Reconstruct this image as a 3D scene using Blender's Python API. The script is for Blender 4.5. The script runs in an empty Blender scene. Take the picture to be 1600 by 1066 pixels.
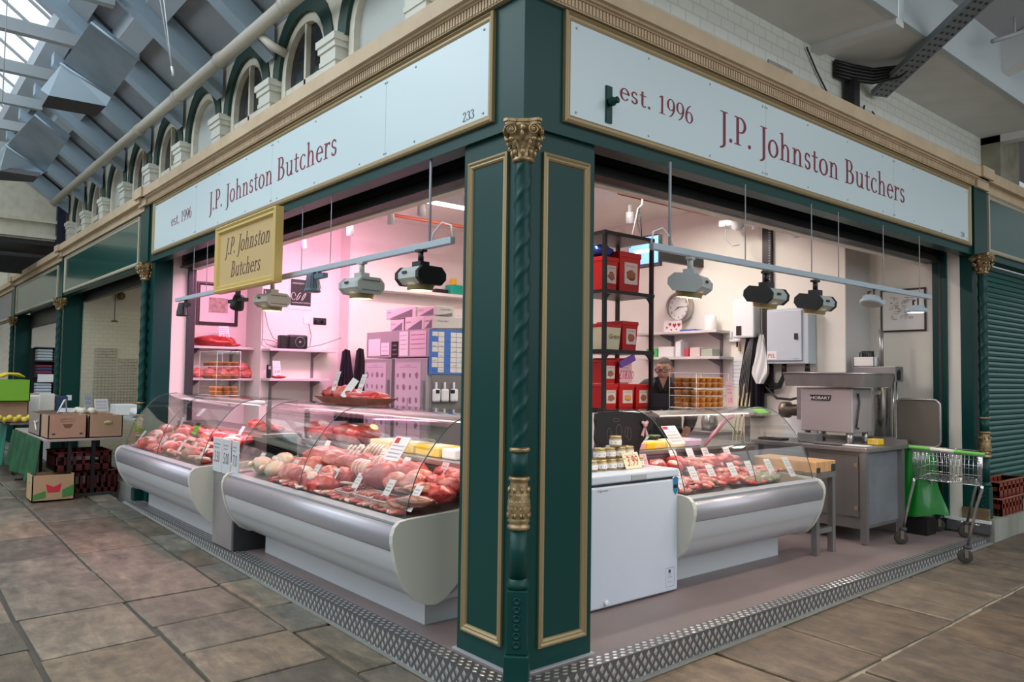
import bpy, bmesh, math, random
from mathutils import Vector, Matrix
random.seed(7)
PI = math.pi
scn = bpy.context.scene
COL = scn.collection

# ------------------------------------------------------------------ camera
cam = bpy.data.cameras.new('camera'); camo = bpy.data.objects.new('camera', cam); COL.objects.link(camo)
def cam_rot(yaw, pitch, roll):
    cy, sy, cp, sp = math.cos(yaw), math.sin(yaw), math.cos(pitch), math.sin(pitch)
    F = Vector((-sy*cp, cy*cp, sp)); r = Vector((cy, sy, 0)); u = r.cross(F)
    r2 = r*math.cos(roll) + u*math.sin(roll); u2 = -r*math.sin(roll) + u*math.cos(roll)
    return Matrix((r2, u2, -F)).transposed().to_4x4()
camo.matrix_world = Matrix.Translation((2.847, -2.419, 1.49)) @ cam_rot(math.radians(50.0825), math.radians(2.7002), math.radians(0.7938))
cam.sensor_width = 36; cam.lens = 36*1211.44/1600; cam.clip_start = 0.05; cam.clip_end = 200
scn.camera = camo

# ------------------------------------------------------------------ world and exposure
scn.view_settings.view_transform = 'Standard'; scn.view_settings.look = 'None'
scn.view_settings.exposure = 0.0; scn.view_settings.gamma = 1; scn.view_settings.use_curve_mapping = False
w = bpy.data.worlds.new('sky'); scn.world = w; w.use_nodes = True
bgn = w.node_tree.nodes['Background']; bgn.inputs[1].default_value = 1.0
_t = w.node_tree.nodes.new('ShaderNodeTexCoord'); _s = w.node_tree.nodes.new('ShaderNodeSeparateXYZ'); _r = w.node_tree.nodes.new('ShaderNodeValToRGB')
for _p, _c in ((.30, (.08, .08, .08)), (.52, (.19, .20, .20)), (.60, (.34, .37, .39)), (.655, (1.0, 1.06, 1.1))):
    _e = _r.color_ramp.elements.new(_p); _e.color = (*_c, 1)
_r.color_ramp.elements.remove(_r.color_ramp.elements[0]); _r.color_ramp.elements.remove(_r.color_ramp.elements[-1])
_m = w.node_tree.nodes.new('ShaderNodeMath'); _m.operation = 'MULTIPLY_ADD'; _m.inputs[1].default_value = .5; _m.inputs[2].default_value = .5
for _a, _b in ((_t.outputs['Generated'], _s.inputs[0]), (_s.outputs['Z'], _m.inputs[0]), (_m.outputs[0], _r.inputs[0]), (_r.outputs[0], bgn.inputs[0])): w.node_tree.links.new(_a, _b)

# ------------------------------------------------------------------ lights
def area(name, loc, size, power, color=(1, 1, 1), rot=(0, 0, 0), sy=None):
    l = bpy.data.lights.new(name, 'AREA'); l.energy = power; l.color = color; l.size = size
    if sy: l.shape = 'RECTANGLE'; l.size_y = sy
    o = bpy.data.objects.new(name, l); o.location = loc; o.rotation_euler = rot; COL.objects.link(o); return o
def spot(name, loc, target, power, color, ang=80, blend=.5, rad=.05):
    l = bpy.data.lights.new(name, 'SPOT'); l.energy = power; l.color = color; l.spot_size = math.radians(ang); l.spot_blend = blend; l.shadow_soft_size = rad
    o = bpy.data.objects.new(name, l); o.location = loc
    o.rotation_euler = (Vector(target)-Vector(loc)).to_track_quat('-Z', 'Y').to_euler(); COL.objects.link(o); return o
PINK = (1.0, .36, .68); WARM = (1.0, .86, .70); WHITE = (1.0, .93, .85)
# daylight through the glazed roof over the lane, with two added side fills
area('skylight', (-5.5, -4.8, 7.4), 11, 420, (.82, .92, 1), (math.radians(28), 0, 0), 4.5)
area('side_fill', (-5.0, -7.5, 3.6), 12, 165, (.76, .90, 1), (math.radians(112), 0, 0), 2.5)  # added fill from an unseen source, brightens the ducts and left sign
area('side_fill', (8.0, 3.5, 3.2), 2.5, 175, (.94, .97, 1), (0, math.radians(112), 0), 10)  # added fill from an unseen source, brightens the right soffits
area('skylight', (5.0, 3.5, 8.0), 7, 260, (.86, .94, 1), (0, math.radians(28), 0), 9)
# the shop's tube lights, and one added ceiling light
area('ceiling_light', (-4.52, 2.9, 3.44), .12, 40, WHITE, (0, 0, 0), 1.4)
area('ceiling_light', (-2.64, 4.15, 3.44), .12, 44, WHITE, (0, 0, 0), 1.3)
area('ceiling_light', (-1.7, 2.2, 3.44), .12, 54, WHITE, (0, 0, 0), 1.4)  # added without a fitting, to spread the room light

# ------------------------------------------------------------------ materials
MATS = {}
def mat(name, col, rough=.5, metal=0, spec=.5, noise=None, bump=0, bscale=40, coat=0, emit=0, sss=0, stretch=None, dist=0):
    """noise = (scale, colour2, lo, hi): object-space noise mixing the colour with a second one"""
    if name in MATS: return MATS[name]
    m = bpy.data.materials.new(name); m.use_nodes = True; nt = m.node_tree; b = nt.nodes['Principled BSDF']
    b.inputs['Base Color'].default_value = (*col, 1); b.inputs['Roughness'].default_value = rough; b.inputs['Metallic'].default_value = metal
    b.inputs['Specular IOR Level'].default_value = spec; b.inputs['Coat Weight'].default_value = coat
    if sss: b.inputs['Subsurface Weight'].default_value = sss; b.inputs['Subsurface Radius'].default_value = (.02, .006, .004)
    if emit: b.inputs['Emission Color'].default_value = (*col, 1); b.inputs['Emission Strength'].default_value = emit
    if noise or bump:
        tc = nt.nodes.new('ShaderNodeTexCoord'); src = tc.outputs['Object']
        if stretch:
            mp = nt.nodes.new('ShaderNodeMapping'); mp.inputs['Scale'].default_value = stretch; nt.links.new(src, mp.inputs[0]); src = mp.outputs[0]
        if noise:
            n = nt.nodes.new('ShaderNodeTexNoise'); n.inputs['Scale'].default_value = noise[0]; n.inputs['Detail'].default_value = 5; n.inputs['Distortion'].default_value = dist
            r = nt.nodes.new('ShaderNodeValToRGB'); r.color_ramp.elements[0].position = noise[2]; r.color_ramp.elements[1].position = noise[3]
            r.color_ramp.elements[0].color = (*col, 1); r.color_ramp.elements[1].color = (*noise[1], 1)
            nt.links.new(src, n.inputs[0]); nt.links.new(n.outputs[0], r.inputs[0]); nt.links.new(r.outputs[0], b.inputs['Base Color'])
        if bump:
            n2 = nt.nodes.new('ShaderNodeTexNoise'); n2.inputs['Scale'].default_value = bscale; n2.inputs['Detail'].default_value = 4
            bp = nt.nodes.new('ShaderNodeBump'); bp.inputs['Strength'].default_value = bump; bp.inputs['Distance'].default_value = .01
            nt.links.new(src, n2.inputs[0]); nt.links.new(n2.outputs[0], bp.inputs['Height']); nt.links.new(bp.outputs[0], b.inputs['Normal'])
    MATS[name] = m; return m
def glassmat(name, tint=(1, 1, 1), base=.05, edge=.75):
    m = bpy.data.materials.new(name); m.use_nodes = True; nt = m.node_tree; nt.nodes.clear()
    out = nt.nodes.new('ShaderNodeOutputMaterial'); mx = nt.nodes.new('ShaderNodeMixShader'); t = nt.nodes.new('ShaderNodeBsdfTransparent'); g = nt.nodes.new('ShaderNodeBsdfGlossy')
    t.inputs[0].default_value = (*tint, 1); g.inputs['Roughness'].default_value = .03
    lw = nt.nodes.new('ShaderNodeLayerWeight'); lw.inputs[0].default_value = .5
    p = nt.nodes.new('ShaderNodeMath'); p.operation = 'POWER'; p.inputs[1].default_value = 3.5
    a = nt.nodes.new('ShaderNodeMath'); a.operation = 'MULTIPLY_ADD'; a.inputs[1].default_value = edge; a.inputs[2].default_value = base
    nt.links.new(lw.outputs['Facing'], p.inputs[0]); nt.links.new(p.outputs[0], a.inputs[0]); nt.links.new(a.outputs[0], mx.inputs[0])
    nt.links.new(t.outputs[0], mx.inputs[1]); nt.links.new(g.outputs[0], mx.inputs[2]); nt.links.new(mx.outputs[0], out.inputs[0])
    MATS[name] = m; return m

GREEN = mat('green_paint', (.002, .046, .040), .36, spec=.28, bump=.05, bscale=6)
GOLD = mat('gold_paint', (.36, .27, .14), .42, .35)
ANTGOLD = mat('gilt', (.42, .30, .15), .36, .6, noise=(30, (.16, .10, .05), .45, .7))
SIGNW = mat('sign_white', (.62, .74, .77), .28)
TAN = mat('tan_paint', (.60, .46, .30), .6, noise=(5, (.52, .39, .25), .4, .7))
WALLW = mat('wall_white_paint', (.82, .78, .71), .55, noise=(1.5, (.77, .73, .66), .4, .7))
WALLGREY = mat('wall_grey_shade', (.52, .51, .49), .55)
CREAM = mat('cream_paint', (.72, .68, .56), .6, noise=(8, (.6, .57, .46), .45, .75))
DKGREEN = mat('dark_green_paint', (.008, .04, .028), .5)
BLACK = mat('black', (.008, .008, .009), .45)
DARK = mat('dark_grey', (.03, .03, .033), .5)
STEEL = mat('stainless_steel', (.45, .43, .42), .33, .85, noise=(3, (.36, .35, .34), .4, .7), stretch=(1, 1, 6))
CHROME = mat('chrome', (.62, .62, .63), .2, 1)
ALU = mat('aluminium', (.55, .57, .60), .35, .6)
WHITEP = mat('white_plastic', (.80, .82, .84), .35)
IVORY = mat('ivory_plastic', (.56, .57, .50), .4)
GREYP = mat('grey_plastic', (.38, .40, .42), .45)
RED = mat('red_plastic', (.55, .012, .012), .35)
PAPER = mat('white_paper', (.80, .78, .76), .6)
INK = mat('black_ink', (.03, .03, .035), .6)
MAROON = mat('maroon_lettering', (.22, .012, .035), .5)
REDINK = mat('red_ink', (.5, .02, .05), .6)
GLASS = glassmat('clear_glass', (.97, .99, .98))
ACRY = glassmat('clear_acrylic', (.96, .97, .97), .07, .5)
ROOFG = mat('roof_grey_paint', (.40, .42, .45), .6, noise=(2, (.34, .36, .39), .4, .7))
BEAMG = mat('beam_blue_grey', (.36, .47, .56), .55)
SOFFIT = mat('soffit_grey', (.74, .75, .74), .7, noise=(2, (.66, .67, .66), .4, .7))
CARD = mat('cardboard', (.42, .26, .17), .8, noise=(4, (.36, .22, .14), .4, .7))
WOOD = mat('beech_block', (.62, .36, .16), .5, noise=(6, (.5, .27, .11), .4, .65), stretch=(1, 8, 1))
BULB = mat('lit_lamp', (1, .82, .35), .5, emit=4)
TUBE = mat('lit_tube', (1, .97, .92), .5, emit=6)
BULBW = mat('lit_white_lamp', (1, .95, .9), .5, emit=5)

# ------------------------------------------------------------------ mesh builder
def smooth(me, on=True):
    if on: me.polygons.foreach_set('use_smooth', [True]*len(me.polygons))
ORG = {}
class MB:
    def __init__(s): s.v = []; s.f = []; s.mi = []; s.m = 0; s.sm = []; s.smooth = False
    def _add(s, vs, fs, M=None):
        o = len(s.v)
        s.v += [tuple(M @ Vector(v)) if M is not None else tuple(v) for v in vs]
        for f in fs: s.f.append([i+o for i in f]); s.mi.append(s.m); s.sm.append(s.smooth)
        return s
    def box(s, x0, y0, z0, x1, y1, z1, M=None):
        vs = [(x0,y0,z0),(x1,y0,z0),(x1,y1,z0),(x0,y1,z0),(x0,y0,z1),(x1,y0,z1),(x1,y1,z1),(x0,y1,z1)]
        return s._add(vs, [(0,3,2,1),(4,5,6,7),(0,1,5,4),(1,2,6,5),(2,3,7,6),(3,0,4,7)], M)
    def bbox(s, x0, y0, z0, x1, y1, z1, b=.01, M=None):
        """box with chamfered edges"""
        bm = bmesh.new(); r = bmesh.ops.create_cube(bm, size=1)
        for v in bm.verts: v.co = ((x0+x1)/2+v.co.x*(x1-x0), (y0+y1)/2+v.co.y*(y1-y0), (z0+z1)/2+v.co.z*(z1-z0))
        bmesh.ops.bevel(bm, geom=bm.edges[:], offset=b, segments=2, affect='EDGES', profile=.5)
        bm.verts.index_update(); s._add([v.co[:] for v in bm.verts], [[v.index for v in f.verts] for f in bm.faces], M); bm.free(); return s
    def prism(s, pts, a, b, axis='z', M=None):
        """polygon extruded along an axis from a to b; pts are the two other coordinates in order"""
        n = len(pts)
        mk = {'z': lambda p, t: (p[0], p[1], t), 'x': lambda p, t: (t, p[0], p[1]), 'y': lambda p, t: (p[0], t, p[1])}[axis]
        vs = [mk(p, a) for p in pts]+[mk(p, b) for p in pts]
        fs = [list(range(n))[::-1], [n+i for i in range(n)]]+[(i, (i+1) % n, n+(i+1) % n, n+i) for i in range(n)]
        return s._add(vs, fs, M)
    def poly(s, pts, M=None): return s._add(pts, [list(range(len(pts)))], M)
    def lathe(s, prof, n=20, c=(0, 0, 0), M=None, cap=True):
        """prof: (radius, z) pairs"""
        vs = []; fs = []
        for r, z in prof:
            for i in range(n): t = 2*PI*i/n; vs.append((c[0]+r*math.cos(t), c[1]+r*math.sin(t), c[2]+z))
        for k in range(len(prof)-1):
            for i in range(n): j = (i+1) % n; fs.append((k*n+i, k*n+j, (k+1)*n+j, (k+1)*n+i))
        if cap: fs.append(list(range(n))[::-1]); fs.append([(len(prof)-1)*n+i for i in range(n)])
        o = s.smooth; s.smooth = True; s._add(vs, fs, M); s.smooth = o; return s
    def cyl(s, p0, p1, r, n=12, r1=None):
        p0, p1 = Vector(p0), Vector(p1); d = p1-p0; q = d.to_track_quat('Z', 'Y').to_matrix().to_4x4()
        return s.lathe([(r, 0), (r if r1 is None else r1, d.length)], n, M=Matrix.Translation(p0) @ q)
    def tube(s, pts, r, n=8, closed=False):
        pts = [Vector(p) for p in pts]; N = len(pts); vs = []; fs = []; up = Vector((0, 0, 1)); prev = None
        for k, p in enumerate(pts):
            a = pts[(k-1) % N] if closed or k > 0 else p; b = pts[(k+1) % N] if closed or k < N-1 else p
            d = (b-a).normalized()
            if prev is None: x = d.orthogonal().normalized()
            else: x = (prev-d*prev.dot(d)); x = x.normalized() if x.length > 1e-6 else d.orthogonal().normalized()
            prev = x; y = d.cross(x); rr = r[k] if isinstance(r, (list, tuple)) else r
            for i in range(n): t = 2*PI*i/n; vs.append(p+x*rr*math.cos(t)+y*rr*math.sin(t))
        for k in range(N if closed else N-1):
            k2 = (k+1) % N
            for i in range(n): j = (i+1) % n; fs.append((k*n+i, k*n+j, k2*n+j, k2*n+i))
        if not closed: fs.append(list(range(n))[::-1]); fs.append([(N-1)*n+i for i in range(n)])
        o = s.smooth; s.smooth = True; s._add(vs, fs); s.smooth = o; return s
    def grid(s, fn, nu, nv):
        vs = [fn(i/nu, j/nv) for i in range(nu+1) for j in range(nv+1)]
        fs = [(i*(nv+1)+j, (i+1)*(nv+1)+j, (i+1)*(nv+1)+j+1, i*(nv+1)+j+1) for i in range(nu) for j in range(nv)]
        return s._add(vs, fs)
    def sphere(s, c, r, n=12, M=None, k=None):
        rx, ry, rz = (r, r, r) if not isinstance(r, (list, tuple)) else r
        prof = [(math.sin(PI*i/n), -math.cos(PI*i/n)) for i in range(n+1)]; vs = []; fs = []; m = n*2 if k is None else k
        for a, z in prof:
            for i in range(m): t = 2*PI*i/m; vs.append((c[0]+rx*a*math.cos(t), c[1]+ry*a*math.sin(t), c[2]+rz*z))
        for q in range(n):
            for i in range(m): j = (i+1) % m; fs.append((q*m+i, q*m+j, (q+1)*m+j, (q+1)*m+i))
        o = s.smooth; s.smooth = True; s._add(vs, fs, M); s.smooth = o; return s
    def mesh(s, name, mats, off=(0, 0, 0)):
        me = bpy.data.meshes.new(name); ox = Vector(off)
        me.from_pydata([tuple(Vector(v)-ox) for v in s.v], [], s.f)
        for m in (mats if isinstance(mats, (list, tuple)) else [mats]): me.materials.append(m)
        me.polygons.foreach_set('material_index', s.mi); me.polygons.foreach_set('use_smooth', s.sm)
        bm = bmesh.new(); bm.from_mesh(me); bmesh.ops.recalc_face_normals(bm, faces=bm.faces[:]); bm.to_mesh(me); bm.free()
        me.update(); return me
    def obj(s, name, mats, parent=None, world=True):
        """links the shapes as ONE mesh; parented meshes are given in world coordinates unless world=False"""
        if parent is None:
            xs, ys, zs = zip(*s.v); off = Vector(((min(xs)+max(xs))/2, (min(ys)+max(ys))/2, min(zs)))
        else: off = ORG[parent.name] if world else Vector((0, 0, 0))
        o = bpy.data.objects.new(name, s.mesh(name, mats, off)); COL.objects.link(o)
        if parent is None: o.location = off; ORG[o.name] = off
        else: o.parent = parent; ORG[o.name] = ORG[parent.name] if world else Vector((0, 0, 0))
        return o
def tag(o, label, cat, group=None):
    o['label'] = label; o['category'] = cat
    if group: o['group'] = group
    return o
def thing(name, label, cat, loc=(0, 0, 0), group=None, rz=0):
    o = bpy.data.objects.new(name, None); COL.objects.link(o); o.location = loc; o.rotation_euler = (0, 0, rz); o.empty_display_size = .1
    ORG[o.name] = Vector(loc); return tag(o, label, cat, group)
def struct(name, mb, m): o = mb.obj(name, m); o['kind'] = 'structure'; return o
def dup(root, loc, rz=0, label=None, scale=None, rot=None):
    """copy of a thing with copies of its parts and sub-parts"""
    def cp(o, par):
        c = o.copy(); COL.objects.link(c)
        if par is not None: c.parent = par
        for ch in kids.get(o.name, []): cp(ch, c)
        return c
    kids = {}
    def walk(o):
        kids[o.name] = list(o.children)
        for ch in o.children: walk(ch)
    walk(root); r = cp(root, None); r.location = loc; r.rotation_euler = rot if rot else (0, 0, rz)
    if scale: r.scale = scale if isinstance(scale, (list, tuple)) else (scale,)*3
    if label: r['label'] = label
    ORG[r.name] = Vector(loc); return r
def frame_rect(mb, x0, z0, x1, z1, prof, put):
    """mitred moulding round a rectangle; prof: (inset, projection) pairs; put(u, v, d) gives the point"""
    n = len(prof); cs = [(x0, z0, 1, 1), (x1, z0, -1, 1), (x1, z1, -1, -1), (x0, z1, 1, -1)]
    vs = [put(cx+sx*i, cz+sz*i, d) for cx, cz, sx, sz in cs for i, d in prof]
    fs = [(k*n+i, ((k+1) % 4)*n+i, ((k+1) % 4)*n+(i+1) % n, k*n+(i+1) % n) for k in range(4) for i in range(n)]
    return mb._add(vs, fs)
# ------------------------------------------------------------------ serif lettering (cap height 1, baseline 0)
def q4(x0, y0, x1, y1, dx=0): return [(x0, y0), (x1, y0), (x1+dx, y1), (x0+dx, y1)]
def arc(cx, cy, rx, ry, a0, a1, tk, tn, n=14):
    out = []; pv = None
    for i in range(n+1):
        a = math.radians(a0+(a1-a0)*i/n); t = tn+(tk-tn)*abs(math.cos(a))**1.4
        o = (cx+rx*math.cos(a), cy+ry*math.sin(a)); p = (cx+(rx-t)*math.cos(a), cy+(ry-t)*math.sin(a))
        if pv: out.append([pv[0], o, p, pv[1]])
        pv = (o, p)
    return out
def serif(x0, x1, y): return [q4(x0, y-.018, x1, y+.018)]
def dot(cx, cy, r): return [[(cx+r*math.cos(i*PI/5), cy+r*math.sin(i*PI/5)) for i in range(10)]]
XH = .64
GL = {
 'J': (.45, [q4(.2, -.1, .33, .98)]+serif(.08, .44, .982)+arc(.07, -.1, .26, .2, 0, -95, .13, .05)),
 'P': (.68, [q4(.14, 0, .27, 1), q4(.2, .955, .36, 1), q4(.2, .44, .36, .485)]+serif(.04, .38, .018)+serif(.04, .27, .982)+arc(.35, .72, .29, .28, -90, 90, .13, .045)),
 'B': (.74, [q4(.14, 0, .27, 1), q4(.2, .955, .36, 1), q4(.2, .515, .4, .56), q4(.2, 0, .4, .045)]+serif(.04, .27, .018)+serif(.04, .27, .982)+arc(.35, .757, .24, .243, -90, 90, .12, .045)+arc(.38, .28, .3, .28, -90, 90, .13, .045)),
 '.': (.27, dot(.13, .06, .075)),
 'o': (.66, arc(.33, XH/2-.005, .29, XH/2+.015, 0, 360, .125, .05, 28)),
 'h': (.72, [q4(.13, 0, .24, 1.04), q4(.47, 0, .58, .4)]+serif(.04, .33, .018)+serif(.39, .67, .018)+serif(.04, .2, 1.0)+arc(.37, .4, .21, .25, 0, 165, .11, .05)),
 'n': (.72, [q4(.13, 0, .24, XH), q4(.47, 0, .58, .4)]+serif(.04, .33, .018)+serif(.39, .67, .018)+serif(.04, .2, XH-.02)+arc(.37, .4, .21, .25, 0, 165, .11, .05)),
 's': (.5, arc(.25, .47, .17, .18, 30, 270, .09, .06)+arc(.25, .17, .185, .18, 90, -150, .1, .06)+[q4(.1, .05, .13, .18), q4(.36, .48, .39, .6)]),
 't': (.44, [q4(.14, .14, .25, .82), q4(.03, .575, .4, .625)]+arc(.29, .14, .15, .15, 180, 320, .11, .05)),
 'u': (.72, [q4(.13, .22, .24, XH), q4(.48, 0, .59, XH)]+serif(.03, .24, XH-.02)+serif(.38, .59, XH-.02)+serif(.5, .68, .018)+arc(.34, .23, .21, .24, 180, 345, .11, .05)),
 'c': (.55, arc(.32, XH/2, .27, XH/2+.012, 45, 318, .12, .045, 22)),
 'e': (.58, arc(.31, XH/2, .26, XH/2+.012, 0, 318, .12, .045, 22)+[q4(.12, .34, .56, .385)]),
 'r': (.5, [q4(.13, 0, .24, XH)]+serif(.04, .34, .018)+serif(.04, .2, XH-.02)+arc(.36, .44, .17, .19, 55, 170, .08, .06)+dot(.43, .57, .06)),
 '1': (.5, [q4(.2, 0, .31, 1), [(.2, 1), (.08, .88), (.08, .83), (.2, .9)]]+serif(.08, .43, .018)),
 '9': (.56, arc(.28, .67, .24, .33, 0, 360, .11, .045, 26)+arc(.12, .62, .4, .66, -80, 5, .1, .05)),
 '6': (.56, arc(.28, .33, .24, .33, 0, 360, .11, .045, 26)+arc(.44, .38, .4, .66, 100, 185, .1, .05)),
 '2': (.56, arc(.26, .72, .22, .28, -20, 165, .11, .05)+[[(.04, 0), (.1, .0), (.47, .64), (.36, .6)], q4(.04, 0, .5, .08)]),
 '3': (.54, arc(.24, .77, .21, .23, -80, 160, .11, .045)+arc(.23, .28, .26, .28, -160, 85, .11, .045)),
 '0': (.56, arc(.28, .5, .24, .51, 0, 360, .11, .045, 26)),
 ' ': (.36, []),
}
def text_width(s): return sum(GL[c][0] for c in s)
def lettering(mb, s, put, height, length=None, slant=0):
    """flat letters; put(u, v) gives a world point for u along the line, v up"""
    k = (length/text_width(s)) if length else height; x = 0
    for c in s:
        adv, polys = GL[c]
        for i, p in enumerate(polys): mb.poly([put((x+a)*k+slant*b*height, b*height, i) for a, b in p])
        x += adv
def letters(s, put, height, length, m, parent, slant=0):
    k = (length/text_width(s)) if length else height; x = 0
    for c in s:
        adv, polys = GL[c]
        if polys:
            b = MB()
            for i, p in enumerate(polys): b.poly([put((x+a)*k+slant*e*height, e*height, i) for a, e in p])
            b.obj('letter', m, parent)
        x += adv
def font_mesh(s, size=1.0, shear=0.0, align='LEFT'):
    cu = bpy.data.curves.new('lettering', 'FONT'); cu.body = s; cu.size = size; cu.shear = shear; cu.resolution_u = 3; cu.align_x = align
    o = bpy.data.objects.new('lettering', cu); COL.objects.link(o)
    me = bpy.data.meshes.new_from_object(o.evaluated_get(bpy.context.evaluated_depsgraph_get()))
    vs = [tuple(v.co) for v in me.vertices]; fs = [tuple(p.vertices) for p in me.polygons]
    bpy.data.objects.remove(o); bpy.data.curves.remove(cu); bpy.data.meshes.remove(me); return vs, fs
FCACHE = {}
def sans(mb, s, put, size, shear=0.0, align='LEFT'):
    if (s, shear, align) not in FCACHE: FCACHE[(s, shear, align)] = font_mesh(s, 1, shear, align)
    vs, fs = FCACHE[(s, shear, align)]
    mb._add([put(x*size, y*size) for x, y, z in vs], fs)

# ------------------------------------------------------------------ the setting: floor, kerb, flagstones
def gz(x, y): return -.165+.018*min(max(-x, -3), 9.2)+.017*max(min(y, 7), -4)
STONE = []
def stone_mat(name, c1, c2, c3, rough):
    m = bpy.data.materials.new(name); m.use_nodes = True; nt = m.node_tree; b = nt.nodes['Principled BSDF']
    tc = nt.nodes.new('ShaderNodeTexCoord'); mp = nt.nodes.new('ShaderNodeMapping'); mp.inputs['Rotation'].default_value = (0, 0, .5); mp.inputs['Scale'].default_value = (1, 3, 1)
    at = nt.nodes.new('ShaderNodeVertexColor'); at.layer_name = 'tone'
    n1 = nt.nodes.new('ShaderNodeTexNoise'); n1.inputs['Scale'].default_value = 2.6; n1.inputs['Detail'].default_value = 12; n1.inputs['Distortion'].default_value = .5; n1.inputs['Roughness'].default_value = .74
    r = nt.nodes.new('ShaderNodeValToRGB'); e = r.color_ramp.elements; e[0].position = .3; e[0].color = (*c1, 1); e[1].position = .72; e[1].color = (*c3, 1); x = e.new(.52); x.color = (*c2, 1)
    n3 = nt.nodes.new('ShaderNodeTexNoise'); n3.inputs['Scale'].default_value = 7; n3.inputs['Detail'].default_value = 8; n3.inputs['Roughness'].default_value = .7
    r3 = nt.nodes.new('ShaderNodeValToRGB'); r3.color_ramp.elements[0].position = .38; r3.color_ramp.elements[1].position = .74; r3.color_ramp.elements[0].color = (.74, .74, .75, 1); r3.color_ramp.elements[1].color = (1.5, 1.45, 1.35, 1)
    mx = nt.nodes.new('ShaderNodeMix'); mx.data_type = 'RGBA'; mx.blend_type = 'MULTIPLY'; mx.inputs[0].default_value = 1
    m2 = nt.nodes.new('ShaderNodeMix'); m2.data_type = 'RGBA'; m2.blend_type = 'MULTIPLY'; m2.inputs[0].default_value = 1
    L = nt.links.new
    L(tc.outputs['Object'], mp.inputs[0]); L(mp.outputs[0], n1.inputs[0]); L(tc.outputs['Object'], n3.inputs[0]); L(n1.outputs[0], r.inputs[0]); L(n3.outputs[0], r3.inputs[0])
    L(r.outputs[0], mx.inputs[6]); L(at.outputs[0], mx.inputs[7]); L(mx.outputs[2], m2.inputs[6]); L(r3.outputs[0], m2.inputs[7]); L(m2.outputs[2], b.inputs['Base Color'])
    bp = nt.nodes.new('ShaderNodeBump'); bp.inputs['Strength'].default_value = .8; bp.inputs['Distance'].default_value = .014
    L(n1.outputs[0], bp.inputs['Height']); L(bp.outputs[0], b.inputs['Normal']); b.inputs['Roughness'].default_value = rough
    return m
def flagstones(name, rects, m, g=.009):
    """each slab a low chamfered stone with slightly irregular corners and its own tone"""
    vs = []; fs = []; tones = []
    for (x0, y0, x1, y1) in rects:
        j = lambda: random.uniform(-.012, .012); h = random.uniform(.0, .006)
        c = [(x0+g+j(), y0+g+j()), (x1-g+j(), y0+g+j()), (x1-g+j(), y1-g+j()), (x0+g+j(), y1-g+j())]
        cx = (x0+x1)/2; cy = (y0+y1)/2; o = len(vs); t = random.uniform(.70, 1.28); tw = random.uniform(-.05, .10)
        lo = [(x, y, gz(x, y)-.03) for x, y in c]; mid = [(x, y, gz(x, y)-.006+h) for x, y in c]
        hi = [(x+(cx-x)*.02, y+(cy-y)*.02, gz(x, y)+h) for x, y in c]
        vs += lo+mid+hi; fs += [[o+8, o+9, o+10, o+11]]
        for k in range(4):
            n = (k+1) % 4; fs += [[o+k, o+n, o+4+n, o+4+k], [o+4+k, o+4+n, o+8+n, o+8+k]]
        tones += [(t*(1+tw), t, t*(1-tw), 1)]*12
    me = bpy.data.meshes.new(name); me.from_pydata(vs, [], fs); me.materials.append(m)
    ca = me.color_attributes.new('tone', 'FLOAT_COLOR', 'POINT')
    for i, t in enumerate(tones): ca.data[i].color = t
    o = bpy.data.objects.new(name, me); COL.objects.link(o); o['kind'] = 'structure'; return o
L_ST = stone_mat('lane_flagstone', (.085, .080, .062), (.145, .132, .105), (.23, .205, .16), .45)
R_ST = stone_mat('brown_flagstone', (.085, .064, .048), (.15, .115, .085), (.24, .195, .13), .45)
rects = []
y = -.27
rows = [(-.27, .0), (-.93, -.27)]+[(-.93-.66*(k+1), -.93-.66*k) for k in range(6)]
for k, (ya, yb) in enumerate(rows):
    x = 3.9-.35*(k % 3)
    while x > -16:
        wd = random.uniform(.55, 1.05); rects.append((x-wd, ya, x, yb)); x -= wd
flagstones('floor_lane', rects, L_ST, .013)
rects = []
for k, (xa, xb) in enumerate([(.0, .7), (.7, 1.4), (1.4, 2.1), (2.1, 2.8), (2.8, 3.6), (3.6, 4.6)]):
    y = .02
    while y < 13:
        wd = random.uniform(.55, 1.15); rects.append((xa, y, xb, y+wd)); y += wd
flagstones('floor_side_lane', rects, R_ST, .017)
MORT = mat('mortar', (.075, .068, .058), .9); MORT2 = mat('pale_mortar', (.36, .31, .225), .9, noise=(5, (.2, .17, .13), .45, .62))
b = MB(); b.grid(lambda u, v: (4-24*u, .0-5.2*v, gz(4-24*u, -5.2*v)-.016), 24, 6); struct('floor_lane_mortar', b, MORT)
b = MB(); b.grid(lambda u, v: (4.6*u, 13*v, gz(4.6*u, 13*v)-.012), 6, 14); struct('floor_side_mortar', b, MORT2)
# raised shop floor of grey-pink vinyl
VINYL = mat('vinyl_floor', (.24, .185, .178), .45, noise=(1.6, (.18, .145, .145), .35, .7), bump=.03, bscale=120)
b = MB(); b.box(-6.9, .1, -.3, -.1, 6.13, -.001); struct('floor', b, VINYL)
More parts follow.
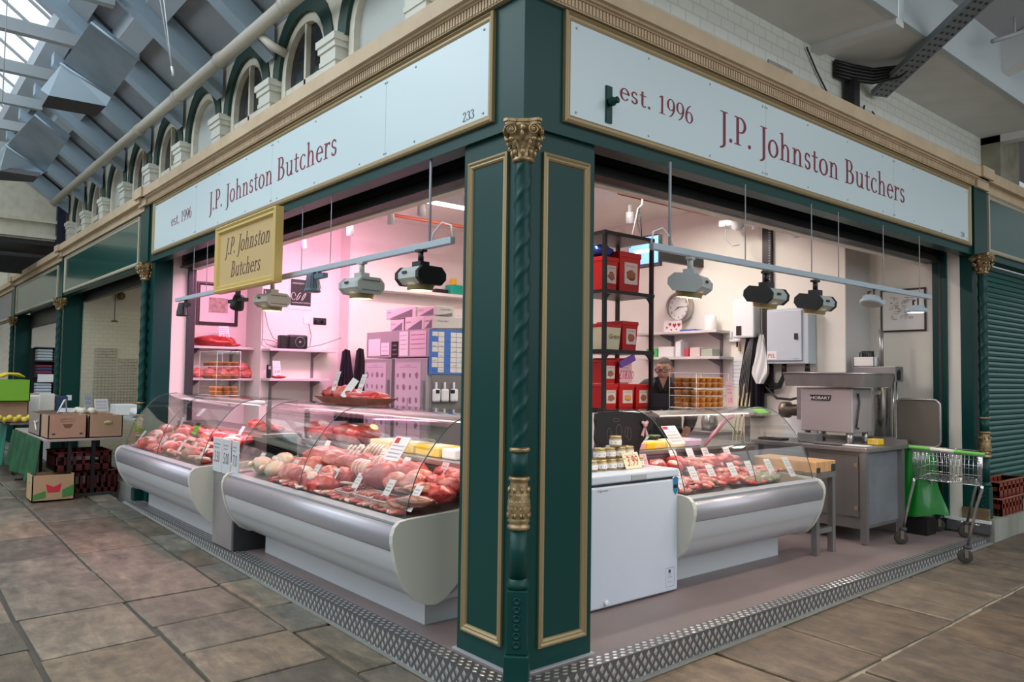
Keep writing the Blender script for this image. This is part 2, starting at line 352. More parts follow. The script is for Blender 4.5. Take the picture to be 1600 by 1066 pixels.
# tread plate kerb: L-shaped edge with raised lozenges
TREAD = mat('tread_plate', (.17, .17, .175), .45, .7, bump=.05, bscale=200); TREADL = mat('tread_lozenge', (.68, .68, .69), .28, .8)
t = thing('tread_plate_kerb', 'silver lozenge tread plate kerb edging the raised shop floor on both fronts', 'kerb', (0, 0, -.17))
b = MB(); b.prism([(-6.93, .0), (0, 0), (0, 6.06), (-.1, 6.06), (-.1, .1), (-6.93, .1)], -.2, .002); b.obj('plate', TREAD, t)
b = MB()
def lozenge(put, u, v, lu=.017, lv=.026):
    b._add([put(u-lu, v, 0), put(u, v-lv, 0), put(u+lu, v, 0), put(u, v+lv, 0), put(u-lu*.3, v, .0035), put(u+lu*.3, v, .0035)], [(0, 1, 4), (1, 5, 4), (1, 2, 5), (2, 3, 5), (3, 4, 5), (3, 0, 4)])
PT = .062
n = int(6.9/PT)
for i in range(n):
    u = -6.9+i*PT
    for r, v in enumerate((-.028, -.064, -.100, -.136)):
        lozenge(lambda a, c, d: (a, -d, c), u+(PT/2 if r % 2 else 0), v, .017, .025)
    for r, v in enumerate((.02, .052, .084)): lozenge(lambda a, c, d: (a, c, .002+d), u+(PT/2 if r % 2 else 0), v, .021, .014)
for i in range(int(6.0/PT)):
    u = .05+i*PT
    for r, v in enumerate((-.028, -.064, -.100, -.136)): lozenge(lambda a, c, d: (d, a, c), u+(PT/2 if r % 2 else 0), v, .017, .025)
    for r, v in enumerate((.02, .052, .084)): lozenge(lambda a, c, d: (-c, a, .002+d), u+(PT/2 if r % 2 else 0), v, .021, .014)
b.obj('lozenges', TREADL, t)
b = MB(); CEM = mat('pale_cement', (.19, .195, .18), .9, noise=(14, (.17, .17, .15), .4, .6))
b.grid(lambda u, v: (-7.1+7.13*u, -.025+.035*v, gz(-7.1+7.1*u, 0)+.006+.012*v), 20, 1); b.grid(lambda u, v: (.035-.045*v, -.025+6.1*u, gz(0, 6.1*u)+.006+.012*v), 20, 1); struct('trim_1', b, CEM)

# ------------------------------------------------------------------ facade: fascia, cornice
def Lplan(d0, d1, L=7.0, R=6.25): return [(-L, d0), (-d0, d0), (-d0, R), (-d1, R), (-d1, d1), (-L, d1)]
b = MB(); b.prism(Lplan(.12, .24), 2.785, 3.5); struct('trim_2', b, GREEN)
b = MB(); b.prism(Lplan(.03, .40, 7.0, 6.3), 3.56, 3.66); b.prism(Lplan(.055, .40, 7.0, 6.3), 3.545, 3.562); b.prism(Lplan(.075, .40, 7, 6.3), 3.535, 3.546); b.prism(Lplan(.088, .4, 7, 6.3), 3.475, 3.536)
for i in range(250):
    u = .12+i*.027
    if u < 6.95: b.box(-u-.015, .08, 3.482, -u, .09, 3.532)
    if u < 6.2: b.box(-.09, u, 3.482, -.08, u+.015, 3.532)
struct('trim_3', b, TAN)
# ledge behind the cornice, recess for the shutters
b = MB(); b.prism(Lplan(.24, .60, 7.0, 6.2), 3.2, 3.5); struct('trim_4', b, DARK)
MOULD = [(0, 0), (0, .022), (.012, .03), (.022, .018), (.034, .018), (.046, .012), (.05, 0)]
def signboard(name, label, putA, x0, x1, z0, z1, texts, small, sheets, group=None):
    p0 = putA(x0, z0, 0); p1 = putA(x1, z0, 0)
    t = thing(name, label, 'sign', ((p0[0]+p1[0])/2, (p0[1]+p1[1])/2, z0))
    bb = MB(); bb.prism([(x0+.03, z0+.03), (x1-.03, z0+.03), (x1-.03, z1-.03), (x0+.03, z1-.03)], 0, 1)
    bb.v = [putA(v[0], v[1], .004+.006*v[2]) for v in bb.v]; bb.obj('panel', SIGNW, t)
    bb = MB(); frame_rect(bb, x0, z0, x1, z1, MOULD, putA); bb.obj('frame', GOLD, t)
    for s, u, v, h, ln, m in texts: letters(s, lambda a, c, i: putA(u+a, v+c, .0115+.00004*i), h, ln, m, t)
    us = [u+du for u in sheets for du in (-.012, .012)]+[x0+.09+(x1-x0-.18)*k/(small-1) for k in range(small)]
    for u in us:
        for v in (z0+.07, z1-.075): bb = MB(); bb.sphere(putA(u, v, .011), .0075, 4); bb.obj('screw', ALU, t)
    for u in sheets:
        bb = MB(); bb.prism([(u-.0015, z0+.05), (u+.0015, z0+.05), (u+.0015, z1-.05), (u-.0015, z1-.05)], 0, 1)
        bb.v = [putA(v[0], v[1], .0101+.0006*v[2]) for v in bb.v]; bb.obj('sheet_joint', mat('joint_line', (.42, .52, .55), .5), t)
    return t
fA = lambda u, v, d: (u, .12-d, v)
fB = lambda u, v, d: (-.12+d, u, v)
signboard('shop_sign', 'long pale blue shop sign board with red lettering and number 233 on the left front', fA, -6.69, -.357, 2.853, 3.462,
    [('est. 1996', -6.02, 3.09, .115, .69, MAROON), ('J.P. Johnston Butchers', -4.81, 3.062, .185, 2.67, MAROON), ('233', -.635, 2.918, .052, .11, INK)], 10, (-5.2, -3.3, -1.48))
sB = signboard('shop_sign', 'long pale blue shop sign board with larger red est. 1996 on the right front', fB, .392, 5.985, 2.857, 3.467,
    [('est. 1996', .824, 3.088, .11, .69, MAROON), ('J.P. Johnston Butchers', 1.78, 3.06, .19, 2.74, MAROON), ('230', 5.745, 2.93, .045, .09, INK)], 10, (2.33, 4.3))
# iron hasp bracket fixed over the right sign
t = thing('hasp_bracket', 'dark green iron hasp plate with a knob fixed on the right sign board', 'bracket', (-.1, .735, 2.925))
b = MB(); b.prism([(.712, 2.925), (.76, 2.925), (.76, 3.135), (.712, 3.135)], -.109, -.1, 'x'); b.obj('back_plate', GREEN, t)
b = MB(); b.lathe([(.012, 0), (.024, .012), (.026, .03), (.016, .045), (.02, .06), (.0, .066)], 12, M=Matrix.Translation((-.1, .736, 3.04)) @ Matrix.Rotation(PI/2, 4, 'Y')); b.obj('knob', GREEN, t)

# ------------------------------------------------------------------ ornate columns
def volute(b, M, r=.03, turns=1.9, th=.006):
    pts = []; n = 26
    for i in range(n+1):
        a = 2*PI*turns*i/n; rr = r*(1-.8*i/n); pts.append(M @ Vector((rr*math.cos(a), .012*i/n, rr*math.sin(a))))
    b.tube(pts, [th*(1-.4*i/n) for i in range(n+1)], 6); b.sphere(M @ Vector((0, .012, 0)), .008, 4)
def column_parts(t, x, y, drop=0, detail=True, turn=0):
    """round engaged column: square base, plain drum, gilt acanthus sleeve, spiral shaft, gilt capital"""
    z = lambda v: v-drop
    TM = Matrix.Translation((x, y, 0)) @ Matrix.Rotation(turn, 4, 'Z')
    b = MB(); b.bbox(-.062, -.062, z(0), .062, .062, z(.14), .008, TM); b.bbox(-.052, -.052, z(.14), .052, .052, z(.45), .006, TM)
    if detail:
        for k in range(6):
            for dx, dy in ((0, -.053),):
                q = TM @ Matrix.Translation((dx, dy, z(.19+.042*k))) @ (Matrix.Rotation(PI/2, 4, 'X') if dy else Matrix.Rotation(PI/2, 4, 'Y'))
                b.lathe([(.018, -.002), (.020, .003), (.014, .006), (.012, .002)], 12, M=q)
    b.lathe([(.05, z(.45)), (.056, z(.46)), (.058, z(.47)), (.05, z(.485)), (.046, z(.50))], 20, (x, y, 0)); b.obj('base', GREEN, t)
    b = MB(); b.lathe([(.043, z(.49)), (.043, z(.745))], 20, (x, y, 0)); b.lathe([(.043, z(.985)), (.043, z(1.13))], 20, (x, y, 0)); b.obj('drum', GREEN, t)
    b = MB(); b.lathe([(.046, z(.738)), (.056, z(.745)), (.056, z(.757)), (.047, z(.765)), (.05, z(.775)), (.057, z(.782)), (.05, z(.79)), (.057, z(.81)), (.058, z(.85)), (.05, z(.92)), (.044, z(.965)), (.044, z(.978)), (.054, z(.982)), (.054, z(.994)), (.045, z(1.0))], 24, (x, y, 0))
    for k in range(8):
        a = PI/4*k+PI/8
        for s in (-1, 1):
            for j in range(4):
                aa = a+s*(.12+.05*j); r = .056-.006*j*.5; zz = z(.81+.032*j)
                b.sphere((x+r*math.cos(aa), y+r*math.sin(aa), zz), (.007, .007, .014), 4, k=6)
        b.sphere((x+.05*math.cos(a), y+.05*math.sin(a), z(.935)), (.011, .011, .016), 4, k=6)
    b.obj('acanthus_sleeve', ANTGOLD, t)
    b = MB(); b.lathe([(.045, z(1.12)), (.053, z(1.127)), (.053, z(1.137)), (.045, z(1.144))], 20, (x, y, 0)); b.obj('ring', ANTGOLD, t)
    b = MB(); b.smooth = True; nu, nv = 48, 220
    def sp(u, v):
        a = 2*PI*u; zz = 1.14+1.46*v; w = a-zz*23; r = .0405+.0055*abs(math.cos(w))**9
        return (x+r*math.cos(a), y+r*math.sin(a), z(zz))
    b.grid(sp, nu, nv if detail else 60); b.smooth = False; b.obj('spiral_shaft', GREEN, t)
    b = MB(); b.lathe([(.044, z(2.575)), (.056, z(2.582)), (.057, z(2.592)), (.046, z(2.602)), (.05, z(2.62)), (.058, z(2.67)), (.07, z(2.72)), (.082, z(2.75)), (.085, z(2.762))], 24, (x, y, 0))
    q = [(-.105, -.085), (-.085, -.105), (-.04, -.088), (.04, -.088), (.085, -.105), (.105, -.085), (.088, -.04), (.088, .04), (.105, .085), (.085, .105), (.04, .088), (-.04, .088), (-.085, .105), (-.105, .085), (-.088, .04), (-.088, -.04)]
    b.prism([(a*.92, c*.92) for a, c in q], z(2.768), z(2.782), M=TM); b.prism([(a*.85, c*.85) for a, c in q], z(2.755), z(2.77), M=TM)
    for k in range(4):
        R = TM @ Matrix.Rotation(k*PI/2, 4, 'Z')
        for s in (-1, 1): volute(b, R @ Matrix.Translation((s*.058, -.086, z(2.724))) @ Matrix.Scale(-s, 4, (1, 0, 0)) @ Matrix.Rotation(PI, 4, 'Z'))
        b.sphere(R @ Vector((0, -.088, z(2.735))), (.02, .012, .018), 5); b.sphere(R @ Vector((0, -.09, z(2.705))), (.01, .012, .02), 4)
        for s in (-.035, .035): b.sphere(R @ Vector((s*1.6, -.078, z(2.68))), (.016, .014, .012), 4); b.sphere(R @ Vector((s*1.1, -.074, z(2.665))), (.012, .01, .02), 4)
    for k in range(8):
        a = PI/4*k; b.sphere((x+.055*math.cos(a), y+.055*math.sin(a), z(2.625)), (.013, .013, .022), 4); b.sphere((x+.062*math.cos(a), y+.062*math.sin(a), z(2.643)), (.009, .009, .008), 4)
    b.obj('capital', ANTGOLD, t)
t = thing('corner_column', 'green spiral column with gilt capital and gilt leaf sleeve on the shop corner', 'column', (-.105, .11, .0)); column_parts(t, -.105, .11, turn=PI/4)
# corner pillar with two gilt-framed panels
t = thing('corner_pillar', 'broad dark green corner pillar with gold framed panels between the two shop fronts', 'pillar', (-.4, .4, 0))
b = MB(); b.prism([(-.66, .15), (-.17, .15), (-.15, .17), (-.15, .672), (-.66, .672)], 0, 2.80); b.obj('pillar_body', GREEN, t)
PM = [(0, 0), (.0, .014), (.012, .02), (.022, .012), (.03, .014), (.038, .008), (.042, 0)]
b = MB(); frame_rect(b, -.615, .113, -.268, 2.682, PM, lambda u, v, d: (u, .15-d, v)); b.obj('panel_frame', GOLD, t)
b = MB(); frame_rect(b, .28, .108, .628, 2.678, PM, lambda u, v, d: (-.15+d, u, v)); b.obj('panel_frame', GOLD, t)
b = MB(); b.prism([(-.68, .13), (-.13, .13), (-.13, .69), (-.16, .69), (-.16, .16), (-.68, .16)], -.001, .006); b.obj('skirting_strip', GREYP, t)
# end reveals: green, white boarding, shutter guides
b = MB(); b.box(-7.15, .155, -.05, -6.75, .36, 2.80); struct('wall_left_pier', b, GREEN)
b = MB(); b.box(-7.1, .36, .0, -6.752, .53, 2.95); struct('trim_5', b, WALLW)
b = MB(); b.box(-7.0, .53, 0, -6.70, .58, 2.95); b.box(-7.0, .58, 0, -6.72, .62, 2.95); struct('trim_6', b, DARK)
b = MB(); b.box(-.26, 6.12, -.05, -.15, 6.5, 2.80); struct('wall_right_pier', b, GREEN)
b = MB(); b.box(-.38, 6.122, .13, -.26, 6.5, 2.95); struct('trim_7', b, WALLW)
b = MB(); b.box(-.44, 6.09, 0, -.38, 6.4, 2.95); b.box(-.52, 6.10, 0, -.45, 6.4, 2.95); struct('trim_8', b, [GREEN])
b = MB(); b.box(-.455, 6.085, 0, -.43, 6.3, 2.95); struct('trim_9', b, DARK)
t = thing('spiral_column', 'green spiral column with gilt capital beside the closed roller shutter on the right', 'column', (-.08, 6.2, .02))
column_parts(t, -.08, 6.2, -.02)
t = thing('spiral_column', 'green spiral column with gilt capital at the far left end of the butcher shop front', 'column', (-6.95, .11, 0)); column_parts(t, -6.95, .11, 0, False)
# rolled-up shutters above both openings
b = MB()
for k in range(5): b.box(-6.7, .44, 2.745+.075*k, -.5, .50, 2.81+.075*k)
b.box(-6.7, .42, 2.735, -.5, .52, 2.75)
tag(b.obj('roller_shutter', BLACK), 'black rolled up shutter above the left shop opening', 'shutter')
b = MB()
for k in range(5): b.box(-.50, .53, 2.745+.075*k, -.44, 6.1, 2.81+.075*k)
b.box(-.52, .53, 2.735, -.42, 6.1, 2.75)
tag(b.obj('roller_shutter', BLACK), 'black rolled up shutter above the right shop opening', 'shutter')
b = MB(); b.box(-6.7, .56, 2.73, -.6, .64, 3.0); b.box(-.64, .64, 2.73, -.56, 6.1, 3.0); struct('trim_10', b, WALLW)

# ------------------------------------------------------------------ shop interior
b = MB(); b.box(-7.2, .6, 0, -7.1, 1.39, 3.7); b.box(-7.2, 1.39, 0, -6.6, 2.46, 3.7); b.box(-7.2, 2.46, 0, -6.335, 5.7, 3.7); struct('wall_left', b, WALLW)
b = MB(); b.box(-6.4, 5.6, 0, -1.2, 6.5, 3.7); struct('wall_back', b, WALLW)
b = MB(); b.box(-1.201, 5.59, 0, -1.19, 6.14, 3.7); struct('wall_shaded_side', b, WALLGREY)  # same wall, the shade on this side put into a greyer colour
b = MB(); b.box(-1.2, 6.13, 0, -.45, 6.5, 3.7); struct('wall_right', b, WALLW)
b = MB(); b.box(-7.2, .5, 3.62, -.45, 6.5, 3.7); struct('ceiling', b, WALLW)
b = MB(); b.box(-7.0, .24, 3.2, -.3, .6, 3.25); struct('ceiling_front', b, DARK)
# ------------------------------------------------------------------ upper storey over the left front
GLZ = mat('dark_window_glass', (.012, .016, .02), .08, spec=.6)
PALE = mat('pale_blank_panel', (.50, .53, .50), .6)
def arch_pts(cx, r, z, n=14): return [(cx+r*math.cos(PI*i/n), z+r*math.sin(PI*i/n)) for i in range(n+1)]
PIER = [-.33-1.325*k for k in range(11)]
SPR = 4.27
b = MB()   # wall with arched openings: spandrels, piers
for k in range(len(PIER)-1):
    cx = (PIER[k]+PIER[k+1])/2; a = arch_pts(cx, .53, SPR)
    top = 5.6; pts = [(cx+.6625, SPR), (cx+.50, SPR)]
    for i in range(len(a)-1):
        (x0, z0), (x1, z1) = a[i], a[i+1]
        b.prism([(x0, z0), (x1, z1), (x1, top), (x0, top)], .5, .8, 'y')
    for s in (-1, 1): b.prism([(cx+s*.53, 3.4), (cx+s*.6625, 3.4), (cx+s*.6625, top), (cx+s*.53, top)], .5, .8, 'y')
struct('wall_upper_left', b, CREAM)
b = MB(); b.box(-22, .5, 3.4, PIER[-1], .8, 5.6); struct('wall_upper_far', b, CREAM)
for k in range(len(PIER)-1):
    cx = (PIER[k]+PIER[k+1])/2; pale = k in (0, 1, 4, 7)
    b = MB()   # green archivolt
    o = arch_pts(cx, .625, SPR); i_ = arch_pts(cx, .475, SPR)
    for j in range(len(o)-1): b.prism([i_[j], i_[j+1], o[j+1], o[j]], .485, .70, 'y')
    struct('trim_arch', b, DKGREEN)
    b = MB(); o = arch_pts(cx, .48, SPR); i_ = arch_pts(cx, .395, SPR)
    for j in range(len(o)-1): b.prism([i_[j], i_[j+1], o[j+1], o[j]], .52, .62, 'y')
    for s in (-1, 1): b.box(cx+s*.4375-.0425, .52, 3.5, cx+s*.4375+.0425, .62, SPR)
    if not pale: b.box(cx-.018, .53, 3.5, cx+.018, .60, SPR+.4); b.box(cx-.42, .53, SPR-.20, cx+.42, .61, SPR-.12)
    wf = struct('window_%d' % (k+1), b, CREAM)
    b = MB(); g = arch_pts(cx, .42, SPR); b.prism([(cx+.42, 3.5)]+g+[(cx-.42, 3.5)], .575, .595, 'y')
    p = b.obj('pane', PALE if pale else GLZ, wf)
    if pale:
        b = MB(); b.box(cx-.25, .565, 3.72, cx+.25, .578, 3.735); b.box(cx-.25, .565, 4.1, cx+.25, .578, 4.115); b.box(cx-.25, .565, 3.72, cx-.235, .578, 4.115); b.obj('panel_moulding', CREAM, wf)
for k, px in enumerate(PIER):
    b = MB(); b.box(px-.13, .43, 3.5, px+.13, .54, 4.06); b.box(px-.145, .42, 4.06, px+.145, .54, 4.10); b.box(px-.135, .425, 4.10, px+.135, .54, 4.17); b.box(px-.155, .41, 4.17, px+.155, .54, 4.22); b.box(px-.17, .395, 4.22, px+.17, .54, 4.28)
    struct('trim_pier', b, mat('pier_white', (.68, .68, .60), .6))
# pipes under the eaves
PIPE = mat('cream_pipe', (.58, .55, .46), .5)
b = MB(); b.cyl((-2.2, .24, 4.66), (-14, .24, 4.70), .062, 12)
for x in (-3.4, -5.0, -6.4, -8.0): b.cyl((x-.05, .24, 4.67), (x+.05, .24, 4.67), .075, 12)
tag(b.obj('drain_pipe', PIPE), 'long cream drain pipe running below the eaves over the arched windows', 'pipe')
b = MB(); b.tube([(-4.47, .31, 4.95), (-4.43, .31, 4.87), (-4.34, .31, 4.79), (-4.1, .31, 4.63), (-3.86, .31, 4.46), (-3.84, .44, 4.42)], .04, 10)
tag(b.obj('waste_pipe', PIPE), 'bent cream waste pipe with elbow above the second arched window', 'pipe')
# rafters and roof boards rising over the lane
for k in range(8):
    x = -4.27-1.37*k
    b = MB(); sl = .75; y0, y1 = .46, (-1.7 if k < 3 else -.72)
    b.prism([(y0, 4.50), (y0, 4.80), (y1, 4.80+sl*(y0-y1)), (y1, 4.50+sl*(y0-y1))], x-.09, x+.09, 'x'); o = struct('trim_rafter', b, BEAMG)
    if k >= 1:
        b = MB(); b.box(x-.05, -3.6, 5.17, x+.05, -.62, 5.31); b.prism([(-3.2, 5.3), (-3.34, 5.3), (-1.60, 6.15), (-1.48, 6.1)], x-.04, x+.04, 'x'); struct('trim_truss', b, mat('truss_grey', (.42, .47, .50), .6))
b = MB()
def roofbit(x0, x1, ya, yb, dz=0): b.prism([(ya, 4.83+.75*(.5-ya)+dz), (yb, 4.83+.75*(.5-yb)+dz), (yb, 4.87+.75*(.5-yb)+dz), (ya, 4.87+.75*(.5-ya)+dz)], x0, x1, 'x')
roofbit(-7.9, -1.0, .6, -1.7); roofbit(-16, -7.9, .6, -.65); struct('ceiling_lane_roof', b, ROOFG)
b = MB()
for yy, xx in ((-.15, -16), (-.62, -16)):
    b.prism([(yy, 4.62+.75*(.5-yy)), (yy-.2, 4.62+.75*(.7-yy)), (yy-.2, 4.83+.75*(.7-yy)), (yy, 4.83+.75*(.5-yy))], xx, -1.5, 'x')
struct('trim_purlin', b, mat('purlin_grey', (.36, .41, .45), .6))
b = MB()
for k in range(14): x = -8.1-.6*k; b.prism([(-.6, 4.86+.75*1.1), (-4.2, 4.86+.75*4.7), (-4.2, 4.9+.75*4.7), (-.6, 4.9+.75*1.1)], x-.012, x+.012, 'x')
struct('trim_glazing_bar', b, mat('glazing_bar', (.3, .33, .35), .5))
# galvanised air ducts hung under the roof
GALV = mat('galvanised_steel', (.30, .38, .44), .42, .45, noise=(3, (.22, .29, .34), .4, .7))
def duct(label, p, q, dark):
    """p: four corners of the sloping belly, q: four corners of the down-turned end"""
    c = [Vector(v) for v in p]; t = thing('air_duct', label, 'duct', sum(c, Vector())/4)
    up = Vector((-.34, .09, .17))
    b = MB(); v = [x for x in c]+[x+up for x in c]
    b._add(v, [(0, 1, 2, 3), (4, 7, 6, 5), (0, 4, 5, 1), (1, 5, 6, 2), (2, 6, 7, 3), (3, 7, 4, 0)]); b.obj('duct_body', GALV, t)
    d = [Vector(x) for x in q]
    b = MB(); v = [c[3], c[2], d[1], d[0], d[3], d[4], c[3]+up, c[2]+up]
    b._add(v, [(0, 1, 2, 3), (0, 3, 4, 5), (0, 5, 6), (1, 7, 2), (0, 6, 7, 1)]); b.obj('duct_elbow', mat('galvanised_lit', (.40, .50, .57), .4, .4), t)  # lighter copy of the duct metal, the light on it put into the colour
    b = MB(); v = [d[0], d[1], d[2], d[3]]; b._add(v+[x+Vector((0, .02, .06)) for x in v], [(0, 1, 2, 3), (4, 7, 6, 5), (0, 4, 5, 1), (1, 5, 6, 2), (2, 6, 7, 3), (3, 7, 4, 0)]); b.obj('duct_mouth', DARK, t)  # dark slab stands for the shade inside the open mouth
    b = MB(); b.tube([c[0]+Vector((.01, 0, -.005)), c[1]+Vector((.01, 0, -.005))], .014, 6); b.obj('flange', GALV, t); b = MB(); b.tube([c[3]+Vector((0, -.02, -.012)), c[2]+Vector((0, .02, -.012))], .018, 6); b.obj('flange', GALV, t)
duct('nearer galvanised air duct with dark open mouth hung below the roof', [(-4.531, -1.029, 4.5), (-4.393, -.671, 4.23), (-5.473, -.641, 4.209), (-5.71, -1.038, 4.506)],
     [(-6.0, -1.102, 4.245), (-5.55, -.673, 4.119), (-5.9, -.691, 4.10), (-6.35, -1.108, 4.219), (-6.1, -1.161, 4.317)], 0)
duct('farther galvanised air duct with dark open mouth hung below the roof', [(-7.581, -.999, 4.477), (-7.549, -.661, 4.223), (-9.233, -.619, 4.192), (-9.393, -1.053, 4.517)],
     [(-9.9, -1.064, 4.259), (-9.0, -.732, 4.065), (-9.5, -.719, 4.084), (-10.4, -1.083, 4.225), (-10.2, -1.152, 4.458)], 0)
def wire(label, a, b_, r=.004, name='hanging_wire'):
    m = MB(); m.tube([a, b_], r, 5); return tag(m.obj(name, GREYP), label, 'wire')
t = thing('suspension_wire', 'thin white V of suspension wires ending in a small hook below the roof boards', 'wire', (-4.2, -.45, 4.14))
b = MB(); b.tube([(-4.2, -.45, 4.16), (-3.86, -.78, 5.2)], .005, 5); b.obj('wire', WHITEP, t)
b = MB(); b.tube([(-4.2, -.45, 4.16), (-4.5, -.50, 5.2)], .005, 5); b.obj('wire', WHITEP, t)
b = MB(); b.tube([(-4.2, -.45, 4.17), (-4.19, -.44, 4.11), (-4.2, -.44, 4.09)], .012, 6); b.obj('hook', WHITEP, t)
wire('thin vertical wire hanging left of the nearer air duct', (-4.9, -1.6, 3.75), (-4.9, -1.6, 6), name='hanging_wire')
# far cross building: cream lintel, dark underside, windows
b = MB(); b.box(-14.3, -6, 4.30, -14, .42, 5.3); b.box(-14.0, -6, 4.28, -13.9, .42, 4.34); b.box(-14.0, -6, 3.98, -13.9, .42, 4.05); b.box(-14.2, -6, 3.95, -14.02, .42, 4.3); struct('wall_far_gable', b, CREAM)
b = MB(); b.box(-15.5, -6, 3.86, -14.0, .5, 3.94); b.box(-14.1, -6, 3.62, -14.0, .5, 3.68); b.box(-16, -6, 3.5, -15.9, .5, 3.95); struct('trim_far_beam', b, DARK)
b = MB(); b.box(-14.05, .30, 2.8, -13.85, .44, 5.2); tag(b.obj('downpipe', mat('navy', (.01, .012, .04), .5)), 'dark blue downpipe in the far corner below the roof', 'pipe')
b = MB(); b.box(-24.3, -8, -.5, -24, 4, 9); struct('wall_far', b, CREAM)
b = MB(); b.box(-24, .75, 5.3, -23.94, 2.3, 5.42); b.box(-24, .8, 4.5, -23.94, 2.3, 4.56)
for yy in (.78, 1.38, 2.0): b.box(-24, yy, 4.5, -23.94, yy+.07, 5.35)
wf = struct('window_far', b, WHITEP); b = MB(); b.box(-23.99, .8, 4.55, -23.97, 2.2, 5.32); b.obj('pane', mat('slate_glass', (.05, .06, .08), .2), wf)
b = MB(); b.box(-22, -.2, 3, -21.8, .25, 5.3); tag(b.obj('iron_post', mat('teal_paint', (.05, .25, .26), .5)), 'teal painted iron post far away at the left edge', 'post')

# ------------------------------------------------------------------ the next stalls along the left front
def bay(xr, xl, dz, name):
    b = MB(); b.box(xl, .12, 2.80+dz, xr, .24, 3.47+dz); struct('trim_fascia', b, GREEN)
    b = MB(); b.box(xl, .03, 3.55+dz, xr, .4, 3.655+dz); b.box(xl, .09, 3.46+dz, xr, .4, 3.55+dz); struct('trim_cornice', b, TAN)
bay(-7.05, -12.05, -.04, 'b'); bay(-12.05, -17.4, -.10, 'c'); bay(-17.4, -24, -.16, 'd')
b = MB(); b.box(-7.2, .10, 2.8, -6.86, .24, 3.47); struct('trim_pier_block', b, [GREEN])
b = MB(); b.box(-7.2, .005, 3.56, -6.88, .4, 3.665); b.box(-7.2, .06, 3.47, -6.88, .4, 3.56); struct('trim_pier_cornice', b, TAN)
GPAN = mat('green_gloss_panel', (.008, .075, .062), .22, coat=.3)
for i, (x0, x1, dz, lb, m) in enumerate(((-11.82, -7.27, -.07, 'blank green fascia panel in a pale frame next to the shop sign', GPAN), (-17.1, -12.4, -.14, 'second blank green fascia panel, reflecting lamps, further down the lane', GPAN), (-23, -17.8, -.2, 'farthest grey fascia panel at the left edge', mat('grey_sign', (.24, .25, .25), .5)))):
    t = thing('fascia_panel', lb, 'sign', (x0, .12, 2.8+dz))
    bb = MB(); bb.box(x0+.04, .112, 2.89+dz, x1-.04, .12, 3.43+dz); bb.obj('panel', m, t)
    bb = MB(); frame_rect(bb, x0, 2.86+dz, x1, 3.46+dz, MOULD, fA); bb.obj('frame', mat('pale_gold', (.46, .42, .31), .5), t)
for i, (x, dz, lb) in enumerate(((-12.1, .05, 'second spiral column down the lane, between the empty stall and the clothes stall'), (-17.45, .10, 'farthest spiral column at the left edge of the lane'))):
    t = thing('spiral_column', lb, 'column', (x, .10, .05)); column_parts(t, x, .10, dz, False)
    b = MB(); b.box(x-.25, .16, 0, x+.02, .45, 2.85-dz); struct('wall_pier', b, GREEN)
    b = MB(); b.box(x-.16, .1, 2.8-dz, x+.16, .24, 3.47-dz); struct('trim_pier_block', b, GREEN)
    b = MB(); b.box(x-.16, .005, 3.56-dz, x+.16, .4, 3.665-dz); b.box(x-.16, .06, 3.47-dz, x+.16, .4, 3.56-dz); struct('trim_pier_cornice', b, TAN)
# empty stall: glazed cream brick side wall
def brickmat(name, c1, c2, mort, sc, rough=.5):
    m = bpy.data.materials.new(name); m.use_nodes = True; nt = m.node_tree; bs = nt.nodes['Principled BSDF']; bs.inputs['Roughness'].default_value = rough
    tc = nt.nodes.new('ShaderNodeTexCoord'); mp = nt.nodes.new('ShaderNodeMapping'); mp.inputs['Rotation'].default_value = (0, -PI/2, -PI/2)
    sx = nt.nodes.new('ShaderNodeSeparateXYZ'); cx = nt.nodes.new('ShaderNodeCombineXYZ')
    br = nt.nodes.new('ShaderNodeTexBrick'); br.inputs['Scale'].default_value = sc; br.inputs['Color1'].default_value = (*c1, 1); br.inputs['Color2'].default_value = (*c2, 1); br.inputs['Mortar'].default_value = (*mort, 1); br.inputs['Mortar Size'].default_value = .018
    L = nt.links.new; L(tc.outputs['Object'], sx.inputs[0]); L(sx.outputs['Y'], cx.inputs['X']); L(sx.outputs['Z'], cx.inputs['Y']); L(cx.outputs[0], br.inputs['Vector']); L(br.outputs['Color'], bs.inputs['Base Color'])
    bp = nt.nodes.new('ShaderNodeBump'); bp.inputs['Strength'].default_value = .4; bp.inputs['Distance'].default_value = .006; bp.invert = True; L(br.outputs['Fac'], bp.inputs['Height']); L(bp.outputs[0], bs.inputs['Normal'])
    return m
CBRICK = brickmat('cream_glazed_brick', (.50, .47, .36), (.48, .45, .345), (.43, .40, .31), 3.6)
b = MB(); b.box(-12.1, .45, 0, -12.0, 4, 2.57); struct('wall_stall_side', b, CBRICK)
b = MB(); b.box(-12.1, .45, 2.57, -12.0, 4, 3.4); struct('wall_stall_upper', b, mat('beige_wall', (.46, .42, .35), .6))
b = MB(); b.box(-12.1, 3.9, 0, -7.2, 4, 3.4); struct('wall_stall_back', b, CREAM)
b = MB(); b.box(-12.1, .24, 3.3, -7.2, 4, 3.4); struct('ceiling_stall', b, CREAM)
b = MB(); b.box(-12.0, .42, 2.68, -7.15, .5, 3.2); tag(b.obj('roller_shutter', BLACK), 'black rolled up shutter over the empty neighbouring stall', 'shutter')
b = MB(); b.box(-12.05, .16, -.3, -7.02, 4, .09); struct('floor_stall_plinth', b, mat('concrete', (.26, .26, .24), .9, noise=(3, (.18, .18, .165), .4, .7)))
area('stall_light', (-9.6, 2.0, 3.2), 1.2, 32, (1, .95, .85))
WIREM = mat('grey_wire', (.30, .28, .23), .5)
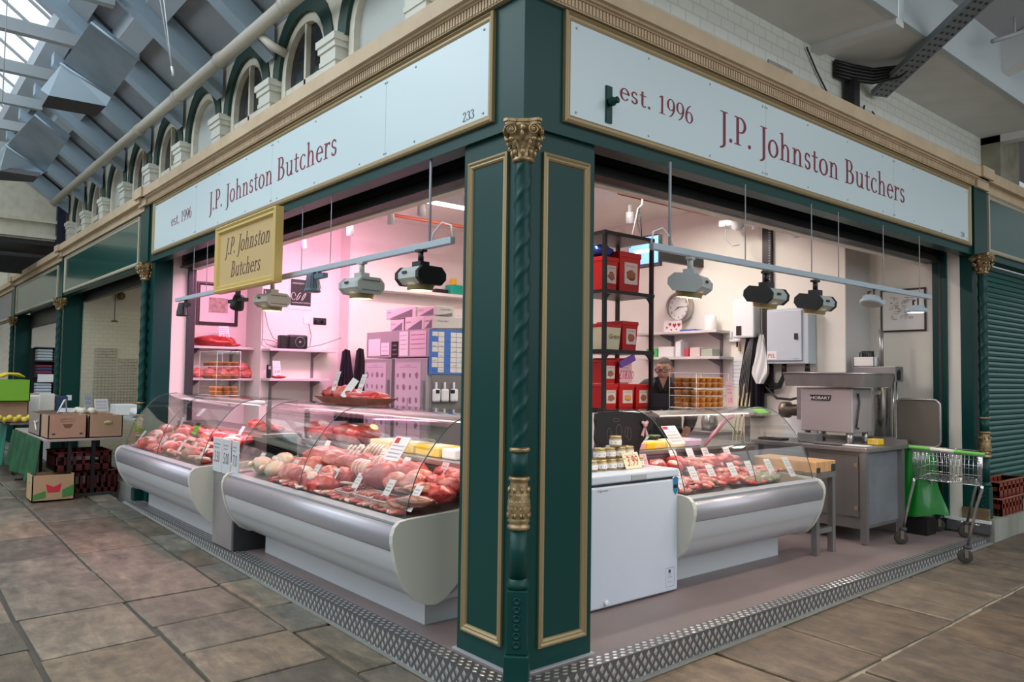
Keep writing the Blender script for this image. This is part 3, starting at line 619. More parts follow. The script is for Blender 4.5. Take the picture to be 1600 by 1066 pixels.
def wiregrid(label, y0, y1, z0, z1, nx, nz):
    t = thing('wire_grid', label, 'grid', (-11.98, (y0+y1)/2, z0)); b = MB()
    for i in range(nx+1): y = y0+(y1-y0)*i/nx; b.tube([(-11.98, y, z0), (-11.98, y, z1)], .004, 4)
    for i in range(nz+1): z = z0+(z1-z0)*i/nz; b.tube([(-11.98, y0, z), (-11.98, y1, z)], .004, 4)
    b.obj('wire_mesh', WIREM, t)
wiregrid('taller wire grid on the cream brick wall of the empty stall', .64, .98, .9, 1.9, 6, 20)
wiregrid('shorter wire grid on the cream brick wall of the empty stall', 1.02, 1.32, .9, 1.72, 6, 16)
t = thing('pendant_lamp', 'small dark pendant lamp on a thin cord in the empty stall', 'lamp', (-11.2, .75, 2.32))
b = MB(); b.tube([(-11.2, .75, 2.34), (-11.2, .75, 3.3)], .006, 5); b.obj('cord', DARK, t); b = MB(); b.lathe([(.0, .03), (.03, .03), (.055, .012), (.055, .0), (0, 0)], 14, (-11.2, .75, 2.32)); b.obj('shade', mat('brown_metal', (.10, .05, .035), .5), t)
b = MB(); b.sphere((-11.9, 1.0, 2.82), .07, 8); tag(b.obj('alarm_bell', mat('brown_metal', (.1, .05, .035), .5)), 'small round brown alarm on the upper wall of the empty stall', 'alarm')
for y, x, lb in ((.17, -11.83, 'white light switch on the green pier by the empty stall'), (.3, -17.42, 'white light switch on the farther green pier')):
    b = MB(); b.bbox(x-.26 if x > -12 else x, .25, 1.0, x-.24 if x > -12 else x+.02, .33, 1.09, .004); tag(b.obj('light_switch', WHITEP), lb, 'switch')
# clothes stall beyond
b = MB(); b.box(-17.6, .45, 0, -17.4, 4, 3.4); struct('wall_clothes_side', b, DARK)
b = MB(); b.box(-17.4, 2.6, 0, -12.2, 2.7, 3.4); struct('wall_clothes_back', b, DARK)
b = MB(); b.box(-17.4, .42, 2.45, -12.3, .5, 3.2); tag(b.obj('roller_shutter', BLACK), 'black rolled up shutter over the clothes stall', 'shutter')
b = MB(); b.box(-17.38, .46, 2.0, -17.3, 3, 2.62); struct('wall_clothes_upper', b, mat('beige_wall', (.46, .42, .35), .6))
FOLD = [mat('cloth_%d' % i, c, .8) for i, c in enumerate([(.5, .55, .6), (.55, .18, .10), (.6, .3, .2), (.03, .05, .12), (.35, .4, .42), (.05, .16, .12), (.18, .02, .04), (.1, .2, .3)])]
t = thing('stall_shelves', 'dark shelves of folded clothes inside the far clothes stall', 'shelf', (-17.2, 1.0, .0))
b = MB()
for zz in (.55, .95, 1.35, 1.7, 2.0): b.box(-17.38, .5, zz, -16.95, 1.6, zz+.02)
b.obj('shelf_board', DARK, t)
names = {0: 'pale', 1: 'red', 2: 'orange', 3: 'navy', 4: 'grey', 5: 'dark green', 6: 'maroon', 7: 'blue'}
for r, zz in enumerate((.57, .97, 1.37, 1.72)):
    for c in range(3):
        ci = [[7, 6, 2], [0, 6, 7], [3, 2, 1], [4, 0, 4]][r][c]
        for k in range(4):
            z0 = zz+.065*k; y0 = .53+.34*c
            b = MB(); b.bbox(-17.28, y0, z0, -16.98, y0+.30, z0+.06, .02)
            tag(b.obj('folded_garment', FOLD[ci if k % 2 == 0 else (ci+3) % 8 if r == 2 else ci]), 'folded %s garment in a pile on the %s shelf of the clothes stall' % (names[ci], ['lowest', 'second', 'third', 'top'][r]), 'clothing', 'folded clothes in the far stall')
b = MB(); b.box(-17.0, .55, 1.25, -16.94, .85, 1.42); tag(b.obj('price_sign', PAPER), 'white card sign on the shelf front of the clothes stall', 'sign')
area('stall_light', (-15.5, 1.6, 2.9), 1.0, 26, (.9, .95, 1))

# ------------------------------------------------------------------ right front: brick wall over the cornice, roof boxes
WB = brickmat('white_painted_brick', (.78, .80, .73), (.74, .76, .70), (.62, .64, .58), 3.0, .6)
b = MB(); b.box(-.75, .45, 3.4, -.45, 7.3, 4.9); struct('wall_upper_right', b, WB)
b = MB(); b.box(-.75, 7.3, 3.4, -.25, 7.9, 4.5); struct('wall_upper_pier', b, mat('drab_render', (.34, .33, .25), .8, noise=(4, (.24, .23, .18), .4, .7)))
b = MB(); b.box(-.45, 2.9, 3.66, -.44, 3.25, 4.0); struct('trim_patch', b, mat('bare_render', (.36, .35, .31), .9, noise=(8, (.28, .27, .24), .4, .7)))
b = MB(); b.box(-.75, -.5, 4.3, .24, 3.55, 4.33); b.box(-.75, 3.68, 4.3, .24, 7.3, 4.33); struct('ceiling_side_soffit', b, SOFFIT)
b = MB(); b.box(-.45, 3.55, 4.245, .25, 3.68, 4.3); b.box(-.6, 7.3, 4.22, 4.0, 7.45, 4.5); struct('trim_cross_beam', b, SOFFIT)
b = MB(); b.box(.22, -.5, 4.29, .262, 3.56, 4.80); b.box(.22, 3.66, 4.29, .262, 7.32, 4.80); struct('trim_soffit_edge', b, mat('pale_blue_board', (.50, .56, .58), .6))
b = MB(); b.prism([(-.8, 4.30), (3.5, 5.2), (3.5, 5.25), (-.8, 4.38)], 7.4, 14, 'y'); b.prism([(.25, 4.76), (4, 5.9), (4, 5.95), (.25, 4.82)], -1, 7.5, 'y'); struct('ceiling_side_roof', b, mat('board_grey', (.36, .36, .37), .7))
b = MB(); b.prism([(.26, 4.45), (3.5, 5.55), (3.5, 5.8), (.26, 4.75)], 5.75, 5.95, 'y'); struct('trim_side_rafter', b, SOFFIT)
t = thing('cable_tray', 'perforated grey steel cable tray slanting up under the right roof', 'tray', (-.35, 4.45, 4.0))
b = MB(); p0 = Vector((-.40, 4.52, 4.10)); p1 = Vector((1.25, 3.36, 4.42)); d = p1-p0; wv = Vector((.07, .16, .0))
b._add([p0, p0+wv, p1+wv, p1, p0+Vector((0, 0, .05)), p0+wv+Vector((0, 0, .05)), p1+wv+Vector((0, 0, .05)), p1+Vector((0, 0, .05))], [(0, 1, 2, 3), (0, 4, 7, 3), (1, 2, 6, 5)]); b.m = 1
nrm = d.cross(wv).normalized()*.004
if nrm.z > 0: nrm = -nrm
for k in range(26):
    c = p0+d*(k+.5)/26
    for s in (.2, .5, .8):
        q = c+wv*s+nrm; e = d.normalized()*.012; f = wv.normalized()*.012; b._add([q-e-f, q+e-f, q+e+f, q-e+f], [(0, 1, 2, 3)])
b.obj('tray', [mat('tray_grey', (.25, .28, .30), .5, .4), DARK], t)
t = thing('black_downpipe', 'black square downpipe rising behind the right cornice to a bundle of cables', 'pipe', (-.36, 4.1, 3.6))
b = MB(); b.box(-.42, 4.06, 3.6, -.33, 4.16, 4.12); b.obj('pipe', BLACK, t)
b = MB()
for k in range(5): b.tube([(-.42, 3.9, 4.13+.03*k), (-.37, 4.1, 4.13+.03*k), (-.28, 4.3, 4.13+.028*k), (-.1, 4.40, 4.16+.02*k), (.1, 4.32, 4.22+.015*k)], .02, 6)
b.obj('cables', BLACK, t)
b = MB(); b.tube([(-.43, 3.45, 4.25), (-.43, 3.6, 4.1), (-.43, 3.85, 3.9), (-.43, 4.05, 3.82), (-.43, 4.4, 3.86), (-.43, 4.45, 4.0)], .008, 6); b.tube([(-.43, 4.6, 3.98), (-.43, 4.95, 3.82), (-.43, 5.2, 3.84), (-.43, 5.6, 3.82)], .007, 6)
tag(b.obj('loose_cable', DARK), 'thin loose black cable sagging across the white brick wall', 'cable')
b = MB(); b.cyl((.45, 4.95, 4.45), (.62, 5.35, 4.62), .02, 8); b.tube([(.55, 5.18, 4.54), (.55, 5.18, 4.7)], .012, 6); tag(b.obj('sprinkler_pipe', GREYP), 'short grey sprinkler pipe under the right roof', 'pipe')
# neighbour with closed green roller shutter
b = MB(); b.box(-.24, 6.25, 2.78, -.12, 12, 3.47); struct('trim_right_fascia', b, GREEN)
b = MB(); b.box(-.4, 6.3, 3.55, -.03, 12, 3.655); b.box(-.4, 6.3, 3.46, -.09, 12, 3.55); struct('trim_right_cornice', b, TAN)
b = MB(); b.box(-.24, 6.04, 2.78, -.09, 6.38, 3.47); struct('trim_right_block', b, GREEN)
b = MB(); b.box(-.4, 6.06, 3.56, -.005, 6.36, 3.67); b.box(-.4, 6.06, 3.46, -.06, 6.36, 3.56); struct('trim_right_block_cornice', b, TAN)
t = thing('fascia_panel', 'blank green fascia panel in a pale frame over the closed shutter', 'sign', (-.12, 8, 2.8))
bb = MB(); bb.box(-.12, 6.5, 2.88, -.112, 11, 3.43); bb.obj('panel', GPAN, t); bb = MB(); frame_rect(bb, 6.46, 2.85, 11, 3.46, MOULD, fB); bb.obj('frame', mat('pale_gold', (.46, .42, .31), .5), t)
SHUT = mat('shutter_green', (.01, .10, .085), .35)
b = MB(); n = 40
for k in range(n):
    z = .45+k*.0585; b.prism([(-.30, z), (-.285, z+.008), (-.275, z+.03), (-.285, z+.052), (-.30, z+.0585)], 6.32, 12, 'y')
tag(b.obj('closed_shutter', SHUT), 'closed green slatted roller shutter on the right', 'shutter')
b = MB(); b.box(-.5, 6.3, -.3, -.3, 12, .46); struct('wall_right_base', b, GREEN)
b = MB(); b.box(-.6, 6.135, -.3, .02, 12, .16); struct('floor_right_plinth', b, mat('mossy_concrete', (.33, .33, .29), .9, noise=(3, (.22, .23, .18), .35, .7), stretch=(1, 1, .3)))
b = MB(); b.box(-.262, 6.10, .0, -.02, 6.14, .26); struct('trim_base_stone', b, mat('brown_stone', (.20, .14, .07), .7, noise=(12, (.12, .08, .04), .4, .7)))
b = MB(); b.box(-.40, 6.085, .02, -.0, 6.12, .12); struct('baseboard_right', b, mat('dark_skirting', (.10, .10, .11), .5))
b = MB(); b.box(-.42, 6.08, .12, -.0, 6.115, .15); struct('trim_white_strip', b, WHITEP)
# ------------------------------------------------------------------ meat: materials and prototypes
from mathutils import noise as mnoise
def meatmat(name, dark, mid, fat, lo, hi, sc=9, rough=.32):
    m = bpy.data.materials.new(name); m.use_nodes = True; nt = m.node_tree; b = nt.nodes['Principled BSDF']; L = nt.links.new
    tc = nt.nodes.new('ShaderNodeTexCoord'); n = nt.nodes.new('ShaderNodeTexNoise'); n.inputs['Scale'].default_value = sc; n.inputs['Detail'].default_value = 4; n.inputs['Distortion'].default_value = 1.6
    oi = nt.nodes.new('ShaderNodeObjectInfo'); ad = nt.nodes.new('ShaderNodeVectorMath'); ad.operation = 'ADD'; mu = nt.nodes.new('ShaderNodeMath'); mu.operation = 'MULTIPLY'; mu.inputs[1].default_value = 40
    L(oi.outputs['Random'], mu.inputs[0]); L(tc.outputs['Object'], ad.inputs[0]); L(mu.outputs[0], ad.inputs[1]); L(ad.outputs[0], n.inputs[0])
    r = nt.nodes.new('ShaderNodeValToRGB'); e = r.color_ramp.elements; e[0].position = .25; e[0].color = (*dark, 1); e[1].position = hi; e[1].color = (*fat, 1); x = e.new(lo); x.color = (*mid, 1)
    L(n.outputs[0], r.inputs[0]); L(r.outputs[0], b.inputs['Base Color']); b.inputs['Roughness'].default_value = rough; b.inputs['Coat Weight'].default_value = .25; b.inputs['Coat Roughness'].default_value = .25
    bp = nt.nodes.new('ShaderNodeBump'); bp.inputs['Strength'].default_value = .35; bp.inputs['Distance'].default_value = .006; L(n.outputs[0], bp.inputs['Height']); L(bp.outputs[0], b.inputs['Normal'])
    MATS[name] = m; return m
M_RED = meatmat('red_meat', (.24, .010, .010), (.52, .035, .030), (.68, .26, .20), .54, .76)
M_PINK = meatmat('pink_meat', (.50, .07, .06), (.66, .17, .13), (.76, .42, .34), .48, .70)
M_DEEP = meatmat('deep_red_meat', (.12, .006, .008), (.30, .015, .018), (.5, .12, .1), .55, .78)
M_FAT = meatmat('pale_fat', (.60, .36, .28), (.72, .52, .42), (.80, .66, .56), .45, .7)
M_CHIC = meatmat('chicken_skin', (.62, .40, .26), (.72, .54, .38), (.78, .64, .5), .45, .7, 12)
M_LIVER = meatmat('brown_liver', (.12, .03, .02), (.26, .09, .05), (.36, .18, .12), .5, .75)
M_CURE = meatmat('cured_meat', (.20, .03, .02), (.48, .14, .08), (.70, .42, .26), .48, .7)
M_HERB = meatmat('herb_coated_meat', (.12, .16, .09), (.30, .30, .20), (.52, .30, .25), .5, .7, 26)
def blob(mb, c, r, seed, amp=.18, fr=1.3, n=10, flat=0):
    o = len(mb.v); mb.sphere((0, 0, 0), 1, n); q = Vector((seed*7.3, seed*3.1, seed*1.7))
    for i in range(o, len(mb.v)):
        v = Vector(mb.v[i]); k = 1+amp*mnoise.noise(v*fr+q)+amp*.4*mnoise.noise(v*fr*2.7+q)
        z = max(v.z, -flat) if flat else v.z
        mb.v[i] = (c[0]+r[0]*v.x*k, c[1]+r[1]*v.y*k, c[2]+r[2]*z*k)
PROTO = {}
def proto(kind, seed):
    """returns (mesh makers) as a list of (part name, MB, material); local, base at z = 0"""
    out = []; m = MB()
    if kind == 'joint': blob(m, (0, 0, .055), (.105, .075, .062), seed, .22); out.append(('meat', m, [M_RED, M_PINK][seed % 2])); f = MB(); blob(f, (0, .012, .082), (.088, .058, .036), seed+5, .12); out.append(('fat_cap', f, M_FAT if seed % 2 == 0 else M_PINK))
    elif kind == 'beef': blob(m, (0, 0, .06), (.12, .09, .068), seed, .32, 1.8); out.append(('meat', m, M_RED))
    elif kind == 'roll':
        m.smooth = True; m.lathe([(0, -.12), (.045, -.12), (.058, -.105), (.06, -.05), (.062, 0), (.06, .05), (.058, .105), (.045, .12), (0, .12)], 16, cap=False, M=Matrix.Translation((0, 0, .06)) @ Matrix.Rotation(PI/2, 4, 'Y')); out.append(('meat', m, M_PINK))
        for k in (-.07, -.025, .02, .065): s = MB(); s.lathe([(.0605, -.003), (.064, 0), (.0605, .003)], 16, cap=False, M=Matrix.Translation((k, 0, .06)) @ Matrix.Rotation(PI/2, 4, 'Y')); out.append(('string', s, PAPER))
    elif kind == 'chop': blob(m, (0, 0, .018), (.075, .055, .02), seed, .25, 1.4, 8); out.append(('meat', m, [M_PINK, M_RED][seed % 2])); f = MB(); f.tube([(-.07+.07*(1-math.cos(a)), .05*math.sin(a)+.012, .018) for a in [PI*.15*i for i in range(1, 6)]], .013, 6); out.append(('fat_rim', f, M_FAT))
    elif kind == 'steak': blob(m, (0, 0, .016), (.095, .06, .018), seed, .3, 1.6, 8); out.append(('meat', m, M_RED)); f = MB(); f.tube([(-.08, .03, .016), (-.04, .056, .018), (.02, .058, .018), (.07, .04, .016)], .011, 6); out.append(('fat_rim', f, M_FAT))
    elif kind == 'slab': blob(m, (0, 0, .04), (.19, .10, .05), seed, .2, 1.5); out.append(('meat', m, M_RED)); f = MB(); blob(f, (0, .02, .062), (.17, .075, .03), seed+3, .15); out.append(('fat_cap', f, M_PINK))
    elif kind == 'chicken':
        blob(m, (0, 0, .065), (.12, .085, .068), seed, .1); 
        for s in (-1, 1): blob(m, (.085, s*.055, .055), (.06, .032, .034), seed+s, .1, 1.3, 8); m.tube([(.12, s*.05, .05), (.17, s*.032, .06), (.18, s*.03, .06)], [.02, .012, .015], 8); blob(m, (-.06, s*.085, .06), (.05, .02, .025), seed+2, .1, 1.3, 6)
        out.append(('bird', m, M_CHIC))
    elif kind == 'sausage': m.tube([(-.07, .012, .016), (-.06, .008, .017), (-.02, -.004, .017), (.03, -.002, .017), (.062, .008, .017), (.07, .012, .016)], [.006, .015, .017, .017, .015, .006], 10); out.append(('link', m, [M_PINK, M_LIVER][seed % 2]))
    elif kind == 'liver': blob(m, (0, 0, .022), (.12, .06, .026), seed, .3, 1.6, 9); out.append(('meat', m, [M_LIVER, M_CURE][seed % 2]))
    elif kind == 'dice':
        blob(m, (0, 0, .02), (.028, .024, .021), seed, .35, 1.9, 6); out.append(('meat', m, [M_RED, M_PINK, M_HERB][seed % 3]))
    elif kind == 'strip': blob(m, (0, 0, .018), (.075, .024, .02), seed, .3, 1.8, 7); out.append(('meat', m, [M_PINK, M_RED][seed % 2]))
    elif kind == 'rack':
        blob(m, (0, 0, .04), (.12, .06, .045), seed, .2, 1.6); out.append(('meat', m, M_RED)); f = MB()
        for k in range(5): f.tube([(-.09+.045*k, .03, .06), (-.09+.045*k, .075, .10), (-.09+.045*k, .10, .11)], .007, 6)
        out.append(('bones', f, M_FAT))
    elif kind == 'herbed': blob(m, (0, 0, .022), (.06, .04, .025), seed, .25, 1.6, 8); out.append(('meat', m, M_HERB))
    return out
KW = {'joint': ('meat_joint', 'joint'), 'beef': ('beef_joint', 'joint'), 'roll': ('rolled_joint', 'joint'), 'chop': ('chop', 'chop'), 'steak': ('steak', 'steak'), 'slab': ('meat_slab', 'joint'), 'chicken': ('whole_chicken', 'chicken'), 'sausage': ('sausage', 'sausage'), 'liver': ('liver_slice', 'offal'), 'dice': ('diced_meat_piece', 'meat'), 'strip': ('pork_strip', 'meat'), 'rack': ('rib_rack', 'joint'), 'herbed': ('herb_coated_piece', 'meat')}
def meat(kind, seed, loc, rz, label, group=None, sc=1, tilt=0, roll=0):
    key = (kind, seed % 3); nm, cat = KW[kind]
    if key not in PROTO:
        parts = [(n, mb.mesh(n, mm), mm) for n, mb, mm in proto(kind, seed % 3)]; PROTO[key] = parts
    parts = PROTO[key]
    if len(parts) == 1: o = bpy.data.objects.new(nm, parts[0][1]); COL.objects.link(o)
    else:
        o = bpy.data.objects.new(nm, None); COL.objects.link(o); o.empty_display_size = .05
        for n, me, mm in parts: c = bpy.data.objects.new(n, me); COL.objects.link(c); c.parent = o
    o.location = loc; o.rotation_euler = (tilt, roll, rz); o.scale = (sc, sc, sc); tag(o, label, cat, group); ORG[o.name] = Vector(loc); return o

# ------------------------------------------------------------------ price tags
TAGW = mat('tag_white_card', (.80, .74, .74), .45); TAGP = mat('tag_pink_card', (.78, .45, .48), .45); TAGRIM = mat('tag_red_edge', (.6, .2, .22), .5)
def scrib(b, put, x0, x1, z, h, seed):
    """a short line of handwriting too small to read"""
    r = random.Random(seed); x = x0
    while x < x1-.004:
        w = r.uniform(.003, .007); a = r.uniform(-.002, .002); hh = h*r.uniform(.6, 1.1)
        b._add([put(x, z+a), put(x+.0016, z+a), put(x+w*.6+.0016, z+hh), put(x+w*.6, z+hh)], [(0, 1, 2, 3)]); b._add([put(x, z+a), put(x+w, z+a+hh*.5), put(x+w, z+a+hh*.5+.0014), put(x, z+a+.0014)], [(0, 1, 2, 3)]); x += w+.0015
def price_tag(loc, rz, price, label, w=.072, h=.165, lean=32, card=None, ink=REDINK, group=None):
    t = thing('price_tag', label, 'price tag', loc, group); t.rotation_euler = (math.radians(-lean), 0, rz)
    b = MB(); b.bbox(-w/2, 0, 0, w/2, .004, h, .0015); b.obj('card', card or TAGW, t, False)
    sd = hash(label) % 999 if False else sum(map(ord, label))
    b = MB(); put = lambda x, z: (x, -.0006, z)
    scrib(b, put, -w*.38, w*.36, h*.80, h*.06, sd); scrib(b, put, -w*.36, w*.30, h*.66, h*.06, sd+1); scrib(b, put, -w*.38, w*.38, h*.53, h*.07, sd+2); b.obj('handwriting', INK, t, False)
    b = MB(); sans(b, price, lambda x, z: (x, -.0006, h*.17+z*1.5), w*.42, .25, 'CENTER'); b.obj('price', ink, t, False)
    return t

# ------------------------------------------------------------------ curved glass display counters
GP = [(0, .65), (.02, .745), (.08, .91), (.13, .99), (.21, 1.09), (.29, 1.17), (.36, 1.212), (.44, 1.236), (.54, 1.245)]
def curve_sm(P, n=3):
    out = []
    for i in range(len(P)-1):
        p0 = P[max(i-1, 0)]; p1 = P[i]; p2 = P[i+1]; p3 = P[min(i+2, len(P)-1)]
        for k in range(n):
            t = k/n; out.append(tuple(.5*((2*p1[j])+(-p0[j]+p2[j])*t+(2*p0[j]-5*p1[j]+4*p2[j]-p3[j])*t*t+(-p0[j]+3*p1[j]-3*p2[j]+p3[j])*t**3) for j in (0, 1)))
    return out+[P[-1]]
GPS = curve_sm(GP)
BODYP = [(.02, .64), (-.045, .635), (-.072, .615), (-.088, .58), (-.09, .545), (-.082, .50), (-.07, .44), (-.052, .385), (-.03, .345), (.01, .275), (.065, .22), (.13, .19), (.20, .175), (.26, .17), (.9, .17), (.9, .60), (.05, .60)]
ENDP = [(.0, .672), (-.055, .662), (-.085, .635), (-.10, .59), (-.10, .545), (-.088, .49), (-.078, .44), (-.058, .38), (-.036, .335), (.005, .265), (.06, .207), (.13, .172), (.20, .16), (.26, .18), (.36, .26), (.95, .40), (.95, .72), (.36, .69)]
CHEST = mat('enamel_white', (.50, .52, .54), .28); BUMP = mat('bumper_aluminium', (.42, .41, .45), .38, .5); RAIL = mat('grey_rail', (.36, .38, .40), .4)
def counter(label, loc, rz, L, seams, ends=(1, 1), foot=.12):
    t = thing('display_counter', label, 'counter', loc, 'curved glass meat counters', rz)
    b = MB(); P = curve_sm(BODYP[:14], 4)+BODYP[14:]; b.prism(P, .0, L, 'x'); b.obj('front_panel', CHEST, t, False)
    b = MB(); b.smooth = True; bp = [(-.045, .638), (-.078, .618), (-.094, .585), (-.097, .548), (-.090, .508), (-.08, .50), (-.06, .56)]; b.prism(curve_sm(bp), .0, L, 'x'); b.obj('bumper', BUMP, t, False)
    b = MB(); b.prism([(-.046, .636), (.004, .648), (.004, .668), (-.008, .668), (-.05, .652)], 0, L, 'x'); b.obj('glass_rail', RAIL, t, False)
    b = MB(); b.box(foot, .23, 0, L-foot, .88, .175); b.obj('base_plinth', CHEST, t, False)
    for k, on in enumerate(ends):
        if on: b = MB(); x0, x1 = (-.035, .0) if k == 0 else (L, L+.035); b.prism(ENDP, x0, x1, 'x'); b.obj('end_panel', IVORY, t, False)
    b = MB(); b._add([(0, .03, .655), (L, .03, .655), (L, .56, .72), (0, .56, .72), (0, .03, .60), (L, .03, .60), (L, .56, .60), (0, .56, .60)], [(0, 1, 2, 3), (4, 7, 6, 5), (0, 4, 5, 1), (1, 5, 6, 2), (2, 6, 7, 3), (3, 7, 4, 0)]); b.obj('display_deck', STEEL, t, False)
    b = MB(); b.box(0, .56, .60, L, .60, .90)
    for k in range(9): b.box(.03, .555, .735+.017*k, L-.03, .56, .742+.017*k)
    b.obj('rear_grille', mat('grille_brown_grey', (.13, .10, .10), .5), t, False)
    b = MB(); b.bbox(0, .55, .895, L, .95, .935, .006); b.obj('rear_shelf', STEEL, t, False)
    b = MB(); b.box(0, .90, .6, L, .95, .9); b.obj('rear_panel', STEEL, t, False)
    ed = [0]+seams+[L]
    for i in range(len(ed)-1):
        a, c = ed[i]+.003, ed[i+1]-.003; b = MB(); b.smooth = True; n = len(GPS)
        vs = []
        for x in (a, c):
            for (d, z) in GPS: vs.append((x, d, z+.012))
            for (d, z) in GPS: vs.append((x, d+.005, z+.008))
        fs = []
        for j in range(n-1):
            fs += [(j, j+1, 2*n+j+1, 2*n+j), (n+j, 3*n+j, 3*n+j+1, n+j+1)]
        b._add(vs, fs); b.obj('curved_glass', GLASS, t, False)
    EDG = mat('glass_edge', (.05, .09, .085), .2)
    for x in ed: b = MB(); b.tube([(x, d-.001, z+.012) for d, z in GPS], .0035, 5); b.obj('glass_edge', EDG, t, False)
    b = MB(); b.box(0, .54, 1.248, L, .86, 1.256); b.obj('top_glass', GLASS, t, False)
    b = MB(); b.smooth = True; b.lathe([(.022, 0), (.022, L)], 12, M=Matrix.Translation((0, .56, 1.222)) @ Matrix.Rotation(PI/2, 4, 'Y')); b.smooth = False; b.obj('lamp_canopy', WHITEP, t, False)
    b = MB(); b.box(.1, .552, 1.194, L-.1, .568, 1.2); b.obj('strip_light', mat('counter_tube', (1, .93, .9), .5, emit=1.4), t, False)
    for x in (.02, L-.02):
        b = MB(); b.box(x-.012, .60, .93, x+.012, .64, 1.25); b.box(x-.012, .10, .90, x+.012, .60, .915) if 0 else None; b.obj('glass_post', CHROME, t, False)
    return t
OA1 = (-3.62, 0.0, 0); LA1 = 2.64; OA2 = (-6.66, -.11, 0); LA2 = 2.50; OB = (-.605, 2.09, 0); LB = 1.74
cA1 = counter('long curved glass meat counter nearest the corner pillar on the left front', OA1, 0, LA1, [1.22])
cA2 = counter('curved glass meat counter at the far left end of the left front', OA2, 0, LA2, [1.2])
cB = counter('shorter curved glass meat counter beside the white chest freezer', OB, PI/2, LB, [.9], foot=.16)
def WA1(u, d, z): return (OA1[0]+u, OA1[1]+d, z)
def WA2(u, d, z): return (OA2[0]+u, OA2[1]+d, z)
def WB_(u, d, z): return (OB[0]-d, OB[1]+u, z)
area('counter_light', WA1(LA1/2, .50, 1.19), LA1-.2, 5, (1, .72, .70), (math.radians(-20), 0, 0), .03)
area('counter_light', WA2(LA2/2, .50, 1.19), LA2-.2, 7, (1, .55, .66), (math.radians(-20), 0, 0), .03)
area('counter_light', WB_(LB/2, .50, 1.19), .03, 4, (1, .76, .74), (0, math.radians(-20), 0), LB-.2)
def deck(d): return .657+.122*d
R = random.Random(3)
PRI = ['3.99', '6.99', '5.49', '7.99', '8.99', '4.30', '9.99', '5.99', '12.99', '6.49', '14.99', '3.30']
# --- counter A1
def put1(kind, seed, u, d, lift, rz, label, group=None, sc=1, tilt=.25, W=WA1, base=0): return meat(kind, seed, W(u, d, deck(d)+lift), rz+base, label, group, sc*1.1, tilt)
c1 = 'near left counter'
put1('chicken', 0, .20, .14, .0, 2.6, 'whole pale chicken at the left front of the near left counter', None, .95)
put1('chicken', 1, .50, .13, .0, 2.2, 'whole pale chicken behind the second price tag of the near left counter', None, .9)
put1('chicken', 2, .33, .27, .02, 2.9, 'whole pale chicken behind the two front chickens in the near left counter', None, .95)
for k, (u, d, l, s) in enumerate([(.80, .13, .01, 1), (1.0, .14, .01, 0), (.72, .26, .03, 1), (.92, .28, .05, 1)]): put1('joint', s, u, d, l, .4*k, 'pink lamb joint between the chickens and the glass seam', 'pink lamb joints', .95)
for k, (u, d) in enumerate([(.75, .43), (1.08, .42)]): put1('slab', 0+k, u, d, .10, .1+.1*k, ['long pale pink slab of meat at the back left of the near left counter', 'long red slab of lamb at the back of the near left counter by the glass seam'][k], None, 1.05)
put1('rack', 0, 1.28, .38, .10, .1, 'red rack of ribs at the back beside the glass seam', None, 1.1); put1('rack', 1, 1.45, .42, .12, -.1, 'second red rack of ribs at the back right of the glass seam', None, 1.1)
for k, (u, d) in enumerate([(1.62, .33), (1.62, .45), (1.80, .40)]): put1('roll', k, u, d, .07+.03*(k == 2), .1*k, 'tied rolled pork joint %s' % ['in the middle of the near left counter', 'behind another rolled joint, second row', 'furthest right of the rolled joints'][k], None, 1.0)
for k in range(8):
    put1(['joint', 'chop', 'beef', 'steak'][k % 4], k, 1.22+.11*(k % 4)+.03*(k//4), .10+.12*(k//4), .0+.03*(k//4), .5*k, 'red cut heaped in the front centre of the near left counter', 'red cuts in the front centre', .9, .3)
put1('beef', 0, 1.92, .30, .06, .3, 'bright red beef joint in front of the rolled joints', None, 1.15); put1('beef', 1, 2.02, .42, .08, 1, 'red beef joint right of the rolled joints at the back', None, .95)
for k, (u, d) in enumerate([(2.12, .27), (2.28, .30), (2.18, .40)]): put1('joint', 1, u, d, .06, .6*k, 'pink rounded pork joint right of the bright red beef', 'pink pork joints on the right', .9)
for k in range(9): put1('beef', k, 2.36+.1*(k % 3), .30+.09*(k//3), .04+.03*(k//3), .8*k, 'red beef piece in the pile at the right end of the near left counter', 'red beef pile at the right end', .72, .2)
for k in range(5): put1('liver', k, 2.36+.09*(k % 3), .10+.08*(k//3)+.02*k, .015+.02*k, .2+.15*k, 'brown slice of offal at the front right corner of the near left counter', 'brown offal slices', .95)
def tray(W, u, d, base, label, lu=.2, ld=.15, colr=None):
    t = thing('plastic_tray', label, 'tray', W(u, d, deck(d)+.004), None, base); b = MB()
    b._add([(-lu/2, -ld/2, .045), (lu/2, -ld/2, .045), (lu/2, ld/2, .06), (-lu/2, ld/2, .06), (-lu/2+.02, -ld/2+.02, 0), (lu/2-.02, -ld/2+.02, 0), (lu/2-.02, ld/2-.02, .012), (-lu/2+.02, ld/2-.02, .012)], [(4, 5, 6, 7), (0, 1, 5, 4), (1, 2, 6, 5), (2, 3, 7, 6), (3, 0, 4, 7)])
    b.tube([(-lu/2, -ld/2, .045), (lu/2, -ld/2, .045), (lu/2, ld/2, .06), (-lu/2, ld/2, .06)], .005, 6, True); b.obj('tray', colr or mat('pink_white_tray', (.72, .55, .54), .4), t, False); return t
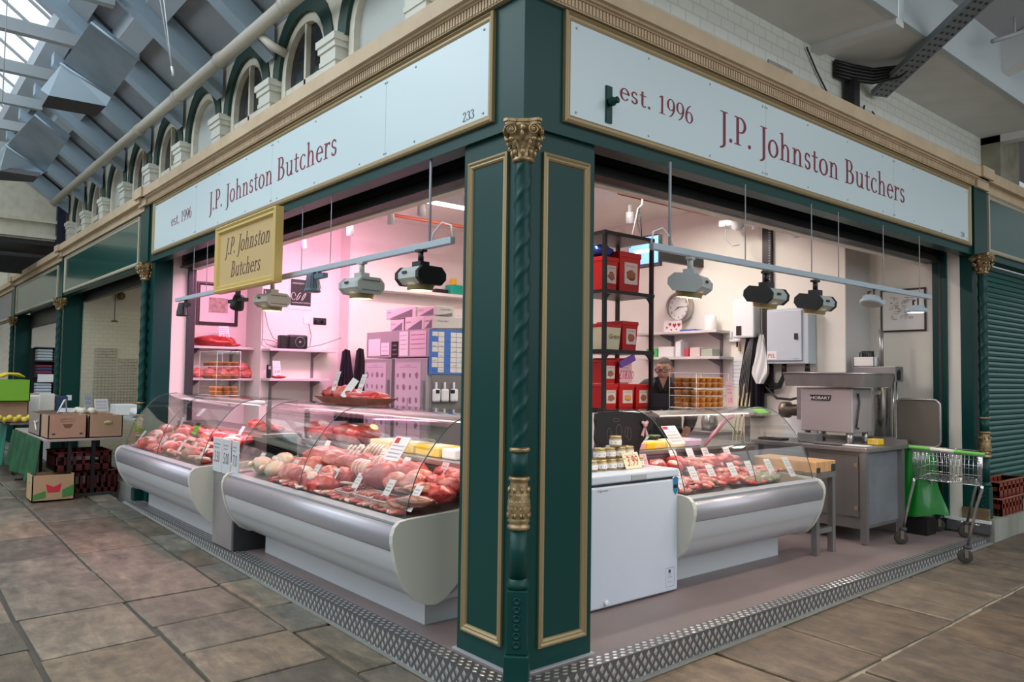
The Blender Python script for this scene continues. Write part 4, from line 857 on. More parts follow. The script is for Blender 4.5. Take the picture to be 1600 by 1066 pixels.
for k, (u, d) in enumerate([(1.78, .12), (2.02, .13), (2.24, .12)]):
    tray(WA1, u, d, 0, 'pale plastic tray of minced meat, %s along the front of the near left counter' % ['left one', 'middle one', 'right one'][k])
    b = MB(); rr = random.Random(k)
    blob(b, (0, 0, .02), (.085, .06, .025), k+2, .35, 4, 12)
    for q in range(60): x, y = rr.uniform(-.075, .075), rr.uniform(-.05, .05); blob(b, (x, y, .038), (.014, .01, .011), q, .3, 2, 3)
    p = WA1(u, d, deck(d)+.022); b.v = [(v[0]+p[0], v[1]+p[1], v[2]+p[2]) for v in b.v]
    o = b.obj('minced_meat', [M_RED, M_PINK, M_RED][k]); tag(o, 'heap of minced meat in the %s pale tray of the near left counter' % ['left', 'middle', 'right'][k], 'meat'); o['kind'] = 'stuff'
for k in range(8): put1('dice', k*3, 1.72+.05*(k % 4), .22+.05*(k//4), .03, k, 'diced red meat piece behind the mince trays', 'diced pieces behind the mince', 1.1)
for k in range(16): put1(['steak', 'chop', 'strip', 'chop'][k % 4], k, .70+.065*k, .065+.01*(k % 2), .004, 1.3*k, 'flat red cut laid along the front edge of the near left counter', 'cuts along the front edge', .9, .1)
for k in range(10): put1(['strip', 'chop'][k % 2], k, 1.66+.09*k, .055, .004, .9*k, 'small cut tucked before the mince trays in the near left counter', 'small cuts before the mince trays', .75, .1)
# green parsley divider
b = MB()
for k in range(40):
    x = R.uniform(1.68, 1.9); blob(b, WA1(x, R.uniform(.17, .2), .70+R.uniform(0, .02)), (.012, .01, .008), k, .4, 2, 3)
o = b.obj('parsley_garnish', mat('parsley', (.10, .20, .06), .6, noise=(30, (.2, .3, .12), .4, .6))); tag(o, 'strip of green garnish behind the mince trays', 'garnish'); o['kind'] = 'stuff'
fr = [.17, .51, .81, 1.19, 1.48, 1.82, 2.22, 2.53]
od = ['first', 'second', 'third', 'fourth', 'fifth', 'sixth', 'seventh', 'eighth']
for k, u in enumerate(fr): price_tag(WA1(u, .085, deck(.085)+.025), 0, ['3.99', '6.99', '7.99', '5.49', '4.99', '4.30', '7.99', '5.50'][k], 'price tag, %s from the left along the front of the near left counter' % od[k], .078, .17, 32, None, INK if k in (1, 2, 5) else REDINK)
for k, (u, d) in enumerate([(.62, .46), (1.10, .50), (1.48, .48), (1.76, .40), (1.98, .36), (2.40, .38)]): price_tag(WA1(u, d, deck(d)+.10), 0, ['6.99', '9.99', '5.99', '8.99', '14.99', '18.99'][k], 'price tag, %s from the left in the back row of the near left counter' % od[k], .075, .16, 28, [TAGW, TAGW, TAGW, TAGW, TAGW, TAGP][k])
# --- counter A2: chops in ranks
for r_ in range(3):
    for k in range(13):
        u = .22+.17*k; d = .10+.13*r_
        kd = ['chop', 'steak', 'joint', 'chop'][(k+r_) % 4]; lf = [.01, .05, .08][r_]
        put1(kd, k+r_, u, d, lf, .35*k, '%s %s in the %s row of the far left counter' % ({'chop': 'pink chop', 'steak': 'red marbled steak', 'joint': 'small pink joint'}[kd], 'laid among other cuts', ['front', 'middle', 'back'][r_]), 'cuts in the %s row of the far left counter' % ['front', 'middle', 'back'][r_], .95, .45 if r_ < 2 else .2, WA2)
for k in range(5): put1('slab', k, .5+.42*k, .46, .12, .1*k, 'long pink slab at the back of the far left counter, %s from the left' % od[k], None, .8, .1, WA2)
for k, u in enumerate([.12, .36, .60, .92, 1.22, 1.55, 1.88, 2.2]): price_tag(WA2(u, .07, deck(.07)+.02), 0, PRI[(k*5) % 12], 'narrow price tag, %s from the left along the front of the far left counter' % od[k], .07, .18, 34)
price_tag(WA2(.75, .33, .86), 0, '6.99', 'single upright price tag in the back row of the far left counter', .06, .16, 20); price_tag(WA2(2.2, .42, .86), 0, '8.49', 'price tag in the back right of the far left counter by the green sticker', .07, .15, 30)
t = thing('price_card', 'white card stuck on the curved glass of the far left counter near its seam', 'price tag', WA2(1.75, .205, 1.075)); t.rotation_euler = (math.radians(-45), 0, 0)
b = MB(); b.box(-.05, 0, 0, .05, .003, .10); b.obj('card', TAGW, t, False); b = MB(); scrib(b, lambda x, z: (x, -.0006, z), -.035, .035, .02, .012, 4); scrib(b, lambda x, z: (x, -.0006, z), -.035, .03, .05, .014, 6); b.obj('handwriting', INK, t, False)
LIME = mat('lime_green_card', (.22, .62, .04), .5)
t = thing('lime_sticker', 'lime green sticker card with black ends on the far left counter', 'sticker', WA2(2.0, .09, .905)); t.rotation_euler = (math.radians(-24), 0, 0)
b = MB(); b.box(-.06, 0, 0, .06, .003, .115); b.obj('card', LIME, t, False); b = MB(); b.box(-.06, -.001, 0, .06, .0, .016); b.box(-.06, -.001, .10, .06, 0, .13); b.obj('black_band', BLACK, t, False)
# --- counter B
for k in range(14): put1(['steak', 'beef', 'steak', 'joint'][k % 4], k, .10+.075*k, .36+.05*(k % 3), .05+.02*(k % 2), .3*k, 'red steak heaped at the back left of the right counter', 'red steaks at the back of the right counter', .75, .2, WB_, PI/2)
for k in range(56): put1('strip', k, .08+.046*(k % 22), .06+.05*(k % 5), .01+.014*(k % 4), .9*k, 'pale pork strip in the front of the right counter', 'pale pork strips in the right counter', .95, .2, WB_, PI/2)
for k in range(30): put1('strip', k, .58+.05*(k % 12), .22+.06*(k % 4), .03+.03*(k % 4), 1.1*k, 'pink strip of meat piled in the middle of the right counter', 'pink strips in the middle of the right counter', 1.0, .4, WB_, PI/2)
for k in range(18): put1('herbed', k, .96+.07*(k % 6), .06+.07*(k//6)+.02*(k % 2), .01, .7*k, 'herb coated green-grey piece of meat in the right part of the right counter', 'herb coated pieces', 1.0, .2, WB_, PI/2)
for k in range(24): put1('sausage', k, 1.10+.045*(k % 12), .26+.10*(k//12), .02, PI/2+.1*(k % 3), 'sausage lying in a row in the right part of the right counter', 'sausages in the right counter', .9, .1, WB_, PI/2)
for k, u in enumerate([.06, .28, .50, .78, 1.02, 1.30, 1.58]): price_tag(WB_(u, .08 if k else .05, deck(.08)+.02), PI/2, ['7.99', '6.99', '5.99', '7.99', '7.50', '4.99', '7.50'][k], 'white price tag, %s from the left along the front of the right counter' % od[k], .085, .18, 30)
for k, (u, d) in enumerate([(.50, .45), (.74, .47), (.92, .45), (1.18, .42)]): price_tag(WB_(u, d, deck(d)+.08), PI/2, ['9.99', '8.99', '8.50', '7.99'][k], 'price tag in the back row of the right counter, %s from the left' % od[k], .085, .15, 26)
t = thing('lime_sticker', 'lime green sticker inside the upper right glass of the right counter', 'sticker', WB_(1.55, .33, 1.205)); t.rotation_euler = (math.radians(-63), 0, PI/2)
b = MB(); b.box(-.09, 0, 0, .09, .003, .10); b.obj('card', LIME, t, False); b = MB(); b.box(-.09, -.001, 0, .09, 0, .012); b.box(-.09, -.001, .09, .09, 0, .10); b.obj('black_band', mat('dark_green_ink', (.02, .10, .02), .5), t, False)
t = thing('price_card', 'white notice card stuck on the left end glass of the right counter', 'price tag', WB_(.10, .145, 1.02)); t.rotation_euler = (math.radians(-38), 0, PI/2)
b = MB(); b.box(-.07, 0, 0, .09, .003, .16); b.obj('card', TAGW, t, False); b = MB(); b.box(-.065, -.0008, .13, -.01, 0, .155); b.obj('red_block', REDINK, t, False); b = MB()
for k in range(4): scrib(b, lambda x, z: (x, -.0006, z), -.055, .075, .02+.027*k, .012, k)
b.obj('handwriting', INK, t, False)
t = thing('price_card', 'white notice card stuck on the right end glass of the near left counter', 'price tag', WA1(2.30, .10, .97)); t.rotation_euler = (math.radians(-35), 0, 0)
b = MB(); b.box(-.085, 0, 0, .085, .003, .17); b.obj('card', TAGW, t, False); b = MB(); b.box(-.07, -.0008, .12, -.02, 0, .16); b.obj('red_block', REDINK, t, False); b = MB()
for k in range(4): scrib(b, lambda x, z: (x, -.0006, z), -.07, .07, .02+.026*k, .012, k+9)
b.obj('handwriting', mat('blue_ink', (.05, .08, .3), .6), t, False)
# pink stay inside the right counter
t = thing('glass_stay', 'pink plastic stay propping the glass of the right counter', 'stay', WB_(.93, .5, .95)); b = MB(); b.tube([WB_(.93, .52, .94), WB_(1.0, .36, 1.16), WB_(1.08, .33, 1.20)], .016, 6); b.obj('bar', mat('pink_plastic', (.62, .32, .42), .4), t)
# yellow trays and things on the rear shelves
YEL = mat('yellow_packaging', (.78, .50, .02), .35, noise=(5, (.72, .60, .25), .55, .7)); BUTTER = mat('pale_yellow', (.80, .68, .36), .4)
def pack(W, u, d, lu, ld, h, m, label, name='food_pack', base=0, z=.936, cat='packet'):
    t = thing(name, label, cat, W(u, d, z), None, base); b = MB(); b.bbox(-lu/2, -ld/2, 0, lu/2, ld/2, h, min(.012, h/3)); b.obj('wrapper', m, t, False)
    b = MB(); b.box(-lu*.3, -ld*.3, h, lu*.3, ld*.3, h+.0015); b.obj('label_patch', PAPER, t, False); return t
for k, (u, lu, m, lb) in enumerate([(1.30, .30, BUTTER, 'cream coloured tub of dripping on the rear shelf of the near left counter'), (1.62, .28, YEL, 'yellow packet on the rear shelf behind the rolled joints'), (1.94, .30, YEL, 'larger yellow packet on the rear shelf behind the beef'), (2.2, .16, PAPER, 'white packet at the right of the yellow packets on the rear shelf')]): pack(WA1, u, .72, lu, .22, .07, m, lb)
for k, (u, lu, m, lb) in enumerate([(.14, .2, mat('salmon_pack', (.75, .38, .32), .4), 'salmon pink packet on the rear shelf of the right counter'), (.36, .24, YEL, 'bright yellow packet on the rear shelf of the right counter'), (.62, .22, BUTTER, 'pale yellow packet in the middle of the rear shelf of the right counter'), (.85, .22, mat('lilac_pack', (.55, .42, .55), .4), 'lilac packet at the right of the rear shelf of the right counter')]): pack(WB_, u, .66, lu, .2, .06, m, lb, base=PI/2)
for k in range(2):
    t = thing('garnish_bowl', 'small bowl of green leaves on the rear shelf of the right counter, %s one' % ['left', 'right'][k], 'bowl', WB_(.34+.14*k, .70, 1.0)); b = MB(); b.lathe([(.0, 0), (.045, 0), (.065, .03), (.06, .032), (.04, .008), (0, .008)], 16, cap=False); b.obj('bowl', BLACK if k else GREYP, t, False)
    b = MB()
    for q in range(14): blob(b, (.04*math.cos(q), .04*math.sin(q*1.7), .03), (.02, .014, .008), q, .3, 2, 4)
    b.obj('leaves', mat('parsley', (.1, .2, .06), .6), t, False)
# fat joints in plastic on the far end shelf
for k in range(4): meat(['joint', 'slab', 'joint', 'beef'][k], k, WA1(.05+.27*k, .72, .937), .5*k, 'pale meat joint wrapped on the rear shelf at the left end of the near counter', 'wrapped joints on the rear shelf', 1.25)
meat('slab', 1, WA2(2.25, .74, .937), .4, 'round pink cut lying on the rear shelf of the far left counter', None, .8)
meat('beef', 2, WA2(1.9, .74, .937), .4, 'reddish cut left of the round one on the rear shelf of the far left counter', None, .8)
# meat platter on top of the near counter
t = thing('meat_platter', 'shallow wooden platter holding joints on top of the near left counter', 'platter', WA1(.72, .70, 1.257)); b = MB()
b._add([(-.46, -.14, .055), (.46, -.14, .055), (.46, .14, .055), (-.46, .14, .055), (-.38, -.09, 0), (.38, -.09, 0), (.38, .09, 0), (-.38, .09, 0), (-.44, -.12, .055), (.44, -.12, .055), (.44, .12, .055), (-.44, .12, .055), (-.36, -.075, .012), (.36, -.075, .012), (.36, .075, .012), (-.36, .075, .012)],
    [(4, 7, 6, 5), (0, 1, 5, 4), (1, 2, 6, 5), (2, 3, 7, 6), (3, 0, 4, 7), (12, 13, 14, 15), (8, 12, 13, 9), (9, 13, 14, 10), (10, 14, 15, 11), (11, 15, 12, 8), (0, 8, 9, 1), (1, 9, 10, 2), (2, 10, 11, 3), (3, 11, 8, 0)]); b.obj('tray', mat('red_brown_wood', (.20, .06, .03), .4, noise=(8, (.10, .03, .02), .4, .7)), t, False)
for k, (kd, u, s, sc, lb) in enumerate([('beef', -.34, 0, 1.0, 'dark red ham joint at the left end of the platter on the near counter'), ('joint', -.16, 1, 1.1, 'pink joint under the left tag of the platter'), ('joint', .0, 2, .9, 'pale fatty joint in the middle of the platter'), ('slab', .24, 1, 1.0, 'long orange-pink joint at the right end of the platter')]):
    o = meat(kd, s, WA1(.72+u, .70, 1.272), .2*k, lb, None, sc)
price_tag(WA1(.50, .62, 1.36), 0, '8.99', 'price tag standing at the left of the platter on the near counter', .07, .17, 18); price_tag(WA1(.93, .62, 1.34), 0, '9.99', 'price tag standing at the right of the platter on the near counter', .075, .17, 20)
t = thing('blank_card', 'bright blank white card leaning in the middle of the platter', 'card', WA1(.68, .62, 1.31)); t.rotation_euler = (math.radians(-30), .3, 0); b = MB(); b.box(-.05, 0, 0, .05, .003, .18); b.obj('card', PAPER, t, False)

# ------------------------------------------------------------------ pie cabinets
PIE = mat('pie_crust', (.62, .27, .06), .5, noise=(18, (.45, .16, .03), .45, .65)); PAST = mat('brown_pastry', (.34, .16, .06), .6, noise=(20, (.2, .09, .04), .4, .6))
def pie_cab(label, loc, rz, L, D, shelves, H, fill, where, layers):
    t = thing('pie_cabinet', label, 'cabinet', loc, None, rz)
    b = MB(); b.box(0, 0, 0, .005, D, H); b.box(L-.005, 0, 0, L, D, H); b.box(0, 0, H-.005, L, D, H); b.obj('acrylic_shell', ACRY, t, False)
    for z in shelves: b = MB(); b.box(.006, .005, z, L-.006, D, z+.004); b.obj('shelf', ACRY, t, False)
    b = MB()
    for x in (0, L):
        for y in (0, D): b.tube([(x, y, 0), (x, y, H)], .0022, 4)
    for z in list(shelves)+[H]: b.tube([(0, 0, z), (L, 0, z), (L, D, z), (0, D, z)], .0022, 4, True)
    b.obj('edges', WHITEP, t, False)
    b = MB(); r = .037; b.lathe([(0, 0), (r*.82, 0), (r, .032), (r*1.06, .034), (r*.98, .039), (r*.5, .042), (0, .043)], 14, cap=False); me = b.mesh('pie', PIE); me2 = b.mesh('pie', PAST)
    Rm = Matrix.Rotation(rz, 4, 'Z')
    for zi, z in enumerate(shelves):
        for (u, m2) in fill[zi]:
            for row in range(3):
                for st in range(layers[zi]):
                    o = bpy.data.objects.new('pie', me2 if m2 else me); COL.objects.link(o); p = Vector(loc)+Rm @ Vector((u, .05+.085*row, z+.005+.044*st)); o.location = p
                    tag(o, '%s small round pie on the %s shelf of the %s' % ('dark' if m2 else 'golden', ['bottom', 'middle', 'top', 'uppermost'][zi], where), 'pie', 'pies on the %s shelf of the %s' % (['bottom', 'middle', 'top', 'uppermost'][zi], where))
    return t
ub = [.06, .145, .235]; 
pie_cab('clear acrylic pie cabinet on top of the right counter', (-1.10, 2.88, 1.258), PI/2, .45, .28, (.0, .10, .165), .29, [[(.05+.084*k, 0) for k in range(5)], [(.05+.084*k, 0) for k in range(5)], [(.05+.084*k, 0) for k in range(5)]], 'right pie cabinet', (2, 1, 2))
price_tag((-1.08, 3.33, 1.262), PI/2, '1.75', 'pink price tag on the right end of the pie cabinet', .09, .22, 4, TAGP)
pie_cab('clear acrylic pie cabinet on top of the far left counter', (-5.98, .45, 1.258), 0, .55, .25, (.0, .17, .31), .47, [[(.30, 0), (.39, 0), (.48, 0)], [(.08, 1), (.17, 1), (.39, 0), (.48, 0)], [(.08, 1), (.17, 1), (.39, 0), (.48, 0)]], 'left pie cabinet', (2, 1, 1))
# steel box between the two left counters with three price boards
t = thing('steel_cabinet', 'narrow stainless steel cabinet standing between the two left counters', 'cabinet', (-3.89, .1, 0))
b = MB(); b.bbox(-4.12, .0, .01, -3.67, .5, .64, .006); b.obj('body', mat('dull_steel', (.40, .38, .38), .42, .6, noise=(4, (.34, .31, .31), .4, .7)), t); b = MB(); b.box(-3.67, .02, 0, -3.655, .5, .64); b.obj('gap_shade', DARK, t)  # solid dark strip fills the gap in place of its shade
for k, (x0, x1, pr) in enumerate([(-4.13, -3.92, '3.50'), (-3.89, -3.72, '5.00'), (-3.675, -3.53, '7.0')]):
    t = thing('price_board', 'tall white price board on the steel cabinet, %s' % ['left one', 'middle one', 'right one beside the dark gap'][k], 'price board', ((x0+x1)/2, -.005, .64))
    b = MB(); b.bbox(x0, -.012, .635, x1, .0, .93, .003); b.obj('board', mat('grey_white_board', (.55, .60, .62), .4), t); b = MB(); pt = lambda x, z: (x, -.0126, z); scrib(b, pt, x0+.03, x1-.03, .87, .015, k); scrib(b, pt, x0+.03, x1-.05, .84, .013, k+4)
    b.obj('handwriting', INK, t); b = MB(); sans(b, pr, lambda x, z: ((x0+x1)/2+x, -.0126, .72+z*1.8), .075, .1, 'CENTER'); b.obj('price', INK if k else MAROON, t)
# ------------------------------------------------------------------ lighting tracks and lamps
LGREY = mat('lamp_grey', (.50, .53, .52), .4); LGREEN = mat('lamp_sage_grey', (.40, .44, .40), .45); LBEIGE = mat('lamp_beige', (.42, .39, .33), .45); LBLUE = mat('lamp_slate_blue', (.10, .15, .20), .45); TRK = mat('track_blue_grey', (.42, .50, .56), .4)
def track(label, x0, x1, put, rods):
    p = put(x0, 2.27); t = thing('lamp_track', label, 'track', p)
    b = MB(); a = put(x0, 0); c = put(x1, 0); lo = [min(a[i], c[i])-(.018 if abs(a[i]-c[i]) < .01 else 0) for i in (0, 1)]; hi = [max(a[i], c[i])+(.018 if abs(a[i]-c[i]) < .01 else 0) for i in (0, 1)]
    b.bbox(lo[0], lo[1], 2.25, hi[0], hi[1], 2.29, .004); b.obj('rail', TRK, t)
    for u, r in rods: q = put(u, 0); b = MB(); b.cyl((q[0], q[1], 2.28), (q[0], q[1], 2.80), r, 8); b.obj('rod', GREYP, t)
    b = MB(); q = put(x1 if x1 > -1 and x0 < -4 else x0, 0); s = put((x1-.22) if x1 > -1 and x0 < -4 else x0+.2, 0)
    b.tube([(q[0], q[1], 2.29), (q[0]*.9+s[0]*.1, q[1]*.9+s[1]*.1, 2.36), (q[0]*.5+s[0]*.5, q[1]*.5+s[1]*.5, 2.39), (s[0]*.9+q[0]*.1, s[1]*.9+q[1]*.1, 2.34), (s[0], s[1], 2.29)], .005, 6); b.obj('cable', WHITEP, t)
track('long pale lamp track hanging in the left front opening', -5.84, -.75, lambda u, z: (u, .14, z), [(-5.3, .003), (-4.9, .003), (-3.2, .003), (-2.75, .003), (-2.27, .003), (-.99, .008)])
track('long pale lamp track hanging in the right front opening', 1.09, 4.97, lambda u, z: (-.09, u, z), [(1.26, .009), (2.05, .004), (2.9, .004), (3.3, .004), (4.05, .004), (4.75, .004)])
def octo(w, h, c): return [(-w+c, -h), (w-c, -h), (w, -h+c), (w, h-c), (w-c, h), (-w+c, h), (-w, h-c), (-w, -h+c)]
def box_lamp(label, loc, rz, side, end, vents=False, tiltx=0, stem=BLACK, bulb=BULB):
    t = thing('track_lamp', label, 'lamp', loc, 'lamps on the tracks', rz)
    M = Matrix.Rotation(tiltx, 4, 'X')
    b = MB(); b.prism(octo(.105, .052, .035), -.10, .10, 'x', M); b.obj('housing', side, t, False)
    for s in (-1, 1):
        b = MB(); b.prism(octo(.108, .055, .036), min(s*.085, s*.112), max(s*.085, s*.112), 'x', M)
        b.obj('end_cap', end, t, False)
    if vents:
        b = MB()
        for k in range(10): b.box(.1122, -.07+.0145*k, .028, .114, -.062+.0145*k, .036, M); b.box(.1122, -.07+.0145*k, -.036, .114, -.062+.0145*k, -.030, M)
        b.obj('vent_slots', DARK, t, False)
    b = MB(); b.box(-.04, -.112, .01, .0, -.105, .025, M); b.obj('maker_plate', DARK, t, False)
    b = MB(); b.lathe([(.082, -.05), (.084, -.06), (.078, -.068), (.080, -.076), (.074, -.086)], 24, M=M, cap=False); b.obj('lens_ring', GOLD if bulb is BULB else side, t, False)
    b = MB(); b.lathe([(0, -.084), (.073, -.084), (.073, -.078), (0, -.078)], 24, M=M, cap=False); b.obj('lens', bulb, t, False)
    b = MB(); b.box(-.04, -.035, .045, .04, .035, .09); b.cyl((0, 0, .09), (0, 0, .155), .018, 10); b.box(-.035, -.02, .15, .035, .02, .165); b.obj('bracket', stem, t, False)
    return t
def cone_lamp(label, loc, rz, m, tilt=0, lit=None):
    t = thing('track_spotlight', label, 'lamp', loc, 'lamps on the tracks', rz); M = Matrix.Rotation(tilt, 4, 'Y')
    b = MB(); b.lathe([(.0, .07), (.035, .07), (.042, .06), (.058, -.05), (.062, -.06), (.062, -.07), (.055, -.072)], 20, M=M); b.obj('cone_shade', m, t, False)
    b = MB()
    for k in range(18):
        a = 2*PI*k/18; b._add([M @ Vector(((r_)*math.cos(a+da), (r_)*math.sin(a+da), z)) for r_, z in ((.044, .055), (.066, -.045)) for da in (-.05, .05)], [(0, 1, 3, 2)])
    b.obj('cooling_fins', DARK, t, False)
    b = MB(); b.lathe([(0, -.074), (.05, -.074)], 18, M=M, cap=False); b.obj('lens', lit or GREYP, t, False)
    b = MB(); b.box(.07, -.02, .02, .21, .02, .055); b.box(.03, -.012, .03, .08, .012, .05); b.box(.09, -.015, .055, .12, .015, .11); b.obj('driver_box', m, t, False)
    return t
zt = 2.10
cone_lamp('black cone spotlight at the far left end of the left track', (-5.62, .14, 2.16), 0, BLACK)
t = thing('track_spotlight', 'black twin arm spotlight partly behind the hanging gold sign', 'lamp', (-4.05, .14, 2.13), 'lamps on the tracks')
b = MB(); b.box(-.17, -.03, .0, .17, .03, .03); b.obj('arm', BLACK, t, False); b = MB(); b.lathe([(0, .07), (.045, .06), (.062, -.04), (.06, -.06), (0, -.062)], 16, M=Matrix.Rotation(.5, 4, 'Y')); b.obj('cone_shade', BLACK, t, False); b = MB(); b.box(-.02, -.015, .03, .02, .015, .13); b.obj('bracket', BLACK, t, False)
box_lamp('beige box lamp with lit lens right of the hanging gold sign', (-3.29, .14, 2.095), .1, LBEIGE, LBEIGE, True, 0, LBEIGE)
cone_lamp('slate blue finned cone spotlight in the middle of the left track', (-2.55, .14, 2.18), 0, LBLUE)
box_lamp('sage grey vented box lamp on the left track', (-1.80, .14, 2.09), .1, LGREY, LGREEN, True, 0, LGREEN)
box_lamp('black ended box lamp nearest the corner pillar on the left track', (-1.08, .14, 2.09), .1, LGREY, BLACK, False, 0, BLACK)
box_lamp('pale grey box lamp nearest the corner pillar on the right track', (-.09, 1.46, 2.08), PI/2+.35, LGREY, LGREY, True, .12, LGREY)
box_lamp('black ended box lamp second from the pillar on the right track', (-.09, 2.30, 2.075), PI/2, LGREEN, BLACK, False, .15)
box_lamp('black ended box lamp third from the pillar on the right track', (-.09, 2.95, 2.075), PI/2, LGREEN, BLACK, False, .15)
def disc_lamp(label, loc, rz, tilt, lit):
    t = thing('track_spotlight', label, 'lamp', loc, 'lamps on the tracks', rz); M = Matrix.Rotation(tilt, 4, 'Y')
    b = MB(); b.lathe([(0, .03), (.07, .03), (.075, .0), (.085, -.005), (.085, -.025), (.07, -.03)], 22, M=M); b.obj('disc_head', TRK, t, False)
    b = MB(); b.lathe([(0, -.031), (.066, -.031)], 20, M=M, cap=False); b.obj('lens', lit, t, False)
    b = MB(); b.box(.06, -.025, -.015, .20, .025, .02); b.obj('driver_box', TRK, t, False); b = MB(); b.tube([(-.04, 0, .03), (-.05, 0, .07), (-.01, 0, .075)], .008, 6); b.obj('handle', BLACK, t, False)
    b = MB(); b.cyl((.05, 0, .0), (.05, 0, .10), .008, 8); b.obj('bracket', DARK, t, False)
disc_lamp('unlit pale disc lamp tilted sideways on the right track', (-.09, 3.83, 2.15), PI/2, .3, GREYP)
disc_lamp('lit pale disc lamp at the far right end of the right track', (-.09, 4.66, 2.14), PI/2, 0, BULBW)
for x, c, p in ((-5.62, (1, .38, .48), 34), (-4.7, (1, .38, .48), 34), (-4.05, (1, .42, .46), 24), (-3.29, (1, .55, .36), 22), (-2.55, (1, .58, .32), 20), (-1.80, (1, .60, .32), 20), (-1.08, (1, .66, .38), 15)): spot('track_lamp_light', (x, .14, 1.99), (x, -.05, 0), p*(1.25 if x < -3.5 else .8), c, 104, .9, .06)
for y, c, p in ((1.46, (1, .88, .72), 24), (2.30, (1, .84, .72), 24), (2.95, (1, .84, .72), 24), (4.66, (1, .93, .82), 20)): spot('track_lamp_light', (-.09, y, 1.97), (-.5, y, 0), p, c, 140, .6, .06)
area('pink_light', (-5.0, 1.5, 3.12), .5, 46, PINK, (0, math.radians(38), 0), 1.6)
area('pink_light', (-4.6, 1.0, 3.0), .4, 26, PINK, (math.radians(32), math.radians(15), 0), 1.0)
# hanging gold sign
t = thing('hanging_sign', 'gold framed hanging sign with brown italic lettering below the left shop sign', 'sign', (-3.52, 0, 2.2))
HG = mat('sign_gold', (.55, .39, .17), .5); HGF = mat('bright_gold_frame', (.60, .43, .13), .38)
b = MB(); b.box(-4.13, -.005, 2.24, -2.9, .03, 2.75); b.obj('board', HG, t)
b = MB(); frame_rect(b, -4.18, 2.2, -2.86, 2.79, [(0, 0), (0, .03), (.015, .04), (.03, .028), (.05, .03), (.065, .006), (.07, 0)], lambda u, v, d: (u, -.0-d, v)); b.prism([(-4.18, 2.2), (-2.86, 2.2), (-2.86, 2.79), (-4.18, 2.79)], .0, .035, 'y'); b.obj('frame', HGF, t)
BRL = mat('brown_lettering', (.10, .035, .02), .5)
letters('J.P. Johnston', lambda a, c, i: (-4.0+a+c*.25, -.0062-.00004*i, 2.53+c), .145, .98, BRL, t); letters('Butchers', lambda a, c, i: (-3.86+a+c*.25, -.0062-.00004*i, 2.325+c), .135, .66, BRL, t)
b = MB()
for x in (-4.0, -3.05): b.box(x-.012, .0, 2.78, x+.012, .12, 2.80)
b.obj('bracket', DARK, t)

# ------------------------------------------------------------------ ceiling lights, spots, red pipe
for i, (x, y0, y1) in enumerate(((-4.52, 2.2, 3.6), (-2.64, 3.5, 4.8))):
    b = MB(); b.box(x-.05, y0, 3.5, x+.05, y1, 3.62); t = thing('ceiling_tube', ['lit tube lamp on the ceiling above the fridge', 'lit tube lamp on the ceiling above the back wall'][i], 'lamp', (x, (y0+y1)/2, 3.62)); b.obj('fitting', WHITEP, t); b = MB(); b.box(x-.04, y0+.02, 3.475, x+.04, y1-.02, 3.5); b.obj('tube', TUBE, t)
    b = MB(); b.cyl((x-.48 if i == 0 else x+.19, y0-.1, 3.38), (x-.48 if i == 0 else x+.19, y1+.1, 3.38), .02, 10); tag(b.obj('copper_pipe', mat('red_pipe', (.42, .09, .05), .45)), ['red pipe on the ceiling above the fridge', 'red pipe beside the rear ceiling tube'][i], 'pipe')
def mini_spot(label, loc, d):
    t = thing('ceiling_spotlight', label, 'lamp', loc, 'small white spotlights'); q = Vector(d).to_track_quat('Z', 'Y').to_matrix().to_4x4()
    b = MB(); b.lathe([(.0, .06), (.03, .06), (.036, .05), (.042, -.05), (.038, -.052)], 16, M=q); b.box(-.012, -.012, .05, .012, .012, .13); b.obj('can', WHITEP, t, False); b = MB(); b.lathe([(0, -.045), (.037, -.045)], 14, M=q, cap=False); b.obj('lens', BULBW, t, False)
b = MB(); b.box(-6.3, 1.56, 3.19, -3.2, 1.60, 3.23); tag(b.obj('spot_track', WHITEP), 'thin white ceiling track carrying four spotlights', 'track')
for k, x in enumerate((-5.86, -4.70, -3.86, -3.30)): mini_spot('small white spotlight, %s from the left on the thin ceiling track' % od[k], (x, 1.58, 3.06), (.2, -.15, 1))
for k, (x, y, z) in enumerate(((-2.3, 3.4, 3.1), (-1.9, 5.0, 3.2), (-1.6, 5.3, 3.1))): mini_spot(['small white spotlight near the black conduit', 'small white spotlight right of the conduit', 'small white spotlight near the shaded grey pillar'][k], (x, y, z), (.1, -.2, 1))

